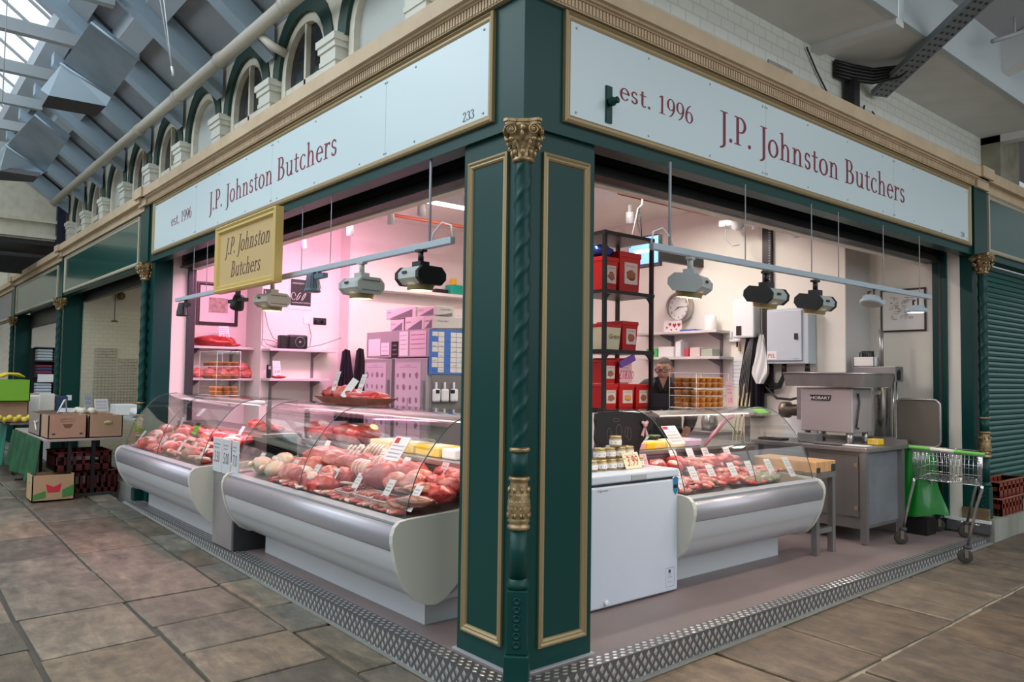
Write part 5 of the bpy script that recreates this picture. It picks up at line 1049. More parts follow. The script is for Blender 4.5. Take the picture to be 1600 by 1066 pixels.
# ------------------------------------------------------------------ left wall: shelves, pictures, sockets
SHELF = mat('shelf_white', (.66, .60, .60), .45); UPR = mat('upright_grey', (.22, .18, .20), .5)
def wall_shelf(label, x0, x1, y0, y1, z, ups, axis='y'):
    t = thing('wall_shelf', label, 'shelf', ((x0+x1)/2, (y0+y1)/2, z)); b = MB(); b.bbox(x0, y0, z-.03, x1, y1, z, .004); b.obj('board', SHELF, t)
    for u in ups:
        b = MB()
        if axis == 'y': b.box(x0, u-.015, z-.36, x0+.02, u+.015, z-.03); b.prism([(x0, z-.03), (x1-.02, z-.03), (x1-.02, z-.05), (x0, z-.12)], u-.008, u+.008, 'y') if 0 else b._add([(x0, u-.008, z-.03), (x1-.04, u-.008, z-.03), (x1-.04, u-.008, z-.045), (x0, u-.008, z-.12), (x0, u+.008, z-.03), (x1-.04, u+.008, z-.03), (x1-.04, u+.008, z-.045), (x0, u+.008, z-.12)], [(0, 1, 2, 3), (4, 7, 6, 5), (0, 4, 5, 1), (1, 5, 6, 2), (2, 6, 7, 3), (3, 7, 4, 0)])
        else: b.box(u-.015, y1-.02, z-.36, u+.015, y1, z-.03); b._add([(u-.008, y1, z-.03), (u-.008, y0+.04, z-.03), (u-.008, y0+.04, z-.045), (u-.008, y1, z-.12), (u+.008, y1, z-.03), (u+.008, y0+.04, z-.03), (u+.008, y0+.04, z-.045), (u+.008, y1, z-.12)], [(0, 1, 2, 3), (4, 7, 6, 5), (0, 4, 5, 1), (1, 5, 6, 2), (2, 6, 7, 3), (3, 7, 4, 0)])
        b.obj('bracket', UPR, t)
wall_shelf('upper shelf in the left niche holding a cut of red meat', -7.1, -6.8, .62, 1.385, 1.825, (.72, 1.2)); wall_shelf('lower shelf in the left niche holding packed pink meat', -7.1, -6.8, .62, 1.385, 1.435, (.72, 1.2))
wall_shelf('upper shelf on the left wall holding black speakers', -6.6, -6.33, 1.40, 2.30, 1.81, (1.52, 2.08)); wall_shelf('lower shelf on the left wall holding a phone and a price tag', -6.6, -6.33, 1.40, 2.2, 1.438, (1.52, 2.08))
meat('slab', 0, (-6.93, .95, 1.83), 1.5, 'large red cut of meat on the upper shelf of the left niche', None, 1.45); meat('steak', 2, (-6.9, 1.12, 1.83), 1.3, 'smaller red cut at the right end of the upper niche shelf', None, 1.3)
price_tag((-6.86, 1.03, 1.90), PI/2, '4.99', 'large white price tag standing on the red cut on the niche shelf', .13, .19, 15)
for k in range(5): meat('joint', 1, (-6.92, .72+.155*k, 1.44+.0), 1.57, 'pink packed meat on the lower niche shelf', 'pink packed meat on the lower niche shelf', .95)
for k in range(3): meat('joint', 1, (-6.92, .95+.16*k, 1.53), 1.2, 'pink packed meat stacked on top on the lower niche shelf', 'upper layer of packed meat on the niche shelf', .85)
def picture(label, p0, p1, face, inner, mw=.04, art=None):
    """p0, p1: (u, z) corners; face: 'x' at x or 'y' at y"""
    ax, c = face; P_ = (lambda u, v, d: (c+d, u, v)) if ax == 'x' else (lambda u, v, d: (u, c-d, v))
    t = thing('framed_picture', label, 'picture', P_((p0[0]+p1[0])/2, p0[1], 0)); b = MB(); frame_rect(b, p0[0], p0[1], p1[0], p1[1], [(0, 0), (0, .02), (mw*.6, .022), (mw, .012), (mw, 0)], P_); b.obj('frame', mat('dark_wood_frame', (.04, .02, .02), .4), t)
    b = MB(); b._add([P_(p0[0]+.01, p0[1]+.01, .008), P_(p1[0]-.01, p0[1]+.01, .008), P_(p1[0]-.01, p1[1]-.01, .008), P_(p0[0]+.01, p1[1]-.01, .008)], [(0, 1, 2, 3)]); b.obj('mount', PAPER, t)
    if art:
        for (u0, v0, u1, v1, m) in art: b = MB(); b._add([P_(u0, v0, .0095), P_(u1, v0, .0095), P_(u1, v1, .0095), P_(u0, v1, .0095)], [(0, 1, 2, 3)]); b.obj('print', m, t)
    if inner:
        b = MB(); rr = random.Random(len(label))
        (u0, v0, u1, v1) = inner
        for k in range(60):
            a, c_ = rr.uniform(u0, u1), rr.uniform(v0, v1); l = rr.uniform(.01, .05); h = rr.uniform(.003, .03)
            if a+l > u1 or c_+h > v1: continue
            for q in ((a, c_, a+l, c_+.003), (a, c_+h, a+l, c_+h+.003), (a, c_, a+.003, c_+h), (a+l, c_, a+l+.003, c_+h)): b._add([P_(q[0], q[1], .0105), P_(q[2], q[1], .0105), P_(q[2], q[3], .0105), P_(q[0], q[3], .0105)], [(0, 1, 2, 3)])
        b.obj('drawing', mat('pencil_grey', (.25, .23, .2), .7), t)
SEP = mat('sepia_print', (.55, .40, .34), .6, noise=(20, (.3, .2, .2), .4, .7))
picture('large black framed picture with a wide white mount in the left niche', (.75, 2.10), (1.27, 2.64), ('x', -7.098), None, .04, [(.90, 2.26, 1.14, 2.45, SEP)])
picture('narrow dark framed picture half hidden behind the beige lamp', (1.405, 2.31), (1.53, 2.56), ('x', -6.598), None, .02, [(1.43, 2.34, 1.51, 2.53, SEP)])
t = thing('black_poster', 'black and white poster on the left wall right of the beige lamp', 'poster', (-6.595, 1.9, 2.36)); b = MB(); b.box(-6.6, 1.74, 2.33, -6.592, 2.06, 2.77); b.obj('sheet', PAPER, t); b = MB()
b.box(-6.5915, 1.76, 2.38, -6.591, 2.04, 2.72); b.obj('black_print', BLACK, t); b = MB(); fx = lambda u, v: (-6.5905, u, v)
for z in (2.41, 2.66): scrib(b, fx, 1.78, 2.03, z, .022, int(z*100))
for k in range(3): b.tube([(-6.590, 1.80+.07*k+.03*math.cos(a*.7), 2.5+.05*math.sin(a*.7+k)) for a in range(9)], .004, 4)
b.obj('white_print', PAPER, t)
for k, y in enumerate((1.99, 2.13, 2.22)):
    b = MB(); b.bbox(-6.6, y-.045, 2.15, -6.588, y+.045, 2.24, .003)
    if k: b.bbox(-6.59, y-.025, 2.17, -6.54, y+.025, 2.21, .008)
    tag(b.obj('wall_socket', WHITEP if k == 0 else BLACK), ['white wall socket left of two black plugs on the left wall', 'black plug, left of two, on the left wall', 'black plug, right of two, on the left wall'][k], 'socket')
t = thing('speaker', 'larger black speaker with a round cone on the upper left wall shelf', 'speaker', (-6.42, 1.78, 1.81)); b = MB(); b.bbox(-6.5, 1.66, 1.812, -6.36, 1.91, 1.99, .025); b.obj('case', BLACK, t); b = MB(); Mx = Matrix.Translation((-6.358, 1.80, 1.90)) @ Matrix.Rotation(PI/2, 4, 'Y'); b.lathe([(.062, 0), (.066, .003), (.062, .006)], 24, M=Mx, cap=False); b.lathe([(0, .004), (.012, .004), (.014, 0)], 12, M=Mx, cap=False); b.obj('cone_ring', GREYP, t)
b = MB(); b.bbox(-6.48, 1.55, 1.812, -6.38, 1.635, 1.98, .012); tag(b.obj('speaker', BLACK), 'small black speaker left of the larger one on the upper left wall shelf', 'speaker')
t = thing('phone', 'black cordless phone on the lower left wall shelf', 'phone', (-6.42, 1.43, 1.44)); b = MB(); b.bbox(-6.45, 1.405, 1.44, -6.40, 1.455, 1.61, .012); b.obj('handset', BLACK, t); b = MB(); b.box(-6.399, 1.415, 1.55, -6.398, 1.445, 1.59); b.obj('screen', GREYP, t)
meat('steak', 1, (-6.42, 1.55, 1.44), .3, 'thin pink cut under the tag on the lower left wall shelf', None, 1.1); price_tag((-6.40, 1.53, 1.47), PI/2, '4.49', 'white price tag leaning on the lower left wall shelf beside the phone', .1, .19, 12)
b = MB(); b.tube([(-6.59, 1.42, 2.3), (-6.55, 1.45, 2.1), (-6.5, 1.5, 1.95), (-6.45, 1.6, 1.87), (-6.44, 1.5, 1.83), (-6.44, 1.40, 1.86), (-6.48, 1.37, 1.92), (-6.45, 1.5, 1.9), (-6.42, 1.56, 1.86)], .004, 5); b.tube([(-6.59, 1.40, 2.3), (-6.55, 1.39, 2.0), (-6.5, 1.36, 1.85), (-6.5, 1.42, 1.82)], .004, 5); tag(b.obj('black_cable', DARK), 'tangled black cable hanging down to the small speaker', 'cable')
b = MB(); b.tube([(-6.59, 2.02, 2.15), (-6.55, 2.04, 2.0), (-6.5, 2.0, 1.86)], .004, 5); b.tube([(-6.5, 1.9, 1.83), (-6.5, 2.15, 1.88), (-6.42, 2.40, 1.98)], .004, 5); tag(b.obj('thin_cable', DARK), 'thin cable running from the sockets along the upper left wall shelf', 'cable')
# hanging black aprons
CLOTH = mat('black_apron_cloth', (.012, .010, .018), .85)
def hung_cloth(label, p, w, h, face, m, name='apron', folds=5, amp=.03, cat='apron', top=.35):
    ax, c = face; b = MB(); b.smooth = True; vs = []
    def fn(u, v):
        ww = w*(top+(1-top)*min(1, v*1.6)); a = (u-.5)*ww; d = .05+amp*math.sin(u*PI*2*folds+v*2)*(.4+v)+.02*math.sin(u*9+v*3)
        z = p[2]-h*v+.03*math.sin(u*PI)*(1-v)
        return (c+d, p[1]+a, z) if ax == 'x' else (p[0]+a, c-d, z)
    b.grid(fn, 40, 18); back = len(b.v)
    b2 = [(v[0]-(.012 if ax == 'x' else 0), v[1]+(.012 if ax == 'y' else 0), v[2]) for v in b.v]; n = len(b.v); fs = list(b.f); b._add(b2, [f[::-1] for f in fs])
    return tag(b.obj(name, m), label, cat)
hung_cloth('black apron hanging left of the two on the wall beside the fridge', (-6.33, 2.40, 1.80), .30, .9, ('x', -6.32), CLOTH); hung_cloth('black apron hanging right of the two, next to the fridge', (-6.25, 2.58, 1.82), .28, .95, ('x', -6.28), mat('black_apron_cloth2', (.014, .013, .014), .8))

# ------------------------------------------------------------------ fridge, boxes, calendar
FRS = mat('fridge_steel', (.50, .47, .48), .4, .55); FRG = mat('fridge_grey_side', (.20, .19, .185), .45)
t = thing('upright_fridge', 'tall two door steel fridge with meat chart posters behind the near left counter', 'fridge', (-4.7, 2.5, 0))
b = MB(); b.bbox(-5.38, 2.22, .08, -4.03, 2.95, 1.69, .008); b.box(-5.38, 2.20, 1.70, -4.03, 2.95, 2.0); b.box(-5.3, 2.3, 0, -4.1, 2.9, .08); b.obj('cabinet', FRS, t)
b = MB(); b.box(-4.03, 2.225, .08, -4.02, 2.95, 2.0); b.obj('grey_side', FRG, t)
CHART = mat('meat_chart_ink', (.30, .16, .22), .6)
for k, (x0, x1) in enumerate(((-5.37, -4.76), (-4.69, -4.04))):
    b = MB(); b.bbox(x0, 2.17, .12, x1, 2.22, 1.685, .006); d = b.obj('door', FRS, t)
    b = MB(); b.box(x0+.03, 2.166, .75, x1-.11, 2.1695, 1.64); p = b.obj('poster', mat('poster_pinkish', (.58, .50, .53), .5), d)
    rr = random.Random(k+2); cx = (x0+x1-.08)/2
    for i in range(5):
        for j in range(4):
            if j in (1, 2) and i > 2: continue
            b = MB(); n = 9; r = rr.uniform(.022, .036); x = x0+.08+(x1-x0-.27)*j/3; z = 1.50-.135*i; b.prism([(x+r*rr.uniform(.6, 1.1)*math.cos(2*PI*q/n), z+r*1.2*rr.uniform(.6, 1.1)*math.sin(2*PI*q/n)) for q in range(n)], 2.1645, 2.1662, 'y'); b.obj('meat_cut', CHART, d)
    b = MB(); b.box(cx-.18, 2.165, 1.585, cx+.18, 2.1662, 1.59); scrib(b, lambda x, z: (x, 2.1645, z), cx-.06, cx+.06, 1.60, .018, k); b.box(cx-.008, 2.165, .80, cx+.008, 2.1662, 1.25); b.obj('chart_title', CHART, d)
    b = MB(); b.bbox(x1-.05, 2.14, 1.15, x1-.03, 2.17, 1.45, .004); b.obj('handle', CHROME, d)
for nm, x0, x1, z0, z1, m, lb in (('paper_sheet', -5.33, -5.06, 1.72, 1.92, PAPER, 'blank white sheet at the left of the fridge top panel'), ('paper_sheet', -5.04, -4.86, 1.73, 1.87, PAPER, 'small printed sheet on the fridge top panel, left of the black card'), ('black_card', -4.81, -4.67, 1.69, 1.88, BLACK, 'small black card stuck on the fridge top panel'), ('notice_sheet', -4.64, -4.46, 1.715, 1.985, PAPER, 'tall printed notice on the fridge top panel, left of two'), ('notice_sheet', -4.42, -4.10, 1.71, 1.985, mat('pinkish_paper', (.72, .56, .60), .5), 'wide printed notice on the fridge top panel, right of two')):
    t2 = thing(nm, lb, 'notice', ((x0+x1)/2, 2.195, z0)); b = MB(); b.box(x0, 2.195, z0, x1, 2.199, z1); b.obj('sheet', m, t2); b = MB(); pf = lambda x, z: (x, 2.1944, z)
    for q in range(4 if nm != 'paper_sheet' or x0 > -5.2 else 0): scrib(b, pf, x0+.02, x1-.02, z1-.05-.05*q, .014, q+int(x0*-100))
    if b.v: b.obj('print', PAPER if m is BLACK else INK, t2)
def carton(label, x0, x1, y0, y1, z0, z1, group='white cartons on the fridge'):
    t = thing('carton', label, 'box', ((x0+x1)/2, (y0+y1)/2, z0), group); b = MB(); b.bbox(x0, y0, z0, x1, y1, z1, .004); b.obj('box', mat('carton_white', (.62, .58, .54), .6), t)
    b = MB(); b.prism([(x0+(x1-x0)*.1, z0+.004), (x1-(x1-x0)*.1, z0+.004), (x1-(x1-x0)*.1, z0+(z1-z0)*.75), (x0+(x1-x0)*.45, z0+(z1-z0)*.35)], y0-.0012, y0+.001, 'y'); b.prism([(y0+.02, z0+.004), (y1-.02, z0+.004), (y1-.02, z0+(z1-z0)*.35), ((y0+y1)/2, z0+(z1-z0)*.15)], x1-.001, x1+.0012, 'x'); b.obj('printed_swoosh', mat('carton_grey', (.16, .15, .16), .6), t)
    b = MB(); scrib(b, lambda x, z: (x, y0-.0015, z), x0+.02, x0+.12, z0+(z1-z0)*.55, .02, 3); scrib(b, lambda y, z: (x1+.0015, y, z), y0+.06, y0+.2, z0+(z1-z0)*.55, .022, 5); b.obj('print', INK, t)
carton('white carton at the left of the lower row on the fridge', -4.92, -4.63, 2.24, 2.62, 2.003, 2.13); carton('white carton in the middle of the lower row on the fridge', -4.60, -4.22, 2.24, 2.70, 2.003, 2.145); carton('long white carton at the right of the lower row on the fridge', -4.20, -4.03, 2.23, 2.94, 2.003, 2.14)
carton('white carton with dark top band at the left of the upper row on the fridge', -5.05, -4.42, 2.26, 2.62, 2.148, 2.27); carton('white carton at the right of the upper row on the fridge', -4.38, -4.03, 2.26, 2.5, 2.148, 2.25)
t = thing('wall_calendar', 'blue and white wall planner calendar on the side of the fridge', 'calendar', (-4.017, 2.39, 1.5)); b = MB(); b.box(-4.019, 2.18, 1.515, -4.013, 2.62, 1.995); b.m = 1
for c in range(5):
    for r_ in range(8):
        y0 = 2.215+.08*c; z0 = 1.535+.055*r_
        if (c in (2,) or (c == 0 and r_ % 3 == 0)): continue
        b.box(-4.0128, y0, z0, -4.012, y0+.074, z0+.05)
b.obj('sheet', [mat('planner_blue', (.06, .18, .55), .5), mat('cell_cream', (.74, .70, .62), .5)], t)
b = MB(); fx = lambda u, v: (-4.0115, u, v)
for k in range(16): u = 2.22+.09*(k % 5); scrib(b, fx, u, u+.05, 1.55+.052*(k//2), .014, k)
b.obj('handwriting', INK, t)
t = thing('glove_dispenser', 'white and black clips with white gloves hanging on the fridge side below the calendar', 'dispenser', (-4.01, 2.4, 1.2)); b = MB()
for y in (2.27, 2.38, 2.50): b.bbox(-4.017, y-.012, 1.36, -3.995, y+.012, 1.43, .004); b.bbox(-4.015, y-.05, 1.22, -3.98, y+.05, 1.36, .02)
b.obj('white_clips', WHITEP, t); b = MB(); b.bbox(-4.0, 2.25, 1.31, -3.975, 2.3, 1.35, .006); b.bbox(-4.0, 2.45, 1.31, -3.975, 2.5, 1.35, .006); b.bbox(-4.016, 2.3, 1.08, -3.93, 2.58, 1.14, .02); b.obj('black_clips', BLACK, t)
t = thing('high_shelf', 'high white shelf on the wall behind the fridge', 'shelf', (-6.2, 3.6, 2.6)); b = MB(); b.box(-6.335, 2.6, 2.62, -6.08, 4.6, 2.66); b.obj('boxing', WALLW, t)
t = thing('green_tub', 'green tub with yellow cloth on the high white shelf', 'tub', (-6.15, 4.05, 2.66)); b = MB(); b.bbox(-6.28, 3.95, 2.662, -6.12, 4.15, 2.80, .01); b.obj('tub', mat('jade_plastic', (.0, .38, .26), .4), t); b = MB(); b.bbox(-6.25, 4.0, 2.80, -6.14, 4.06, 2.90, .015); b.obj('cloth', YEL, t)
b = MB(); b.bbox(-6.28, 3.68, 2.662, -6.12, 3.9, 2.72, .01); tag(b.obj('dark_box', BLACK), 'low dark box left of the green tub on the high white shelf', 'box')
# ------------------------------------------------------------------ chest freezer with jars and the black cow board
FZ = mat('freezer_white', (.58, .63, .72), .28)
t = thing('chest_freezer', 'white chest freezer with a blue shield sticker beside the corner pillar', 'freezer', (-.92, 1.62, 0))
b = MB(); b.bbox(-1.20, 1.18, .012, -.645, 2.06, .79, .012); b.box(-1.15, 1.22, 0, -.70, 2.02, .014); b.obj('cabinet', FZ, t)
b = MB(); b.box(-1.19, 1.19, .79, -.655, 2.05, .806); b.obj('lid_seal', DARK, t)
b = MB(); b.bbox(-1.20, 1.175, .806, -.64, 2.065, .862, .01); b.obj('lid', FZ, t)
b = MB(); b.bbox(-.642, 1.555, .812, -.634, 1.71, .85, .004); b.obj('grip', GREYP, t)
sh = [(2.0, .795), (2.028, .81), (2.056, .795), (2.056, .73), (2.05, .70), (2.028, .677), (2.006, .70), (2.0, .73)]
b = MB(); b.prism([(2.028+(y-2.028)*1.12, .742+(z-.742)*1.08) for y, z in sh], -.6455, -.6425, 'x'); b.obj('sticker_edge', PAPER, t)
b = MB(); b.prism(sh, -.6430, -.6415, 'x'); b.obj('shield_sticker', mat('shield_blue', (.01, .17, .38), .4), t); b = MB(); b.box(-.6418, 2.005, .725, -.641, 2.051, .75); b.obj('dark_band', BLACK, t)
b = MB(); P2 = lambda u, v: (-.6445, 1.925+u, .045+v)
for q in ((0, 0, .095, .002), (0, .13, .095, .132), (0, 0, .002, .132), (.093, 0, .095, .132), (.032, .095, .056, .118)): b._add([P2(q[0], q[1]), P2(q[2], q[1]), P2(q[2], q[3]), P2(q[0], q[3])], [(0, 1, 2, 3)])
for k, z in enumerate((.08, .063, .03)): scrib(b, P2, .025, .07, z, .008, k)
b.obj('control_panel', INK, t)
b = MB(); sans(b, 'fridgemaster', lambda x, y: (-.6445, 1.235+x, .758+y), .02, .2); b.obj('lettering', INK, t)
b = MB(); b.lathe([(.018, 0), (.018, .012), (.008, .014)], 14, M=Matrix.Translation((-.645, 1.32, .045)) @ Matrix.Rotation(PI/2, 4, 'Y')); b.obj('drain_plug', WHITEP, t)
t = thing('cow_board', 'black cow shaped display board with a pink rosette standing on the freezer', 'display board', (-1.03, 1.9, .862))
cow = [(1.614, 1.24), (1.64, 1.252), (1.806, 1.252), (2.004, 1.245), (2.102, 1.236), (2.16, 1.241), (2.218, 1.247), (2.278, 1.227), (2.317, 1.208), (2.309, 1.196), (2.274, 1.198), (2.257, 1.172), (2.219, 1.124), (2.169, 1.081), (2.145, 1.044), (2.104, 1.008), (2.08, .961), (2.062, .864), (2.013, .864), (1.998, .986), (1.974, 1.0), (1.771, 1.012), (1.687, 1.011), (1.669, .864), (1.620, .864), (1.61, .983), (1.62, 1.024), (1.609, 1.065), (1.617, 1.142), (1.609, 1.199)]
b = MB(); b.prism(cow, -1.045, -1.02, 'x'); b.obj('board', BLACK, t)
b = MB(); rg = lambda y, z, ry, rz_, n=12: b.tube([(-1.0195, y+ry*math.cos(2*PI*k/n), z+rz_*math.sin(2*PI*k/n)) for k in range(n)], .0015, 4, True)
rg(1.745, 1.09, .022, .045); rg(1.963, 1.085, .02, .05); rg(1.93, 1.10, .016, .04); rg(1.85, 1.10, .03, .06); rg(1.82, 1.19, .035, .012)
b.obj('chalk_marks', mat('chalk', (.16, .13, .14), .8), t)
b = MB(); b.sphere((-1.005, 2.125, 1.15), (.016, .022, .024), 6)
for s in (-1, 1): b.prism([(2.125, 1.14), (2.125+s*.04, 1.07), (2.125+s*.015, 1.06)], -1.015, -1.005, 'x'); b.sphere((-1.007, 2.125+s*.022, 1.165), (.01, .018, .014), 5)
b.obj('rosette', mat('rosette_pink', (.62, .36, .36), .6), t)
JAR = mat('jar_contents', (.50, .36, .18), .3, coat=.5, noise=(30, (.32, .2, .08), .45, .6)); JLID = mat('jar_lid_gold', (.42, .33, .16), .35, .6)
def jar(y, x, z, lb):
    t = thing('jar', lb, 'jar', (x, y, z), 'jars on the freezer'); b = MB(); b.lathe([(.0, 0), (.04, 0), (.043, .008), (.043, .052), (.037, .06)], 16); b.obj('jar_body', JAR, t, False)
    b = MB(); b.lathe([(.039, .058), (.041, .06), (.041, .074), (.0, .076)], 16); b.obj('lid', JLID, t, False); b = MB(); b.lathe([(.0436, .014), (.0436, .046)], 16, cap=False); b.obj('paper_label', PAPER, t, False); b = MB(); b.lathe([(.0440, .022), (.0440, .034)], 8, cap=False, M=Matrix.Scale(1, 4)); b.obj('label_band', INK, t, False)
for k, y in enumerate((1.40, 1.495, 1.59, 1.685, 1.78, 1.875)): jar(y, -.86, .863, 'small gold lidded jar in the bottom row on the freezer, %s from the left' % od[k])
for k, y in enumerate((1.50, 1.60, 1.70, 1.79)): jar(y, -.88, .940, 'small gold lidded jar in the second row on the freezer, %s from the left' % od[k])
jar(1.66, -.88, 1.017, 'single small jar on top of the jar stack on the freezer')
t = price_tag((-.79, 1.76, .865), PI/2, '3.99', 'large cream price card leaning on the jars on the freezer', .17, .12, 25, mat('cream_card', (.75, .66, .42), .5))
price_tag((-.84, 1.94, .865), PI/2, '4.5', 'small pink tag at the right of the jars on the freezer', .07, .09, 20, TAGP)

# ------------------------------------------------------------------ black rack with red tubs
RX0, RX1, RY0, RY1 = -2.0, -1.60, 2.30, 2.90
ry = lambda y: 1.085*y+.206
rz_ = lambda z: 1.085*z-.127
t = thing('metal_rack', 'tall black metal rack holding red tubs behind the freezer', 'rack', (-1.8, 2.63, 0))
for x in (RX0, RX1):
    for y in (RY0, RY1): b = MB(); b.box(x-.015, y-.015, 0, x+.015, y+.015, 2.738); b.obj('post', BLACK, t)
for z in (.55, 1.242, 1.742, 2.244, 2.738):
    b = MB(); b.box(RX0-.02, RY0-.02, z-.035, RX1+.02, RY1+.02, z-.005); b.obj('shelf', mat('rack_black', (.012, .01, .01), .4), t)
for z in (1.202, 1.705, 2.204):
    for s in (-1, 1):
        y = RY0 if s < 0 else RY1; pts = [(y-s*.02 if 0 else y, z-.14)]+[(y-s*(.09-.09*math.cos(a)) , z-.12+.12*math.sin(a)) for a in [PI/2*i/6 for i in range(7)]]+[(y, z)]
        b = MB(); b.prism(pts, RX1-.012, RX1+.012, 'x'); b.obj('corner_brace', BLACK, t)
def tub(lb, y0, y1, z, h, m, lab=None, x1=-1.64, dp=.28, lid=None, txt=None, group='tubs on the black rack'):
    y0, y1, z, h = ry(y0), ry(y1), rz_(z), 1.085*h
    t = thing('tub', lb, 'tub', (x1-dp/2, (y0+y1)/2, z), group); i = .012
    b = MB(); vs = [(x1-dp+i, y0+i, z), (x1-i, y0+i, z), (x1-i, y1-i, z), (x1-dp+i, y1-i, z), (x1-dp, y0, z+h*.86), (x1, y0, z+h*.86), (x1, y1, z+h*.86), (x1-dp, y1, z+h*.86)]; b._add(vs, [(0, 3, 2, 1), (4, 5, 6, 7), (0, 1, 5, 4), (1, 2, 6, 5), (2, 3, 7, 6), (3, 0, 4, 7)]); b.obj('bucket', m, t)
    b = MB(); b.bbox(x1-dp-.006, y0-.006, z+h*.86, x1+.008, y1+.006, z+h, .006); b.obj('lid', lid or m, t)
    if lab:
        w = (y1-y0)*.62; yc = (y0+y1)/2+.01; b = MB(); b.box(x1-.006, yc-w/2, z+h*.2, x1+.002, yc+w/2, z+h*.74); b.obj('paper_label', mat('tub_label', (.72, .58, .54), .5), t)
        b = MB(); blob(b, (x1+.002, yc, z+h*.42), (.003, w*.36, h*.13), int(y0*40), .4, 2, 6); b.obj('label_picture', lab, t)
        b = MB(); scrib(b, lambda u, v: (x1+.0025, u, v), yc-w*.4, yc+w*.4, z+h*.64, .012, int(y0*70)); b.obj('label_print', INK, t)
    if txt: b = MB(); sans(b, txt, lambda u, v: (x1+.001, (y0+y1)/2+.02+u, z+h*.42+v), .055, .2, 'CENTER'); b.obj('handwriting', mat('brown_pen', (.2, .1, .03), .6), t)
MP = mat('label_meat', (.35, .12, .06), .6); MO = mat('label_orange', (.75, .28, .06), .6); IV = mat('ivory_tub', (.72, .64, .44), .4)
tub('red meat tub at the left of the lowest shelf of the black rack', 1.96, 2.125, 1.262, .19, RED, MP); tub('red tub with an orange label in the middle of the lowest rack shelf', 2.145, 2.325, 1.262, .19, RED, MO); tub('red tub with a meat label at the right of the lowest rack shelf', 2.345, 2.51, 1.262, .19, RED, MP)
tub('red tub stacked on the left lower tub of the rack', 1.96, 2.11, 1.455, .185, RED, MP); tub('red tub behind the price card, stacked on the middle lower tub of the rack', 2.12, 2.28, 1.455, .20, RED)
tub('ivory tub with a red lid and handwriting on the middle rack shelf', 1.97, 2.16, 1.722, .20, IV, None, lid=RED, txt='Gravy'); tub('red tub with a meat label at the right of the middle rack shelf', 2.18, 2.36, 1.722, .23, RED, MP, dp=.3)
tub('dark red tub under the blue bag at the left of the top rack shelf', 1.95, 2.12, 2.185, .26, RED, MP); tub('tall red tub at the right of the top rack shelf', 2.14, 2.39, 2.185, .32, RED, MP)
t = thing('plastic_bag', 'rolled blue plastic bag lying on the left tub of the top rack shelf', 'bag', (-1.78, 2.41, 2.532)); b = MB(); blob(b, (-1.78, 2.41, 2.585), (.13, .11, .058), 3, .25, 2.2, 12); b.obj('bag', mat('blue_plastic', (.01, .05, .30), .2, coat=.4), t)
t = price_tag((-1.612, 2.59, 1.46), PI/2, '£18.00', 'pink £18.00 price card standing before the upper tubs on the rack', .16, .185, 3, TAGP)
t = thing('purple_packet', 'glossy purple packet lying over the price card on the rack', 'packet', (-1.60, 2.59, 1.635)); b = MB(); b.bbox(-.10, -.012, -.02, .10, .012, .04, .008, Matrix.Rotation(PI/2, 4, 'Z') @ Matrix.Rotation(-.35, 4, 'Y')); b.obj('wrapper', mat('purple_foil', (.22, .10, .42), .25, .3), t, False)

# ------------------------------------------------------------------ back wall: shelves, clock, heater, electrics
wall_shelf('upper shelf under the clock on the back wall', -3.95, -2.62, 5.30, 5.6, 2.09, (-3.49, -2.75), 'x'); wall_shelf('lower shelf on the back wall behind the man', -3.95, -2.58, 5.30, 5.6, 1.775, (-3.49, -2.75), 'x')
t = thing('worktop', 'long worktop against the back wall behind the man', 'worktop', (-3.2, 5.35, 0)); b = MB(); b.bbox(-4.2, 5.05, .86, -2.45, 5.59, .90, .005); b.obj('top', STEEL, t); b = MB(); b.box(-4.2, 5.1, 0, -2.45, 5.59, .86); b.obj('cupboards', WHITEP, t)
t = thing('wall_clock', 'round steel rimmed wall clock above the upper back shelf', 'clock', (-3.35, 5.6, 2.22)); Mc = Matrix.Translation((-3.35, 5.6, 2.415)) @ Matrix.Rotation(PI/2, 4, 'X')
b = MB(); b.lathe([(.19, 0), (.195, .03), (.19, .10), (.17, .115), (.162, .09), (.162, .07)], 40, M=Mc, cap=False); b.obj('rim', mat('brushed_rim', (.50, .46, .42), .3, .9), t)
b = MB(); b.lathe([(0, .07), (.163, .07)], 36, M=Mc, cap=False); b.obj('face', mat('clock_face', (.78, .80, .76), .4), t)
for h in range(1, 13): a = PI/2-h*PI/6; b = MB(); sans(b, str(h), lambda x, y: (-3.35+.128*math.cos(a)+x, 5.528, 2.400+.128*math.sin(a)+y), .045, 0, 'CENTER'); b.obj('numeral', INK, t)
for a, l, wd, nm in ((math.radians(-150), .085, .009, 'hour_hand'), (math.radians(2), .125, .006, 'minute_hand')): b = MB(); b.prism([(-3.35-wd*math.sin(a), 2.415+wd*math.cos(a)), (-3.35+wd*math.sin(a), 2.415-wd*math.cos(a)), (-3.35+l*math.cos(a), 2.415+l*math.sin(a))], 5.524, 5.527, 'y'); b.obj(nm, INK, t)
t = thing('greeting_card', 'white card with red hearts standing on the upper back shelf below the clock', 'card', (-3.36, 5.42, 2.09)); b = MB(); b.box(-3.50, 5.42, 2.092, -3.22, 5.424, 2.235); b.obj('card', PAPER, t)
b = MB()
for q, (x, z, r) in enumerate(((-3.45, 2.15, .016), (-3.40, 2.19, .024), (-3.33, 2.175, .03), (-3.26, 2.18, .026), (-3.38, 2.12, .015), (-3.30, 2.125, .012))): b.prism([(x, z-r), (x+r, z+r*.2), (x+r*.6, z+r), (x, z+r*.5), (x-r*.6, z+r), (x-r, z+r*.2)], 5.417, 5.4205, 'y')
b.obj('hearts', REDINK, t)
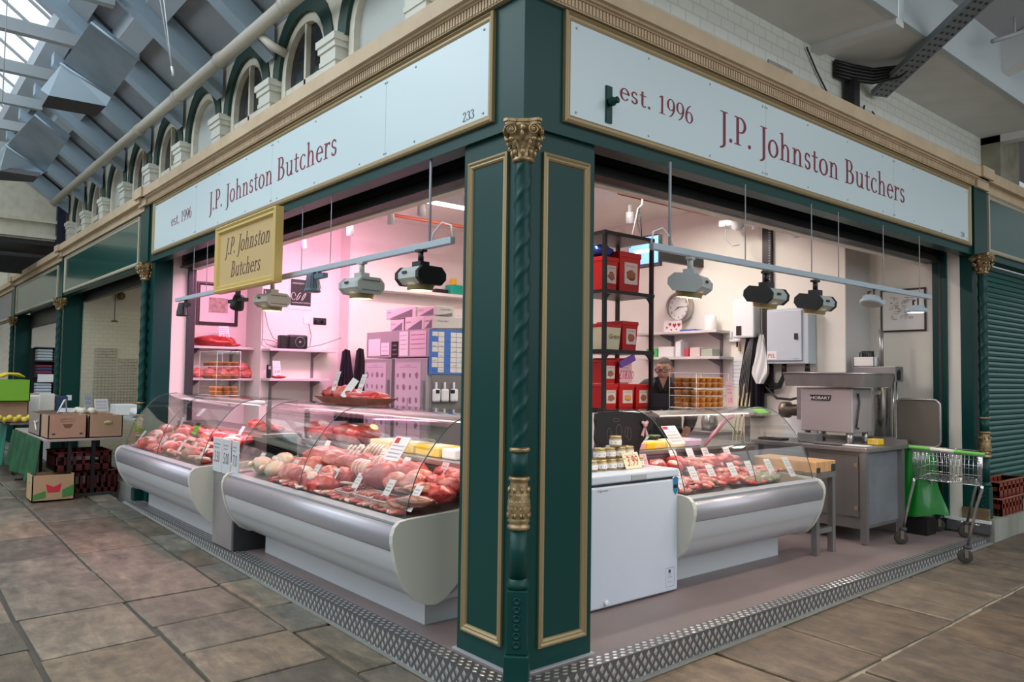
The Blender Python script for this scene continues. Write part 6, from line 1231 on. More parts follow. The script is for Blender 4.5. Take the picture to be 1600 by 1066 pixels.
b = MB(); b.bbox(-3.2, 5.35, 2.092, -2.98, 5.55, 2.115, .008); tag(b.obj('blue_cloth', mat('blue_cloth', (.12, .14, .5), .7)), 'folded blue cloth on the upper back shelf', 'cloth')
t = thing('paper_roll', 'white paper roll standing at the right of the upper back shelf', 'roll', (-2.81, 5.45, 2.09)); b = MB(); b.lathe([(0, 0), (.07, 0), (.072, .005), (.072, .185), (.02, .19), (.02, .17)], 20, (-2.81, 5.45, 2.091), cap=False); b.obj('roll', PAPER, t)
for nm, x0, x1, h, m, lb, ct in (('green_pack', -3.74, -3.56, .11, mat('green_pack', (.08, .45, .12), .4), 'green packet at the left of the lower back shelf', 'packet'), ('white_box', -3.54, -3.30, .13, PAPER, 'plain white box on the lower back shelf', 'box'), ('white_bottle', -3.27, -3.19, .19, WHITEP, 'white bottle in the middle of the lower back shelf', 'bottle'), ('red_pot', -3.14, -3.07, .10, mat('red_pot', (.5, .06, .08), .5), 'small red pot on the lower back shelf', 'pot'), ('print_box', -3.05, -2.90, .11, mat('pink_print', (.65, .5, .5), .6), 'small printed box on the lower back shelf', 'box'), ('grey_box', -2.88, -2.72, .09, mat('sage_box', (.38, .42, .34), .6), 'sage green box at the right of the lower back shelf', 'box')):
    b = MB(); b.bbox(x0, 5.36, 1.777, x1, 5.52, 1.777+h, .008); 
    if 'bottle' in nm: b.box(x0+.02, 5.42, 1.77+h, x1-.02, 5.46, 1.80+h)
    tag(b.obj(nm, m), lb, ct)
for k, (x, h) in enumerate(((-3.85, .26), (-2.85, .22))): b = MB(); b.lathe([(0, 0), (.065, 0), (.065, h), (0, h)], 18, (x, 5.35, .902+.42 if k == 0 else .902)); 
b = MB(); b.lathe([(0, 0), (.065, 0), (.065, .26), (.02, .262), (0, .25)], 18, (-3.1, 5.4, .902), cap=False); tag(b.obj('paper_roll', PAPER), 'white paper roll on the worktop behind the man', 'roll')
t = thing('kettle', 'small steel pot behind the man on the worktop', 'pot', (-2.75, 5.35, .902)); b = MB(); b.lathe([(0, 0), (.09, 0), (.1, .1), (.08, .17), (.03, .2), (.015, .22), (0, .225)], 20, (-2.75, 5.35, .902), cap=False); b.obj('pot_body', STEEL, t)
t = thing('water_heater', 'white wall mounted water heater with a dark display', 'heater', (-2.36, 5.5, 1.98)); b = MB(); b.bbox(-2.50, 5.44, 1.99, -2.21, 5.6, 2.45, .02); b.obj('case', WHITEP, t); b = MB(); b.box(-2.44, 5.435, 2.02, -2.37, 5.442, 2.13); b.obj('display', BLACK, t); b = MB(); b.box(-2.62, 5.56, 1.955, -2.22, 5.60, 1.975); b.tube([(-2.62, 5.58, 2.0), (-2.62, 5.58, 1.97), (-2.5, 5.58, 1.965)], .012, 6); b.obj('conduit', WHITEP, t)
b = MB(); b.bbox(-2.68, 5.575, 2.0, -2.60, 5.6, 2.08, .004); tag(b.obj('wall_socket', WHITEP), 'white wall socket left of the water heater', 'socket')
t = thing('hanging_knife', 'small knife with a tan handle hanging under the heater', 'knife', (-2.49, 5.58, 1.83)); b = MB(); b.bbox(-2.505, 5.57, 1.84, -2.48, 5.585, 1.93, .006); b.obj('handle', mat('tan_handle', (.5, .33, .12), .5), t); b = MB(); b.box(-2.53, 5.572, 1.89, -2.51, 5.58, 1.97); b.obj('sheath', BLACK, t)
t = thing('wall_notice', 'white notice sheet taped to the wall under the heater', 'notice', (-2.52, 5.59, 1.44)); b = MB(); b.box(-2.62, 5.592, 1.42, -2.41, 5.598, 1.76); b.obj('sheet', WHITEP, t); b = MB()
for q in range(7): scrib(b, lambda x, z: (x, 5.5912, z), -2.60, -2.44, 1.71-.045*q, .012, q)
b.obj('print', INK, t)
t = thing('cable_conduit', 'tall black cable conduit fixed to the back wall beside the grey electrical box', 'conduit', (-2.1, 5.57, 1.3)); b = MB(); b.box(-2.165, 5.55, 1.35, -2.05, 5.598, 3.5); b.obj('trunking', BLACK, t); b = MB()
for k in range(70): b.box(-2.08, 5.546, 1.4+.03*k, -2.066, 5.55, 1.41+.03*k)
b.obj('punched_holes', WALLGREY, t)
for k in range(3):
    b = MB(); b.tube([(-2.13+.03*k, 5.54, 1.7), (-2.12+.03*k, 5.53, 1.50), (-2.02+.02*k, 5.52, 1.40+.03*k), (-1.92-.01*k, 5.52, 1.42+.02*k), (-1.86-.015*k, 5.52, 1.55), (-1.85-.015*k, 5.52, 1.72)], .013, 7); b.obj('cable', BLACK, t)
b = MB(); b.tube([(-2.14, 5.53, 1.6), (-2.10, 5.52, 1.42), (-1.95, 5.5, 1.30), (-1.75, 5.45, 1.29), (-1.55, 5.38, 1.33)], .014, 7); b.obj('cable', BLACK, t)
t = thing('electrical_box', 'pale grey steel electrical box with a red PEL label on the back wall', 'electrical box', (-1.75, 5.5, 1.69)); b = MB(); b.bbox(-2.03, 5.43, 1.685, -1.53, 5.6, 2.30, .006); b.obj('cabinet', mat('box_grey', (.46, .52, .58), .4), t)
b = MB(); b.bbox(-2.02, 5.41, 1.72, -1.60, 5.43, 2.275, .004); d = b.obj('door', mat('box_grey_door', (.50, .55, .61), .35), t); b = MB(); b.bbox(-1.68, 5.395, 1.95, -1.64, 5.41, 2.02, .004); b.obj('latch', BLACK, d); b = MB(); b.box(-2.015, 5.408, 1.735, -1.90, 5.4105, 1.825); b.obj('label_plate', PAPER, d); b = MB(); sans(b, 'PEL', lambda x, z: (-2.005+x, 5.407, 1.755+z), .062); b.obj('lettering', mat('pel_red', (.35, .02, .04), .5), d)
b = MB(); scrib(b, lambda x, z: (x, 5.4085, z), -1.70, -1.63, 1.735, .008, 3); b.obj('maker_print', INK, d)
for k, x in enumerate((-1.86, -1.58)): b = MB(); b.cyl((x, 5.5, 1.60), (x, 5.5, 1.69), .03, 10, .02); b.obj('cable_gland', BLACK, t)
STRIPED = hung_cloth('black striped apron hanging on the back wall left of the conduit', (-2.27, 5.5, 2.12), .30, 1.05, ('y', 5.56), CLOTH, folds=4)
b = MB()
for k in range(6): b.tube([(-2.24-.012*k, 5.50, 2.08-.02*k), (-2.27-.018*k, 5.475, 1.75), (-2.30-.022*k, 5.46, 1.4), (-2.31-.022*k, 5.46, 1.15)], .0022, 4)
b.obj('pinstripes', mat('stripe_grey', (.40, .40, .42), .8), STRIPED)
t = thing('carrier_bag', 'white plastic carrier bag hanging over the striped apron', 'bag', (-2.11, 5.4, 1.45)); b = MB(); b.smooth = True
b.grid(lambda u, v: (-2.10+(u-.5)*(.03+.17*min(1, v*1.5))*(1.0 if v < .8 else 1-.6*(v-.8)/.2)-.02*v, 5.42-.04*math.sin(u*PI)*v-.012*math.sin(u*14+v*9), 2.02-.56*v), 16, 18); b.grid(lambda u, v: (-2.10+(u-.5)*(.03+.17*min(1, v*1.5))*(1.0 if v < .8 else 1-.6*(v-.8)/.2)-.02*v, 5.45+.03*math.sin(u*PI)*v, 2.02-.56*v), 16, 18); b.obj('bag', mat('white_polythene', (.72, .72, .72), .35), t)
picture('framed line drawing on the right inner wall', (-1.06, 2.04), (-.59, 2.50), ('y', 6.128), (-.97, 2.17, -.70, 2.42), .018)
b = MB(); b.lathe([(0, 0), (.018, 0), (.018, 1.6)], 10, (-1.9, 5.2, .3)) 
for k in range(3):
    pass
t = thing('wooden_sticks', 'pale wooden sticks leaning on the wall right of the pie cabinet', 'sticks', (-2.3, 5.2, .9))
for k in range(4): b = MB(); b.tube([(-2.36+.05*k, 5.15, .4), (-2.44+.045*k, 5.55, 1.55-.05*k)], .011, 6); b.obj('stick', mat('pale_stick', (.62, .52, .32), .6), t)
# television and wire hook by the rack
t = thing('television', 'small screen with a blue picture mounted high behind the rack', 'television', (-2.9, 4.5, 2.8)); b = MB(); b.bbox(-3.30, 4.5, 2.79, -2.82, 4.55, 3.16, .006); b.obj('case', BLACK, t); b = MB(); b.box(-3.28, 4.494, 2.83, -2.84, 4.4995, 3.14); b.obj('screen', mat('screen_blue', (.12, .28, .75), .4, emit=1.2), t); b = MB(); b.box(-3.2, 4.49, 2.96, -2.9, 4.494, 3.0); b.obj('caption', mat('screen_cyan', (.3, .8, 1), .4, emit=1.5), t); b = MB(); b.box(-3.08, 4.55, 2.9, -3.02, 5.6, 3.0); b.obj('arm', BLACK, t)
t = thing('wire_hook', 'white hook with dangling black wire hanging above the rack', 'hook', (-2.03, 3.2, 2.9)); b = MB(); b.tube([(-2.0, 3.2, 3.6), (-1.96, 3.2, 3.25), (-1.97, 3.2, 3.15), (-2.02, 3.2, 3.12), (-2.12, 3.2, 2.75)], .009, 6); b.obj('hook', WHITEP, t); b = MB(); b.tube([(-2.0, 3.2, 3.13), (-2.03, 3.2, 3.0), (-2.0, 3.2, 2.9), (-1.97, 3.2, 2.8), (-1.99, 3.2, 3.05), (-2.02, 3.2, 3.13)], .006, 5); b.obj('wire', DARK, t)
t = thing('wall_fan_light', 'pale ceiling light fitting with a bracket left of the conduit', 'lamp', (-2.4, 5.3, 3.3)); b = MB(); b.bbox(-2.52, 5.2, 3.28, -2.30, 5.4, 3.36, .01); b.sphere((-2.3, 5.25, 3.30), (.07, .07, .09), 8); b.obj('fitting', WHITEP, t); b = MB(); b.tube([(-2.42, 5.2, 3.3), (-2.42, 5.2, 3.12), (-2.34, 5.2, 3.04), (-2.24, 5.2, 3.04)], .007, 5); b.obj('cable', GREYP, t)

# ------------------------------------------------------------------ steel cabinet, mincer, filler
BST = mat('brushed_steel', (.36, .345, .34), .36, .75, noise=(4, (.28, .27, .265), .4, .7), stretch=(1, 1, .2)); PST = mat('mincer_steel', (.50, .46, .46), .38, .55)
t = thing('steel_counter', 'large stainless steel cupboard counter carrying the mincer', 'counter', (-1.1, 5.1, 0))
b = MB(); b.bbox(-1.74, 4.66, .845, -.53, 5.52, .885, .004); b.obj('top', BST, t); b = MB(); b.box(-1.70, 4.73, .13, -.60, 5.46, .845); b.obj('carcass', BST, t)
for x in (-1.69, -.575):
    for y in (4.70, 5.45): b = MB(); b.box(x-.028, y-.028, 0.02, x+.028, y+.028, .845); b.cyl((x, y, 0), (x, y, .03), .025, 10); b.obj('leg', BST, t)
for x0, x1 in ((-1.64, -1.15), (-1.13, -.64)): b = MB(); b.bbox(x0, 4.715, .24, x1, 4.73, .80, .003); d = b.obj('door', BST, t); b = MB(); [b.box(x1-.035 if x1 > -1 else x0, 4.705, z, x1 if x1 > -1 else x0+.035, 4.716, z+.04) for z in (.30, .70)]; b.obj('hinge', GOLD, d)
b = MB(); b.box(-.60, 4.75, .16, -.592, 5.43, .82); b.obj('side_panel', mat('scuffed_blue_steel', (.30, .32, .36), .45, .5, noise=(3, (.22, .235, .26), .4, .7)), t); b = MB(); b.box(-1.74, 5.50, .885, -.53, 5.52, .93); b.obj('upstand', BST, t)
t = thing('meat_mincer', 'steel meat mincer with a HOBART badge and a wide feed tray', 'mincer', (-1.1, 5.15, .885))
b = MB(); b.bbox(-1.35, 4.95, .995, -.81, 5.36, 1.43, .012); b.obj('housing', PST, t)
for x in (-1.30, -.86):
    for y in (5.0, 5.31): b = MB(); b.cyl((x, y, .886), (x, y, .996), .028, 12); b.obj('leg', STEEL, t)
b = MB(); o = [(-1.50, 4.88), (-.66, 4.88), (-.66, 5.52), (-1.50, 5.52)]; i_ = [(-1.485, 4.895), (-.675, 4.895), (-.675, 5.505), (-1.485, 5.505)]
b._add([(x, y, 1.575) for x, y in o]+[(x, y, 1.445) for x, y in i_]+[(x*.985-.016, y*.985+.078, 1.575) for x, y in o]+[(x, y, 1.455) for x, y in i_], [(0, 1, 5, 4), (1, 2, 6, 5), (2, 3, 7, 6), (3, 0, 4, 7), (4, 5, 6, 7), (8, 12, 13, 9), (9, 13, 14, 10), (10, 14, 15, 11), (11, 15, 12, 8), (15, 14, 13, 12), (0, 8, 9, 1), (1, 9, 10, 2), (2, 10, 11, 3), (3, 11, 8, 0)]); b.tube([(x, y, 1.575) for x, y in o], .01, 6, True); b.obj('feed_tray', BST, t)
b = MB(); b.box(-1.42, 5.0, 1.1, -1.35, 5.3, 1.43); b.obj('feed_neck', STEEL, t)
b = MB(); b.lathe([(.06, 0), (.06, .22), (.085, .225), (.085, .30), (.075, .31), (.06, .31), (.06, .29), (0, .29)], 22, M=Matrix.Translation((-1.35, 5.12, 1.19)) @ Matrix.Rotation(-PI/2, 4, 'Y')); b.obj('mincing_head', mat('dark_cast_steel', (.20, .17, .14), .35, .8), t)
b = MB(); b.prism([(-1.245, 1.36), (-1.02, 1.36), (-1.035, 1.305), (-1.23, 1.305)], 4.942, 4.952, 'y'); b.obj('badge', BLACK, t); b = MB(); sans(b, 'HOBART', lambda x, z: (-1.132+x*1.25, 4.9412, 1.316+z), .042, 0, 'CENTER'); b.obj('badge_lettering', PAPER, t)
b = MB(); b.tube([(-.80, 5.05, 1.38), (-.79, 5.06, 1.30), (-.79, 5.02, 1.15), (-.79, 4.99, 1.05), (-.79, 5.03, 1.04)], .010, 6); b.obj('power_cable', DARK, t)
t = thing('sausage_filler', 'upright steel sausage filler with a round cylinder behind the mincer', 'filler', (-.83, 5.65, 0)); b = MB(); b.lathe([(.085, 0), (.085, .50), (.09, .505)], 24, (-.835, 5.65, .94)); b.obj('cylinder', CHROME, t); b = MB(); b.bbox(-1.07, 5.56, 1.50, -.665, 5.74, 1.655, .004); b.obj('head_frame', BST, t)
for x in (-.715, -.68): b = MB(); b.cyl((x, 5.62, .93), (x, 5.62, 1.5), .008, 8); b.obj('guide_rod', CHROME, t)
b = MB(); b.cyl((-.85, 5.66, 1.65), (-.85, 5.66, 2.04), .022, 12); b.obj('rack_rod', STEEL, t); b = MB(); b.box(-.665, 5.60, 1.52, -.655, 5.66, 1.61); b.sphere((-.66, 5.63, 1.60), .022, 6); b.obj('control_knob', BLACK, t); b = MB(); b.box(-.90, 5.557, 1.37, -.82, 5.57, 1.40); b.obj('white_label', PAPER, t)
b = MB(); b.bbox(-.98, 5.545, 0, -.66, 5.76, .94, .006); b.obj('pedestal', STEEL, t)
t = thing('parts_box', 'white box of tools on the filler head against the shaded grey pillar', 'box', (-.99, 5.65, 1.657)); b = MB(); x0, y0, x1, y1 = -1.10, 5.57, -.885, 5.72
for q in ((x0, y0, x1, y0+.006), (x0, y1-.006, x1, y1), (x0, y0, x0+.006, y1), (x1-.006, y0, x1, y1)): b.box(q[0], q[1], 1.657, q[2], q[3], 1.755)
b.box(x0, y0, 1.657, x1, y1, 1.663); b.obj('box', PAPER, t); b = MB()
for k in range(6): b.tube([(-1.07+.028*k, 5.64, 1.67), (-1.06+.025*k, 5.63, 1.80), (-1.04+.022*k, 5.65, 1.82), (-1.02+.02*k, 5.64, 1.74)], .008, 5)
b.obj('tools', DARK, t)
t = thing('steel_tray', 'dark steel tray with rounded corners leaning against the right inner wall', 'tray', (-.42, 5.62, .887)); b = MB(); pts = []
for cx, cz, a0 in ((-.32, 1.27, 0), (-.62, 1.27, 90), (-.62, .93, 180), (-.32, .93, 270)):
    for k in range(5): a = math.radians(a0+22.5*k); pts.append((cx+.06*math.cos(a), cz+.06*math.sin(a)))
b.prism(pts, 5.60, 5.62, 'y'); b.obj('tray_base', mat('dark_tray_steel', (.16, .15, .13), .4, .7), t); b = MB(); b.tube([(x, 5.595, z) for x, z in pts], .012, 6, True); b.obj('rim', STEEL, t)
for k, (x, y, lu, h, m, nm, lb, ct) in enumerate(((-1.6, 4.85, .28, .02, BLACK, 'knife_roll', 'black knife roll on the left end of the steel counter', 'tool roll'), (-1.22, 4.9, .2, .09, mat('grey_tub', (.14, .15, .15), .4), 'grey_tub', 'grey plastic tub under the mincer', 'tub'), (-.75, 4.85, .3, .008, PAPER, 'paper_sheet', 'white paper on the steel counter front', 'paper'), (-.68, 5.15, .1, .06, YEL, 'yellow_block', 'small yellow block beside the mincer leg', 'block'), (-.95, 4.78, .25, .02, mat('dark_scale', (.1, .1, .1), .4), 'flat_scale', 'dark flat scale under the mincer', 'scale'))):
    b = MB(); b.bbox(x-lu/2, y-.07, .887, x+lu/2, y+.07, .887+h, min(.008, h/3)); tag(b.obj(nm, m), lb, ct)
t = thing('white_board', 'white cutting board leaning on the steel counter under the mincer head', 'board', (-1.55, 5.35, .887)); b = MB(); b.box(-1.74, 5.30, .887, -1.36, 5.33, 1.12); b.obj('board', WHITEP, t)
t = thing('butcher_block', 'small steel table with a thick beech butcher block beside the right counter', 'table', (-.9, 4.05, 0)); b = MB(); b.bbox(-1.25, 3.885, .705, -.60, 4.22, .80, .006); b.obj('block', WOOD, t); b = MB(); b.box(-.602, 4.14, .706, -.597, 4.21, .77); b.box(-.602, 3.89, .706, -.597, 3.95, .75); b.obj('dark_patch', DARK, t)
b = MB(); b.box(-1.25, 3.885, .655, -.60, 4.225, .705); b.obj('frame', BST, t)
for x in (-1.22, -.63):
    for y in (3.92, 4.195): b = MB(); b.box(x-.025, y-.025, .02, x+.025, y+.025, .66); b.box(x-.028, y-.028, 0, x+.028, y+.028, .022); b.obj('leg', BST, t)
b = MB(); b.box(-1.22, 4.04, .18, -.63, 4.08, .22); b.box(-.65, 3.92, .18, -.61, 4.2, .22); b.box(-1.24, 3.92, .18, -1.20, 4.2, .22); b.obj('stretcher', BST, t)
# green bag hung at the end of the steel counter
t = thing('green_bag', 'big green plastic sack hanging at the end of the steel counter', 'bag', (-.55, 5.7, .15)); b = MB(); b.smooth = True
GB = mat('green_polythene', (.0, .19, .015), .3, coat=.3)
def gb(u, v, s): 
    w = .16+.13*v+.02*math.sin(v*8); return (-.56+(u-.5)*2*w+.03*v, 5.70-s*(.05+.10*v)*math.sin(u*PI)-.012*math.sin(u*17+v*4), .92-.72*v+.02*math.sin(u*9)*(v))
b.grid(lambda u, v: gb(u, v, 1), 30, 20); b.grid(lambda u, v: gb(u, v, -.6), 30, 20); b.obj('sack', GB, t)
b = MB(); b.box(-.62, 5.62, 0, -.40, 5.82, .16); tag(b.obj('low_bin', BLACK), 'low black bin on the floor under the green sack', 'bin')
# ------------------------------------------------------------------ shopping trolley
t = thing('shopping_trolley', 'small chrome shopping trolley with a green handle on the edge of the kerb', 'trolley', (-.05, 5.4, 0))
hd = [(-.30, 5.0, .905), (.33, 4.98, .885)]; fb = [(-.40, 5.92, .90), (.0, 5.80, .885)]
b = MB(); b.cyl(hd[0], hd[1], .016, 10); b.obj('handle', mat('lime_handle', (.16, .55, .10), .35), t)
b = MB(); q = Vector(hd[0]).lerp(Vector(hd[1]), .30), Vector(hd[0]).lerp(Vector(hd[1]), .62); b.cyl(q[0], q[1], .0168, 10); b.obj('handle_label', mat('handle_white', (.7, .72, .62), .4), t)
b = MB()
def wire4(p, r=.0035): b.tube(p, r, 5)
NL, NR, FL, FR = [Vector(p) for p in ((-.28, 5.02, 0), (.31, 5.0, 0), (-.38, 5.62, 0), (.08, 5.55, 0))]
zs = [.615, .70, .785, .87]
for z in zs:
    s = (.87-z)*.12; c = Vector((-.05, 5.3, 0)); L4 = [p+(c-p)*s for p in (NL, NR, FR, FL)]
    b.tube([(p.x, p.y, z) for p in L4], .006 if z in (.615, .87) else .0035, 5, True)
def lev(p, z): s = (.87-z)*.12; c = Vector((-.05, 5.3, 0)); q = p+(c-p)*s; return Vector((q.x, q.y, z))
for A, B_, n in ((NL, NR, 16), (NR, FR, 12), (FL, FR, 12), (NL, FL, 12)):
    for k in range(n+1): f = k/n; b.tube([lev(A.lerp(B_, f), .615), lev(A.lerp(B_, f), .87)], .0026, 4)
for k in range(15): f = k/14; b.tube([lev(NL.lerp(NR, f), .615), lev(FL.lerp(FR, f), .615)], .0026, 4)
for k in range(6): f = k/5; b.tube([lev(NL.lerp(FL, f), .612), lev(NR.lerp(FR, f), .612)], .003, 4)
b.obj('wire_basket', CHROME, t)
WH = [(-.37, 5.02, .0), (.165, 5.04, -.075), (-.42, 5.98, 0), (-.13, 5.86, 0)]; TP = [lev(NL, .615), lev(NR, .615), lev(FL, .615), lev(FR, .615)]
for (x, y, z), tp in zip(WH, TP):
    b = MB(); b.tube([tp, tp+Vector((0, 0, -.03)), (x*.35+tp.x*.65, y*.35+tp.y*.65, .44), (x, y, z+.14)], .0125, 8); b.obj('leg', CHROME, t)
    b = MB(); b.lathe([(.03, 0), (.035, .01), (.03, .03), (.014, .035)], 12, (x, y, z+.125)); b.obj('swivel', DARK, t); 
    b = MB(); Mw = Matrix.Translation((x-.015, y-.01, z+.062)) @ Matrix.Rotation(.5, 4, 'Z') @ Matrix.Rotation(PI/2, 4, 'X'); b.lathe([(.02, -.018), (.052, -.018), (.06, -.012), (.062, 0), (.06, .012), (.052, .018), (.02, .018)], 20, M=Mw); b.obj('wheel', mat('worn_rubber', (.045, .04, .034), .8), t)
    b = MB(); b.box(-.014, -.028, .05, .014, -.02, .13, Matrix.Translation((x-.008, y-.006, z)) @ Matrix.Rotation(.5, 4, 'Z')); b.box(-.014, .02, .05, .014, .028, .13, Matrix.Translation((x-.008, y-.006, z)) @ Matrix.Rotation(.5, 4, 'Z')); b.obj('fork', mat('fork_brown', (.2, .17, .13), .5, .5), t)
b = MB(); b.tube([(-.42, 5.98, .14), (-.13, 5.86, .14)], .009, 6); b.tube([(-.13, 5.86, .14), (.0, 5.8, .145)], .009, 6); b.obj('rear_bar', CHROME, t)
# red plastic crates on the right plinth
RC = mat('brick_red_plastic', (.22, .035, .015), .4)
def crate(lb, x0, y0, z0, w, l, h, m, grp=None, nm='plastic_crate'):
    t = thing(nm, lb, 'crate', (x0+w/2, y0+l/2, z0), grp); b = MB()
    b.box(x0, y0, z0, x0+w, y0+l, z0+.015)
    for zz in (z0+.02, z0+h-.05): b.box(x0, y0, zz, x0+w, y0+.012, zz+.05); b.box(x0, y0+l-.012, zz, x0+w, y0+l, zz+.05); b.box(x0, y0, zz, x0+.012, y0+l, zz+.05); b.box(x0+w-.012, y0, zz, x0+w, y0+l, zz+.05)
    n = 6
    for k in range(n+1):
        f = k/n; b.box(x0+(w-.03)*f, y0, z0, x0+(w-.03)*f+.03, y0+.012, z0+h); b.box(x0+(w-.03)*f, y0+l-.012, z0, x0+(w-.03)*f+.03, y0+l, z0+h); b.box(x0, y0+(l-.03)*f, z0, x0+.012, y0+(l-.03)*f+.03, z0+h); b.box(x0+w-.012, y0+(l-.03)*f, z0, x0+w, y0+(l-.03)*f+.03, z0+h)
    b.obj('body', m, t); b = MB(); b.tube([(x0, y0, z0+h), (x0+w, y0, z0+h), (x0+w, y0+l, z0+h), (x0, y0+l, z0+h)], .013, 6, True); b.obj('rim', m, t)
crate('lower brick red plastic crate on the plinth before the green shutter', -.25, 6.42, .162, .24, .62, .17, RC); crate('upper brick red plastic crate on the plinth before the green shutter', -.26, 6.44, .338, .22, .75, .16, RC)
# ------------------------------------------------------------------ the man behind the right counter
SKIN = mat('skin', (.56, .28, .20), .5, noise=(14, (.62, .33, .25), .4, .7)); HAIR = mat('greying_brown_hair', (.10, .075, .055), .7, noise=(60, (.22, .19, .16), .45, .65), stretch=(3, 3, .6)); JACKET = mat('black_jacket', (.012, .012, .014), .7); APR = mat('dark_slate_apron', (.022, .027, .034), .75)
def skin_mesh(V, E, RR, levels=1, root=0):
    me = bpy.data.meshes.new('figure'); me.from_pydata(V, E, []); o = bpy.data.objects.new('figure', me); COL.objects.link(o)
    sk = o.modifiers.new('skin', 'SKIN'); sk.use_smooth_shade = True
    for i, r in enumerate(RR): me.skin_vertices[0].data[i].radius = r if isinstance(r, tuple) else (r, r); me.skin_vertices[0].data[i].use_root = (i == root)
    sb = o.modifiers.new('subdivision', 'SUBSURF'); sb.levels = levels; sb.render_levels = levels
    m2 = bpy.data.meshes.new_from_object(o.evaluated_get(bpy.context.evaluated_depsgraph_get()))
    vs = [tuple(v.co) for v in m2.vertices]; fs = [tuple(p.vertices) for p in m2.polygons]
    bpy.data.objects.remove(o); bpy.data.meshes.remove(me); bpy.data.meshes.remove(m2); return vs, fs
man = thing('person', 'person in a black jacket and dark apron wearing glasses, standing behind the pie cabinet', 'person', (-1.965, 3.54, 0), None, math.radians(33))
HEAD = Matrix.Translation((0, -.03, 1.585)) @ Matrix.Rotation(math.radians(-10), 4, 'Z') @ Matrix.Rotation(math.radians(7), 4, 'X')
V = [(0, 0, .93), (0, .01, 1.12), (0, .02, 1.30), (0, .015, 1.42), (0, -.005, 1.49), (0, -.02, 1.56)]; E_ = [(0, 1), (1, 2), (2, 3), (3, 4), (4, 5)]; RR = [(.16, .12), (.155, .115), (.17, .12), (.12, .085), (.062, .062), (.06, .06)]
def chain(start, pts):
    p = start
    for co, r in pts: V.append(co); RR.append(r); E_.append((p, len(V)-1)); p = len(V)-1
    return p
for s in (-1, 1):
    w = chain(3, [((s*.12, .02, 1.43), .07), ((s*.20, .02, 1.40), .068), ((s*.25, .04, 1.14), .047), ((s*.22, -.15, 1.0), .034), ((s*.21, -.19, .985), (.036, .022)), ((s*.205, -.235, .975), (.040, .018))])
    for k in range(4):
        x = s*(.205+(.027-.018*k)); L_ = (.062, .078, .083, .072)[k]
        chain(w, [((x, -.265, .972), .0095), ((x, -.265-L_*.5, .965), .009), ((x+s*.002, -.265-L_*.85, .945), .0078), ((x, -.265-L_*.9, .928), .007)])
    chain(w-1, [((s*.178, -.215, .975), .012), ((s*.160, -.245, .965), .010), ((s*.150, -.27, .955), .0085)])
    chain(0, [((s*.095, .0, .85), (.095, .10)), ((s*.10, -.01, .48), .062), ((s*.105, .02, .10), .043), ((s*.11, -.10, .045), (.045, .035)), ((s*.115, -.17, .04), (.04, .028))])
vs, fs = skin_mesh(V, E_, RR)
b = MB(); b.smooth = True; b._add(vs, fs)
o = len(b.v); b.sphere((0, 0, 0), 1, 24, k=36)
for i in range(o, len(b.v)):
    x, y, z = b.v[i]; wx, dy, hz = .076, .096, .118
    jaw = 1-.30*max(0, -z-.05)**1.4; px, py, pz = x*wx*jaw, y*dy*(1-.10*max(0, -z)), z*hz
    if y < 0:
        f = -y; g = lambda cx, cz, sx, sz: math.exp(-((x-cx)/sx)**2-((z-cz)/sz)**2)
        py -= f*(.030*g(0, -.22, .16, .17)+.012*g(0, .02, .11, .2)+.010*g(0, -.52, .34, .09)+.010*g(0, -.85, .3, .14)+.007*g(0, .27, .6, .1)+.006*g(.55, -.15, .22, .2)+.006*g(-.55, -.15, .22, .2))
        py += f*(.012*g(.40, .05, .2, .13)+.012*g(-.40, .05, .2, .13)+.006*g(0, -.56, .3, .03)+.006*g(0, -.68, .3, .08))
    b.v[i] = tuple(HEAD @ Vector((px, py, pz)))
for s in (-1, 1):
    o = len(b.v); b.sphere((s*.078, .012, -.005), (.012, .022, .034), 8, HEAD)
b.obj('body', SKIN, man, False)
b = MB(); b.smooth = True; o = len(b.v); b.sphere((0, 0, 0), 1, 24, k=36)
for i in range(o, len(b.v)):
    x, y, z = b.v[i]; hl = .48 if y < -.1 else (.42-.9*max(0, y)); hl = .50-.95*max(0, min(1, (y+.35)))
    k = 1.055 if z > hl else .93; b.v[i] = tuple(HEAD @ Vector((x*.076*k, y*.096*k, z*.118*k)))
b.obj('hair', HAIR, man, False)
for s in (-1, 1): b = MB(); b.sphere((s*.031, -.083, .006), (.013, .009, .009), 8, HEAD); b.obj('eye', mat('eye_white', (.6, .56, .52), .3), man, False); b = MB(); b.sphere((s*.031, -.0905, .005), (.006, .003, .006), 6, HEAD); b.obj('iris', INK, man, False)
b = MB()
for s in (-1, 1):
    b.tube([HEAD @ Vector((s*.033+.026*math.cos(a)*(1.0), -.108, .004+.019*math.sin(a))) for a in [2*PI*k/14 for k in range(14)]], .0034, 5, True)
    b.tube([HEAD @ Vector(p) for p in ((s*.059, -.107, .010), (s*.078, -.06, .010), (s*.082, .015, .012))], .003, 5)
    b.tube([HEAD @ Vector((s*.031+q*.018, -.092, .036+.003*(1-abs(q)))) for q in (-1, 0, 1)], .0035, 5)
b.tube([HEAD @ Vector(p) for p in ((-.009, -.112, .010), (0, -.114, .012), (.009, -.112, .010))], .003, 5); b.obj('glasses', mat('glasses_dark_red', (.06, .015, .012), .3), man, False)
b = MB(); b.tube([HEAD @ Vector((x, -.098-.006*(1-abs(x)/.026), -.064+.0015*math.cos(x*90))) for x in (-.026, -.013, 0, .013, .026)], .0028, 5); b.obj('mouth', mat('lip', (.38, .14, .11), .5), man, False)
V = [(0, 0, .90), (0, .01, 1.12), (0, .02, 1.30), (0, .015, 1.405)]; E_ = [(0, 1), (1, 2), (2, 3)]; RR = [(.185, .145), (.18, .138), (.20, .148), (.15, .112)]
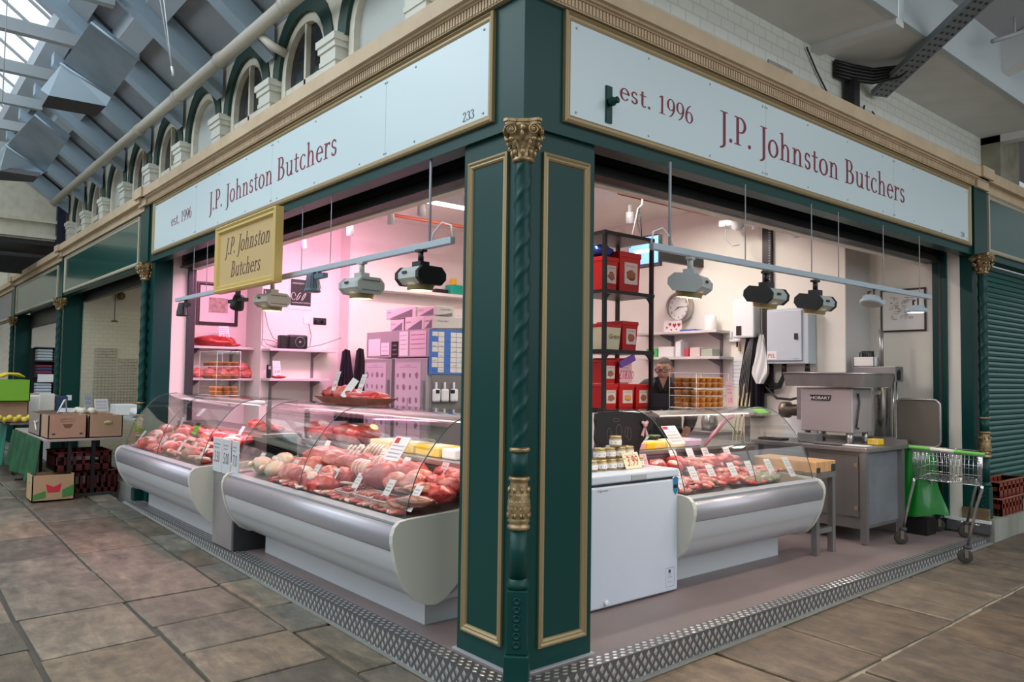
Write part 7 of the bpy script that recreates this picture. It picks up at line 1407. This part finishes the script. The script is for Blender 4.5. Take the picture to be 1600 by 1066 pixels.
for s in (-1, 1): chain(3, [((s*.12, .02, 1.43), .104), ((s*.21, .02, 1.40), .10), ((s*.255, .04, 1.14), .072), ((s*.225, -.13, 1.01), .052)])
vs, fs = skin_mesh(V, E_, RR); b = MB(); b.smooth = True; b._add(vs, fs); b.obj('jacket', JACKET, man, False)
V = [(0, 0, .90)]; E_ = []; RR = [(.165, .13)]
for s in (-1, 1): chain(0, [((s*.095, .0, .82), (.105, .11)), ((s*.10, -.01, .48), .08), ((s*.105, .015, .10), .065)])
vs, fs = skin_mesh(V, E_, RR); b = MB(); b.smooth = True; b._add(vs, fs); b.obj('trousers', JACKET, man, False)
b = MB(); b.smooth = True
b.grid(lambda u, v: ((u-.5)*(.24+.16*min(1, v*2)), -.145-.028*math.cos((u-.5)*2.6)-.01*math.sin(v*2), 1.36-.85*v), 16, 16); b.grid(lambda u, v: ((u-.5)*(.24+.16*min(1, v*2)), -.138-.028*math.cos((u-.5)*2.6)-.01*math.sin(v*2), 1.36-.85*v), 16, 16)
for s in (-1, 1): b.tube([(s*.11, -.16, 1.36), (s*.09, -.12, 1.45), (s*.075, -.02, 1.50), (s*.05, .07, 1.50)], .012, 6)
b.obj('apron', APR, man, False)
b = MB(); b.prism([(-.05, 1.505), (.05, 1.505), (.0, 1.405)], -.128, -.085, 'y'); b.obj('collar_opening', SKIN, man, False)
b = MB()
for s in (-1, 1): b.prism([(s*.045, 1.525), (s*.085, 1.50), (s*.02, 1.375), (s*.0, 1.40)], -.142, -.12, 'y')
b.obj('collar', JACKET, man, False)
for s in (-1, 1): b = MB(); b.bbox(s*.11-.05, -.22, 0, s*.11+.05, .06, .085, .02); b.obj('shoe', BLACK, man, False)

# ------------------------------------------------------------------ greengrocer's tables in the lane on the left
g0 = gz(-8, -.3)
t = thing('trestle_table', 'trestle table with dark legs carrying cardboard boxes in the lane', 'table', (-8.7, -.3, g0)); b = MB(); b.bbox(-10.0, -.74, .655, -7.68, .10, .685, .004); b.obj('table_top', mat('grey_board', (.36, .30, .28), .7), t)
for x in (-7.80, -9.7):
    for y in (-.46, -.2): b = MB(); b.box(x-.02, y-.02, g0+.03, x+.02, y+.02, .655); b.obj('leg', BLACK, t)
    b = MB(); b.box(x-.03, -.76, g0, x+.03, .02, g0+.035); b.obj('foot_bar', DARK, t)
def skirt(lb, x0, x1, y, z0, z1, m):
    b = MB(); b.smooth = True; f = lambda u, v, d: (x0+(x1-x0)*u, y-d-.03*math.sin(u*34)*(.3+v)-.05*v, z1+(z0-z1)*v*(1+.06*math.sin(u*11)))
    b.grid(lambda u, v: f(u, v, 0), 50, 10); b.grid(lambda u, v: f(u, v, .006), 50, 10); return tag(b.obj('cloth_skirt', m), lb, 'cloth')
skirt('dark green cloth skirt hanging from the near trestle table', -7.72, -9.9, -.77, .18, .68, mat('green_cloth', (.003, .055, .018), .6, noise=(5, (.006, .10, .03), .4, .7)))
skirt('teal green cloth skirt hanging from the farther produce table', -10.2, -13.2, -.80, .16, .72, mat('teal_cloth', (.005, .15, .10), .6))
def box_open(lb, x0, y0, z0, x1, y1, z1, m, fill=None, print_=True, nm='cardboard_box', grp=None, cat='box'):
    t = thing(nm, lb, cat, ((x0+x1)/2, (y0+y1)/2, z0), grp); b = MB(); w = .012
    b.box(x0, y0, z0, x1, y1, z0+.01); b.box(x0, y0, z0, x1, y0+w, z1); b.box(x0, y1-w, z0, x1, y1, z1); b.box(x0, y0, z0, x0+w, y1, z1); b.box(x1-w, y0, z0, x1, y1, z1); b.obj('walls', m, t)
    if print_:
        b = MB(); yc = (y0+y1)/2; h = z1-z0; b.prism([(yc-.055, z0+h*.62), (yc+.055, z0+h*.62), (yc+.03, z0+h*.45), (yc-.03, z0+h*.45)], x1-.002, x1+.0015, 'x'); scrib(b, lambda u, v: (x1+.0016, u, v), yc-.08, yc+.08, z0+h*.80, .022, 3); scrib(b, lambda u, v: (x1+.0016, u, v), yc-.08, yc+.08, z0+h*.70, .02, 5); b.obj('print', mat('box_print_brown', (.16, .08, .04), .7), t)
        b = MB(); [b.lathe([(0, 0), (.02, 0)], 10, M=Matrix.Translation((x1+.0012, y, z0+h*.2)) @ Matrix.Rotation(PI/2, 4, 'Y') @ Matrix.Scale(.6, 4, (1, 0, 0)), cap=False) for y in (y0+.06, y1-.06)]; b.obj('hand_holes', DARK, t)
    return t
box_open('brown cardboard box with printed text at the near end of the trestle table', -8.15, -.71, .688, -7.70, -.30, .965, CARD)
box_open('brown cardboard box right of the printed one at the end of the trestle table', -8.2, -.28, .688, -7.70, .10, .955, mat('cardboard2', (.44, .27, .17), .8), print_=False)
b = MB(); blob(b, (-7.69, -.07, .87), (.01, .05, .02), 2, .3); tag(b.obj('leaf_tip', mat('pale_leaf', (.5, .45, .2), .6)), 'pale leaf poking through the hole of the right cardboard box', 'leaf')
box_open('greyish cardboard box with white straps behind the printed box', -9.0, -.72, .688, -8.2, -.33, .96, mat('cardboard_grey', (.25, .20, .16), .8), print_=False); box_open('shallow cardboard box in the middle of the trestle table', -8.9, -.28, .688, -8.26, .08, .95, CARD, print_=False)
b = MB(); b.tube([(-8.5, -.735, .86), (-8.35, -.74, .85), (-8.25, -.74, .88)], .008, 5); b.tube([(-8.45, -.735, .86), (-8.3, -.74, .76)], .008, 5); tag(b.obj('white_strap', PAPER), 'white strap on the side of the greyish cardboard box', 'strap')
def paper_sign(lb, x, y, z, w, h, rz, m=None):
    t = thing('paper_sign', lb, 'sign', (x, y, z), None, rz); b = MB(); b.box(-.003, -w/2, 0, .003, w/2, h, Matrix.Rotation(-.25, 4, 'Y')); b.obj('sheet', m or PAPER, t, False); b = MB()
    Mq = Matrix.Rotation(-.25, 4, 'Y'); put = lambda u, v: tuple(Mq @ Vector((.0036, u, v)))
    for k in range(3): scrib(b, put, -w*.4, w*.4, h*(.2+.25*k), h*.16, k+int(z*99))
    b.obj('handwriting', mat('blue_pen', (.08, .12, .5), .6), t, False)
paper_sign('grey paper sign standing behind the right cardboard box', -8.5, -.12, .96, .10, .24, .3, mat('grey_paper', (.42, .45, .48), .6)); paper_sign('white sign with blue writing leaning behind the right cardboard box', -8.45, .02, .97, .17, .17, .2); paper_sign('white sheet lying among the boxes of the trestle table', -8.6, -.36, .965, .18, .05, -.4)
b = MB(); b.tube([(-8.4, -.50, .96), (-8.45, -.42, 1.12), (-8.5, -.40, 1.13), (-8.5, -.38, .96)], .01, 6); tag(b.obj('plastic_strap', WHITEP), 'bent white plastic strap rising from the boxes', 'strap')
PROD = [mat('banana_yellow', (.75, .52, .04), .5), mat('apple_green', (.25, .42, .05), .4), mat('carrot_orange', (.70, .25, .03), .5), mat('lemon', (.78, .62, .08), .5), mat('leaf_green', (.06, .18, .04), .6), mat('white_onion', (.68, .62, .5), .5)]
for k in range(7): b = MB(); a = .25*k; b.tube([(-10.2-.08*k, -.92+.03*(k % 3), 1.40), (-10.2-.08*k, -.82, 1.445), (-10.2-.08*k, -.70, 1.44), (-10.2-.08*k, -.62, 1.40)], [.012, .02, .02, .01], 8); tag(b.obj('banana', PROD[0]), 'yellow banana on the bright green box', 'banana', 'bananas on the green box')
t = thing('produce_table', 'farther produce table with boxes of fruit at the left edge', 'table', (-11.7, -.4, gz(-11, -.4))); b = MB(); b.bbox(-13.2, -.78, .72, -10.15, .0, .75, .004); b.obj('table_top', mat('grey_board', (.36, .3, .28), .7), t)
for x in (-10.3, -13.0):
    for y in (-.7, -.08): b = MB(); b.box(x-.02, y-.02, 0, x+.02, y+.02, .72); b.obj('leg', BLACK, t)
box_open('brown box under the bright green box on the farther table', -10.75, -.98, .752, -10.2, -.56, 1.05, CARD, print_=False)
box_open('bright lime green produce box with bananas on top at the left edge', -10.85, -1.02, 1.055, -10.1, -.56, 1.36, mat('lime_box', (.20, .46, .03), .5), print_=False, nm='produce_box')
for k in range(8): b = MB(); b.sphere((-10.08-.02*(k % 3), -.98+.06*k, .80+.03*(k % 2)), .04, 8); tag(b.obj('lemon', PROD[3]), 'yellow lemon at the near edge of the farther table', 'fruit', 'lemons on the farther table')
for k in range(10): b = MB(); b.sphere((-8.35-.09*(k % 5), -.22+.11*(k//5), .98), .045, 8); tag(b.obj('onion', PROD[5]), 'pale round vegetable in the shallow box on the trestle table', 'vegetable', 'vegetables in the shallow box')
t = box_open('green and red printed fruit box standing on the floor under the table', -8.0, -.86, g0, -7.62, -.42, g0+.30, mat('fruit_box', (.40, .28, .15), .8), print_=False, nm='fruit_box')
b = MB(); b.prism([(-.70, g0+.10), (-.58, g0+.10), (-.56, g0+.20), (-.64, g0+.16), (-.72, g0+.20)], -7.619, -7.616, 'x'); b.obj('red_print', REDINK, t); b = MB(); b.prism([(-.85, g0+.08), (-.72, g0+.12), (-.72, g0+.04), (-.85, g0+.02)], -7.619, -7.6165, 'x'); b.obj('green_print', mat('print_green', (.05, .22, .05), .6), t); b = MB(); b.prism([(-.55, g0+.12), (-.43, g0+.18), (-.43, g0+.05), (-.55, g0+.03)], -7.619, -7.6165, 'x'); b.obj('green_print', mat('print_green', (.05, .22, .05), .6), t)
crate('dark red plastic crate under the trestle table', -8.4, -.6, g0+.31, .55, .62, .22, mat('dark_red_plastic', (.10, .006, .006), .45)); crate('dark red plastic crate on the floor under the trestle table', -8.45, -.38, g0, .5, .5, .28, mat('dark_red_plastic', (.1, .006, .006), .45))
for k in range(4): crate('dark green produce crate in a low stack on the neighbouring plinth, %s from the bottom' % od[k], -9.3, .45, .092+.085*k, .5, .35, .08, mat('crate_green', (.01, .10, .06), .5), 'green crates on the plinth')
crate('black produce crate beside the green stack on the plinth', -9.0, .86, .092, .4, .3, .3, BLACK)
t = thing('side_counter', 'grey topped counter of the empty stall holding vegetables', 'counter', (-9.5, .9, .09)); b = MB(); b.bbox(-11.5, .55, .78, -8.2, 1.3, .82, .004); b.obj('top', mat('grey_top', (.33, .34, .33), .6), t); b = MB(); b.box(-11.3, 1.2, .09, -8.4, 1.28, .78); b.obj('panel', BLACK, t)
for x in (-8.3, -11.4): b = MB(); b.box(x-.03, .58, .09, x+.03, .64, .78); b.obj('leg', BLACK, t)
for k, (x, y, m, lb) in enumerate(((-9.0, .62, BLACK, 'black crate of greens on the side counter'), (-8.75, .95, PROD[4], 'dark green crate of greens on the side counter'))): crate(lb, x, y, .822, .4, .3, .09, m)
for k in range(12): b = MB(); blob(b, (-8.9+.05*(k % 6), .72+.08*(k//6), .935), (.06, .05, .03), k, .4, 2, 6); tag(b.obj('leafy_green', PROD[4]), 'leafy green vegetable in the black crate on the side counter', 'vegetable', 'greens on the side counter')
for k in range(8): b = MB(); b.tube([(-8.6+.04*k, 1.05, .93), (-8.58+.04*k, 1.0, 1.0+.02*(k % 3)), (-8.56+.03*k, .94, 1.02)], [.02, .022, .008], 6); tag(b.obj('carrot', PROD[2]), 'orange root vegetable heaped in the dark green crate', 'vegetable', 'orange vegetables on the side counter')
b = MB(); blob(b, (-9.6, .8, .90), (.22, .16, .09), 4, .25, 2, 10); tag(b.obj('white_bag', mat('white_polythene', (.72, .72, .72), .35)), 'crumpled white plastic bag on the side counter', 'bag')
b = MB(); b.bbox(-10.6, .60, .822, -10.2, .9, .99, .01); tag(b.obj('white_crate', WHITEP), 'white box on the side counter at its left', 'box')
for k, (x, z, m, lb) in enumerate(((-12.9, .80, PROD[0], 'yellow fruit pile'), (-12.4, .80, CARD, 'brown fruit box'), (-11.8, .80, mat('navy_box', (.03, .06, .14), .5), 'navy box'), (-11.3, .80, PAPER, 'white box'))):
    b = MB(); b.bbox(x-.2, -.5, .752, x+.2, -.1, .752+.26+.1*(k % 2), .02); tag(b.obj('produce_carton', m), '%s on the farther produce table' % lb, 'box')
for k, (y, z, w, h, m, lb) in enumerate(((-.20, 1.08, .2, .16, PAPER, 'white price sheet'), (.0, .9, .16, .3, mat('navy_box', (.03, .06, .14), .5), 'navy blue upright box'))): b = MB(); b.bbox(-11.1, y-w/2, z-.2, -11.0, y+w/2, z+h-.1, .01); tag(b.obj('display_card' if k == 0 else 'upright_box', m), lb+' standing at the end of the farther table', 'card' if k == 0 else 'box')
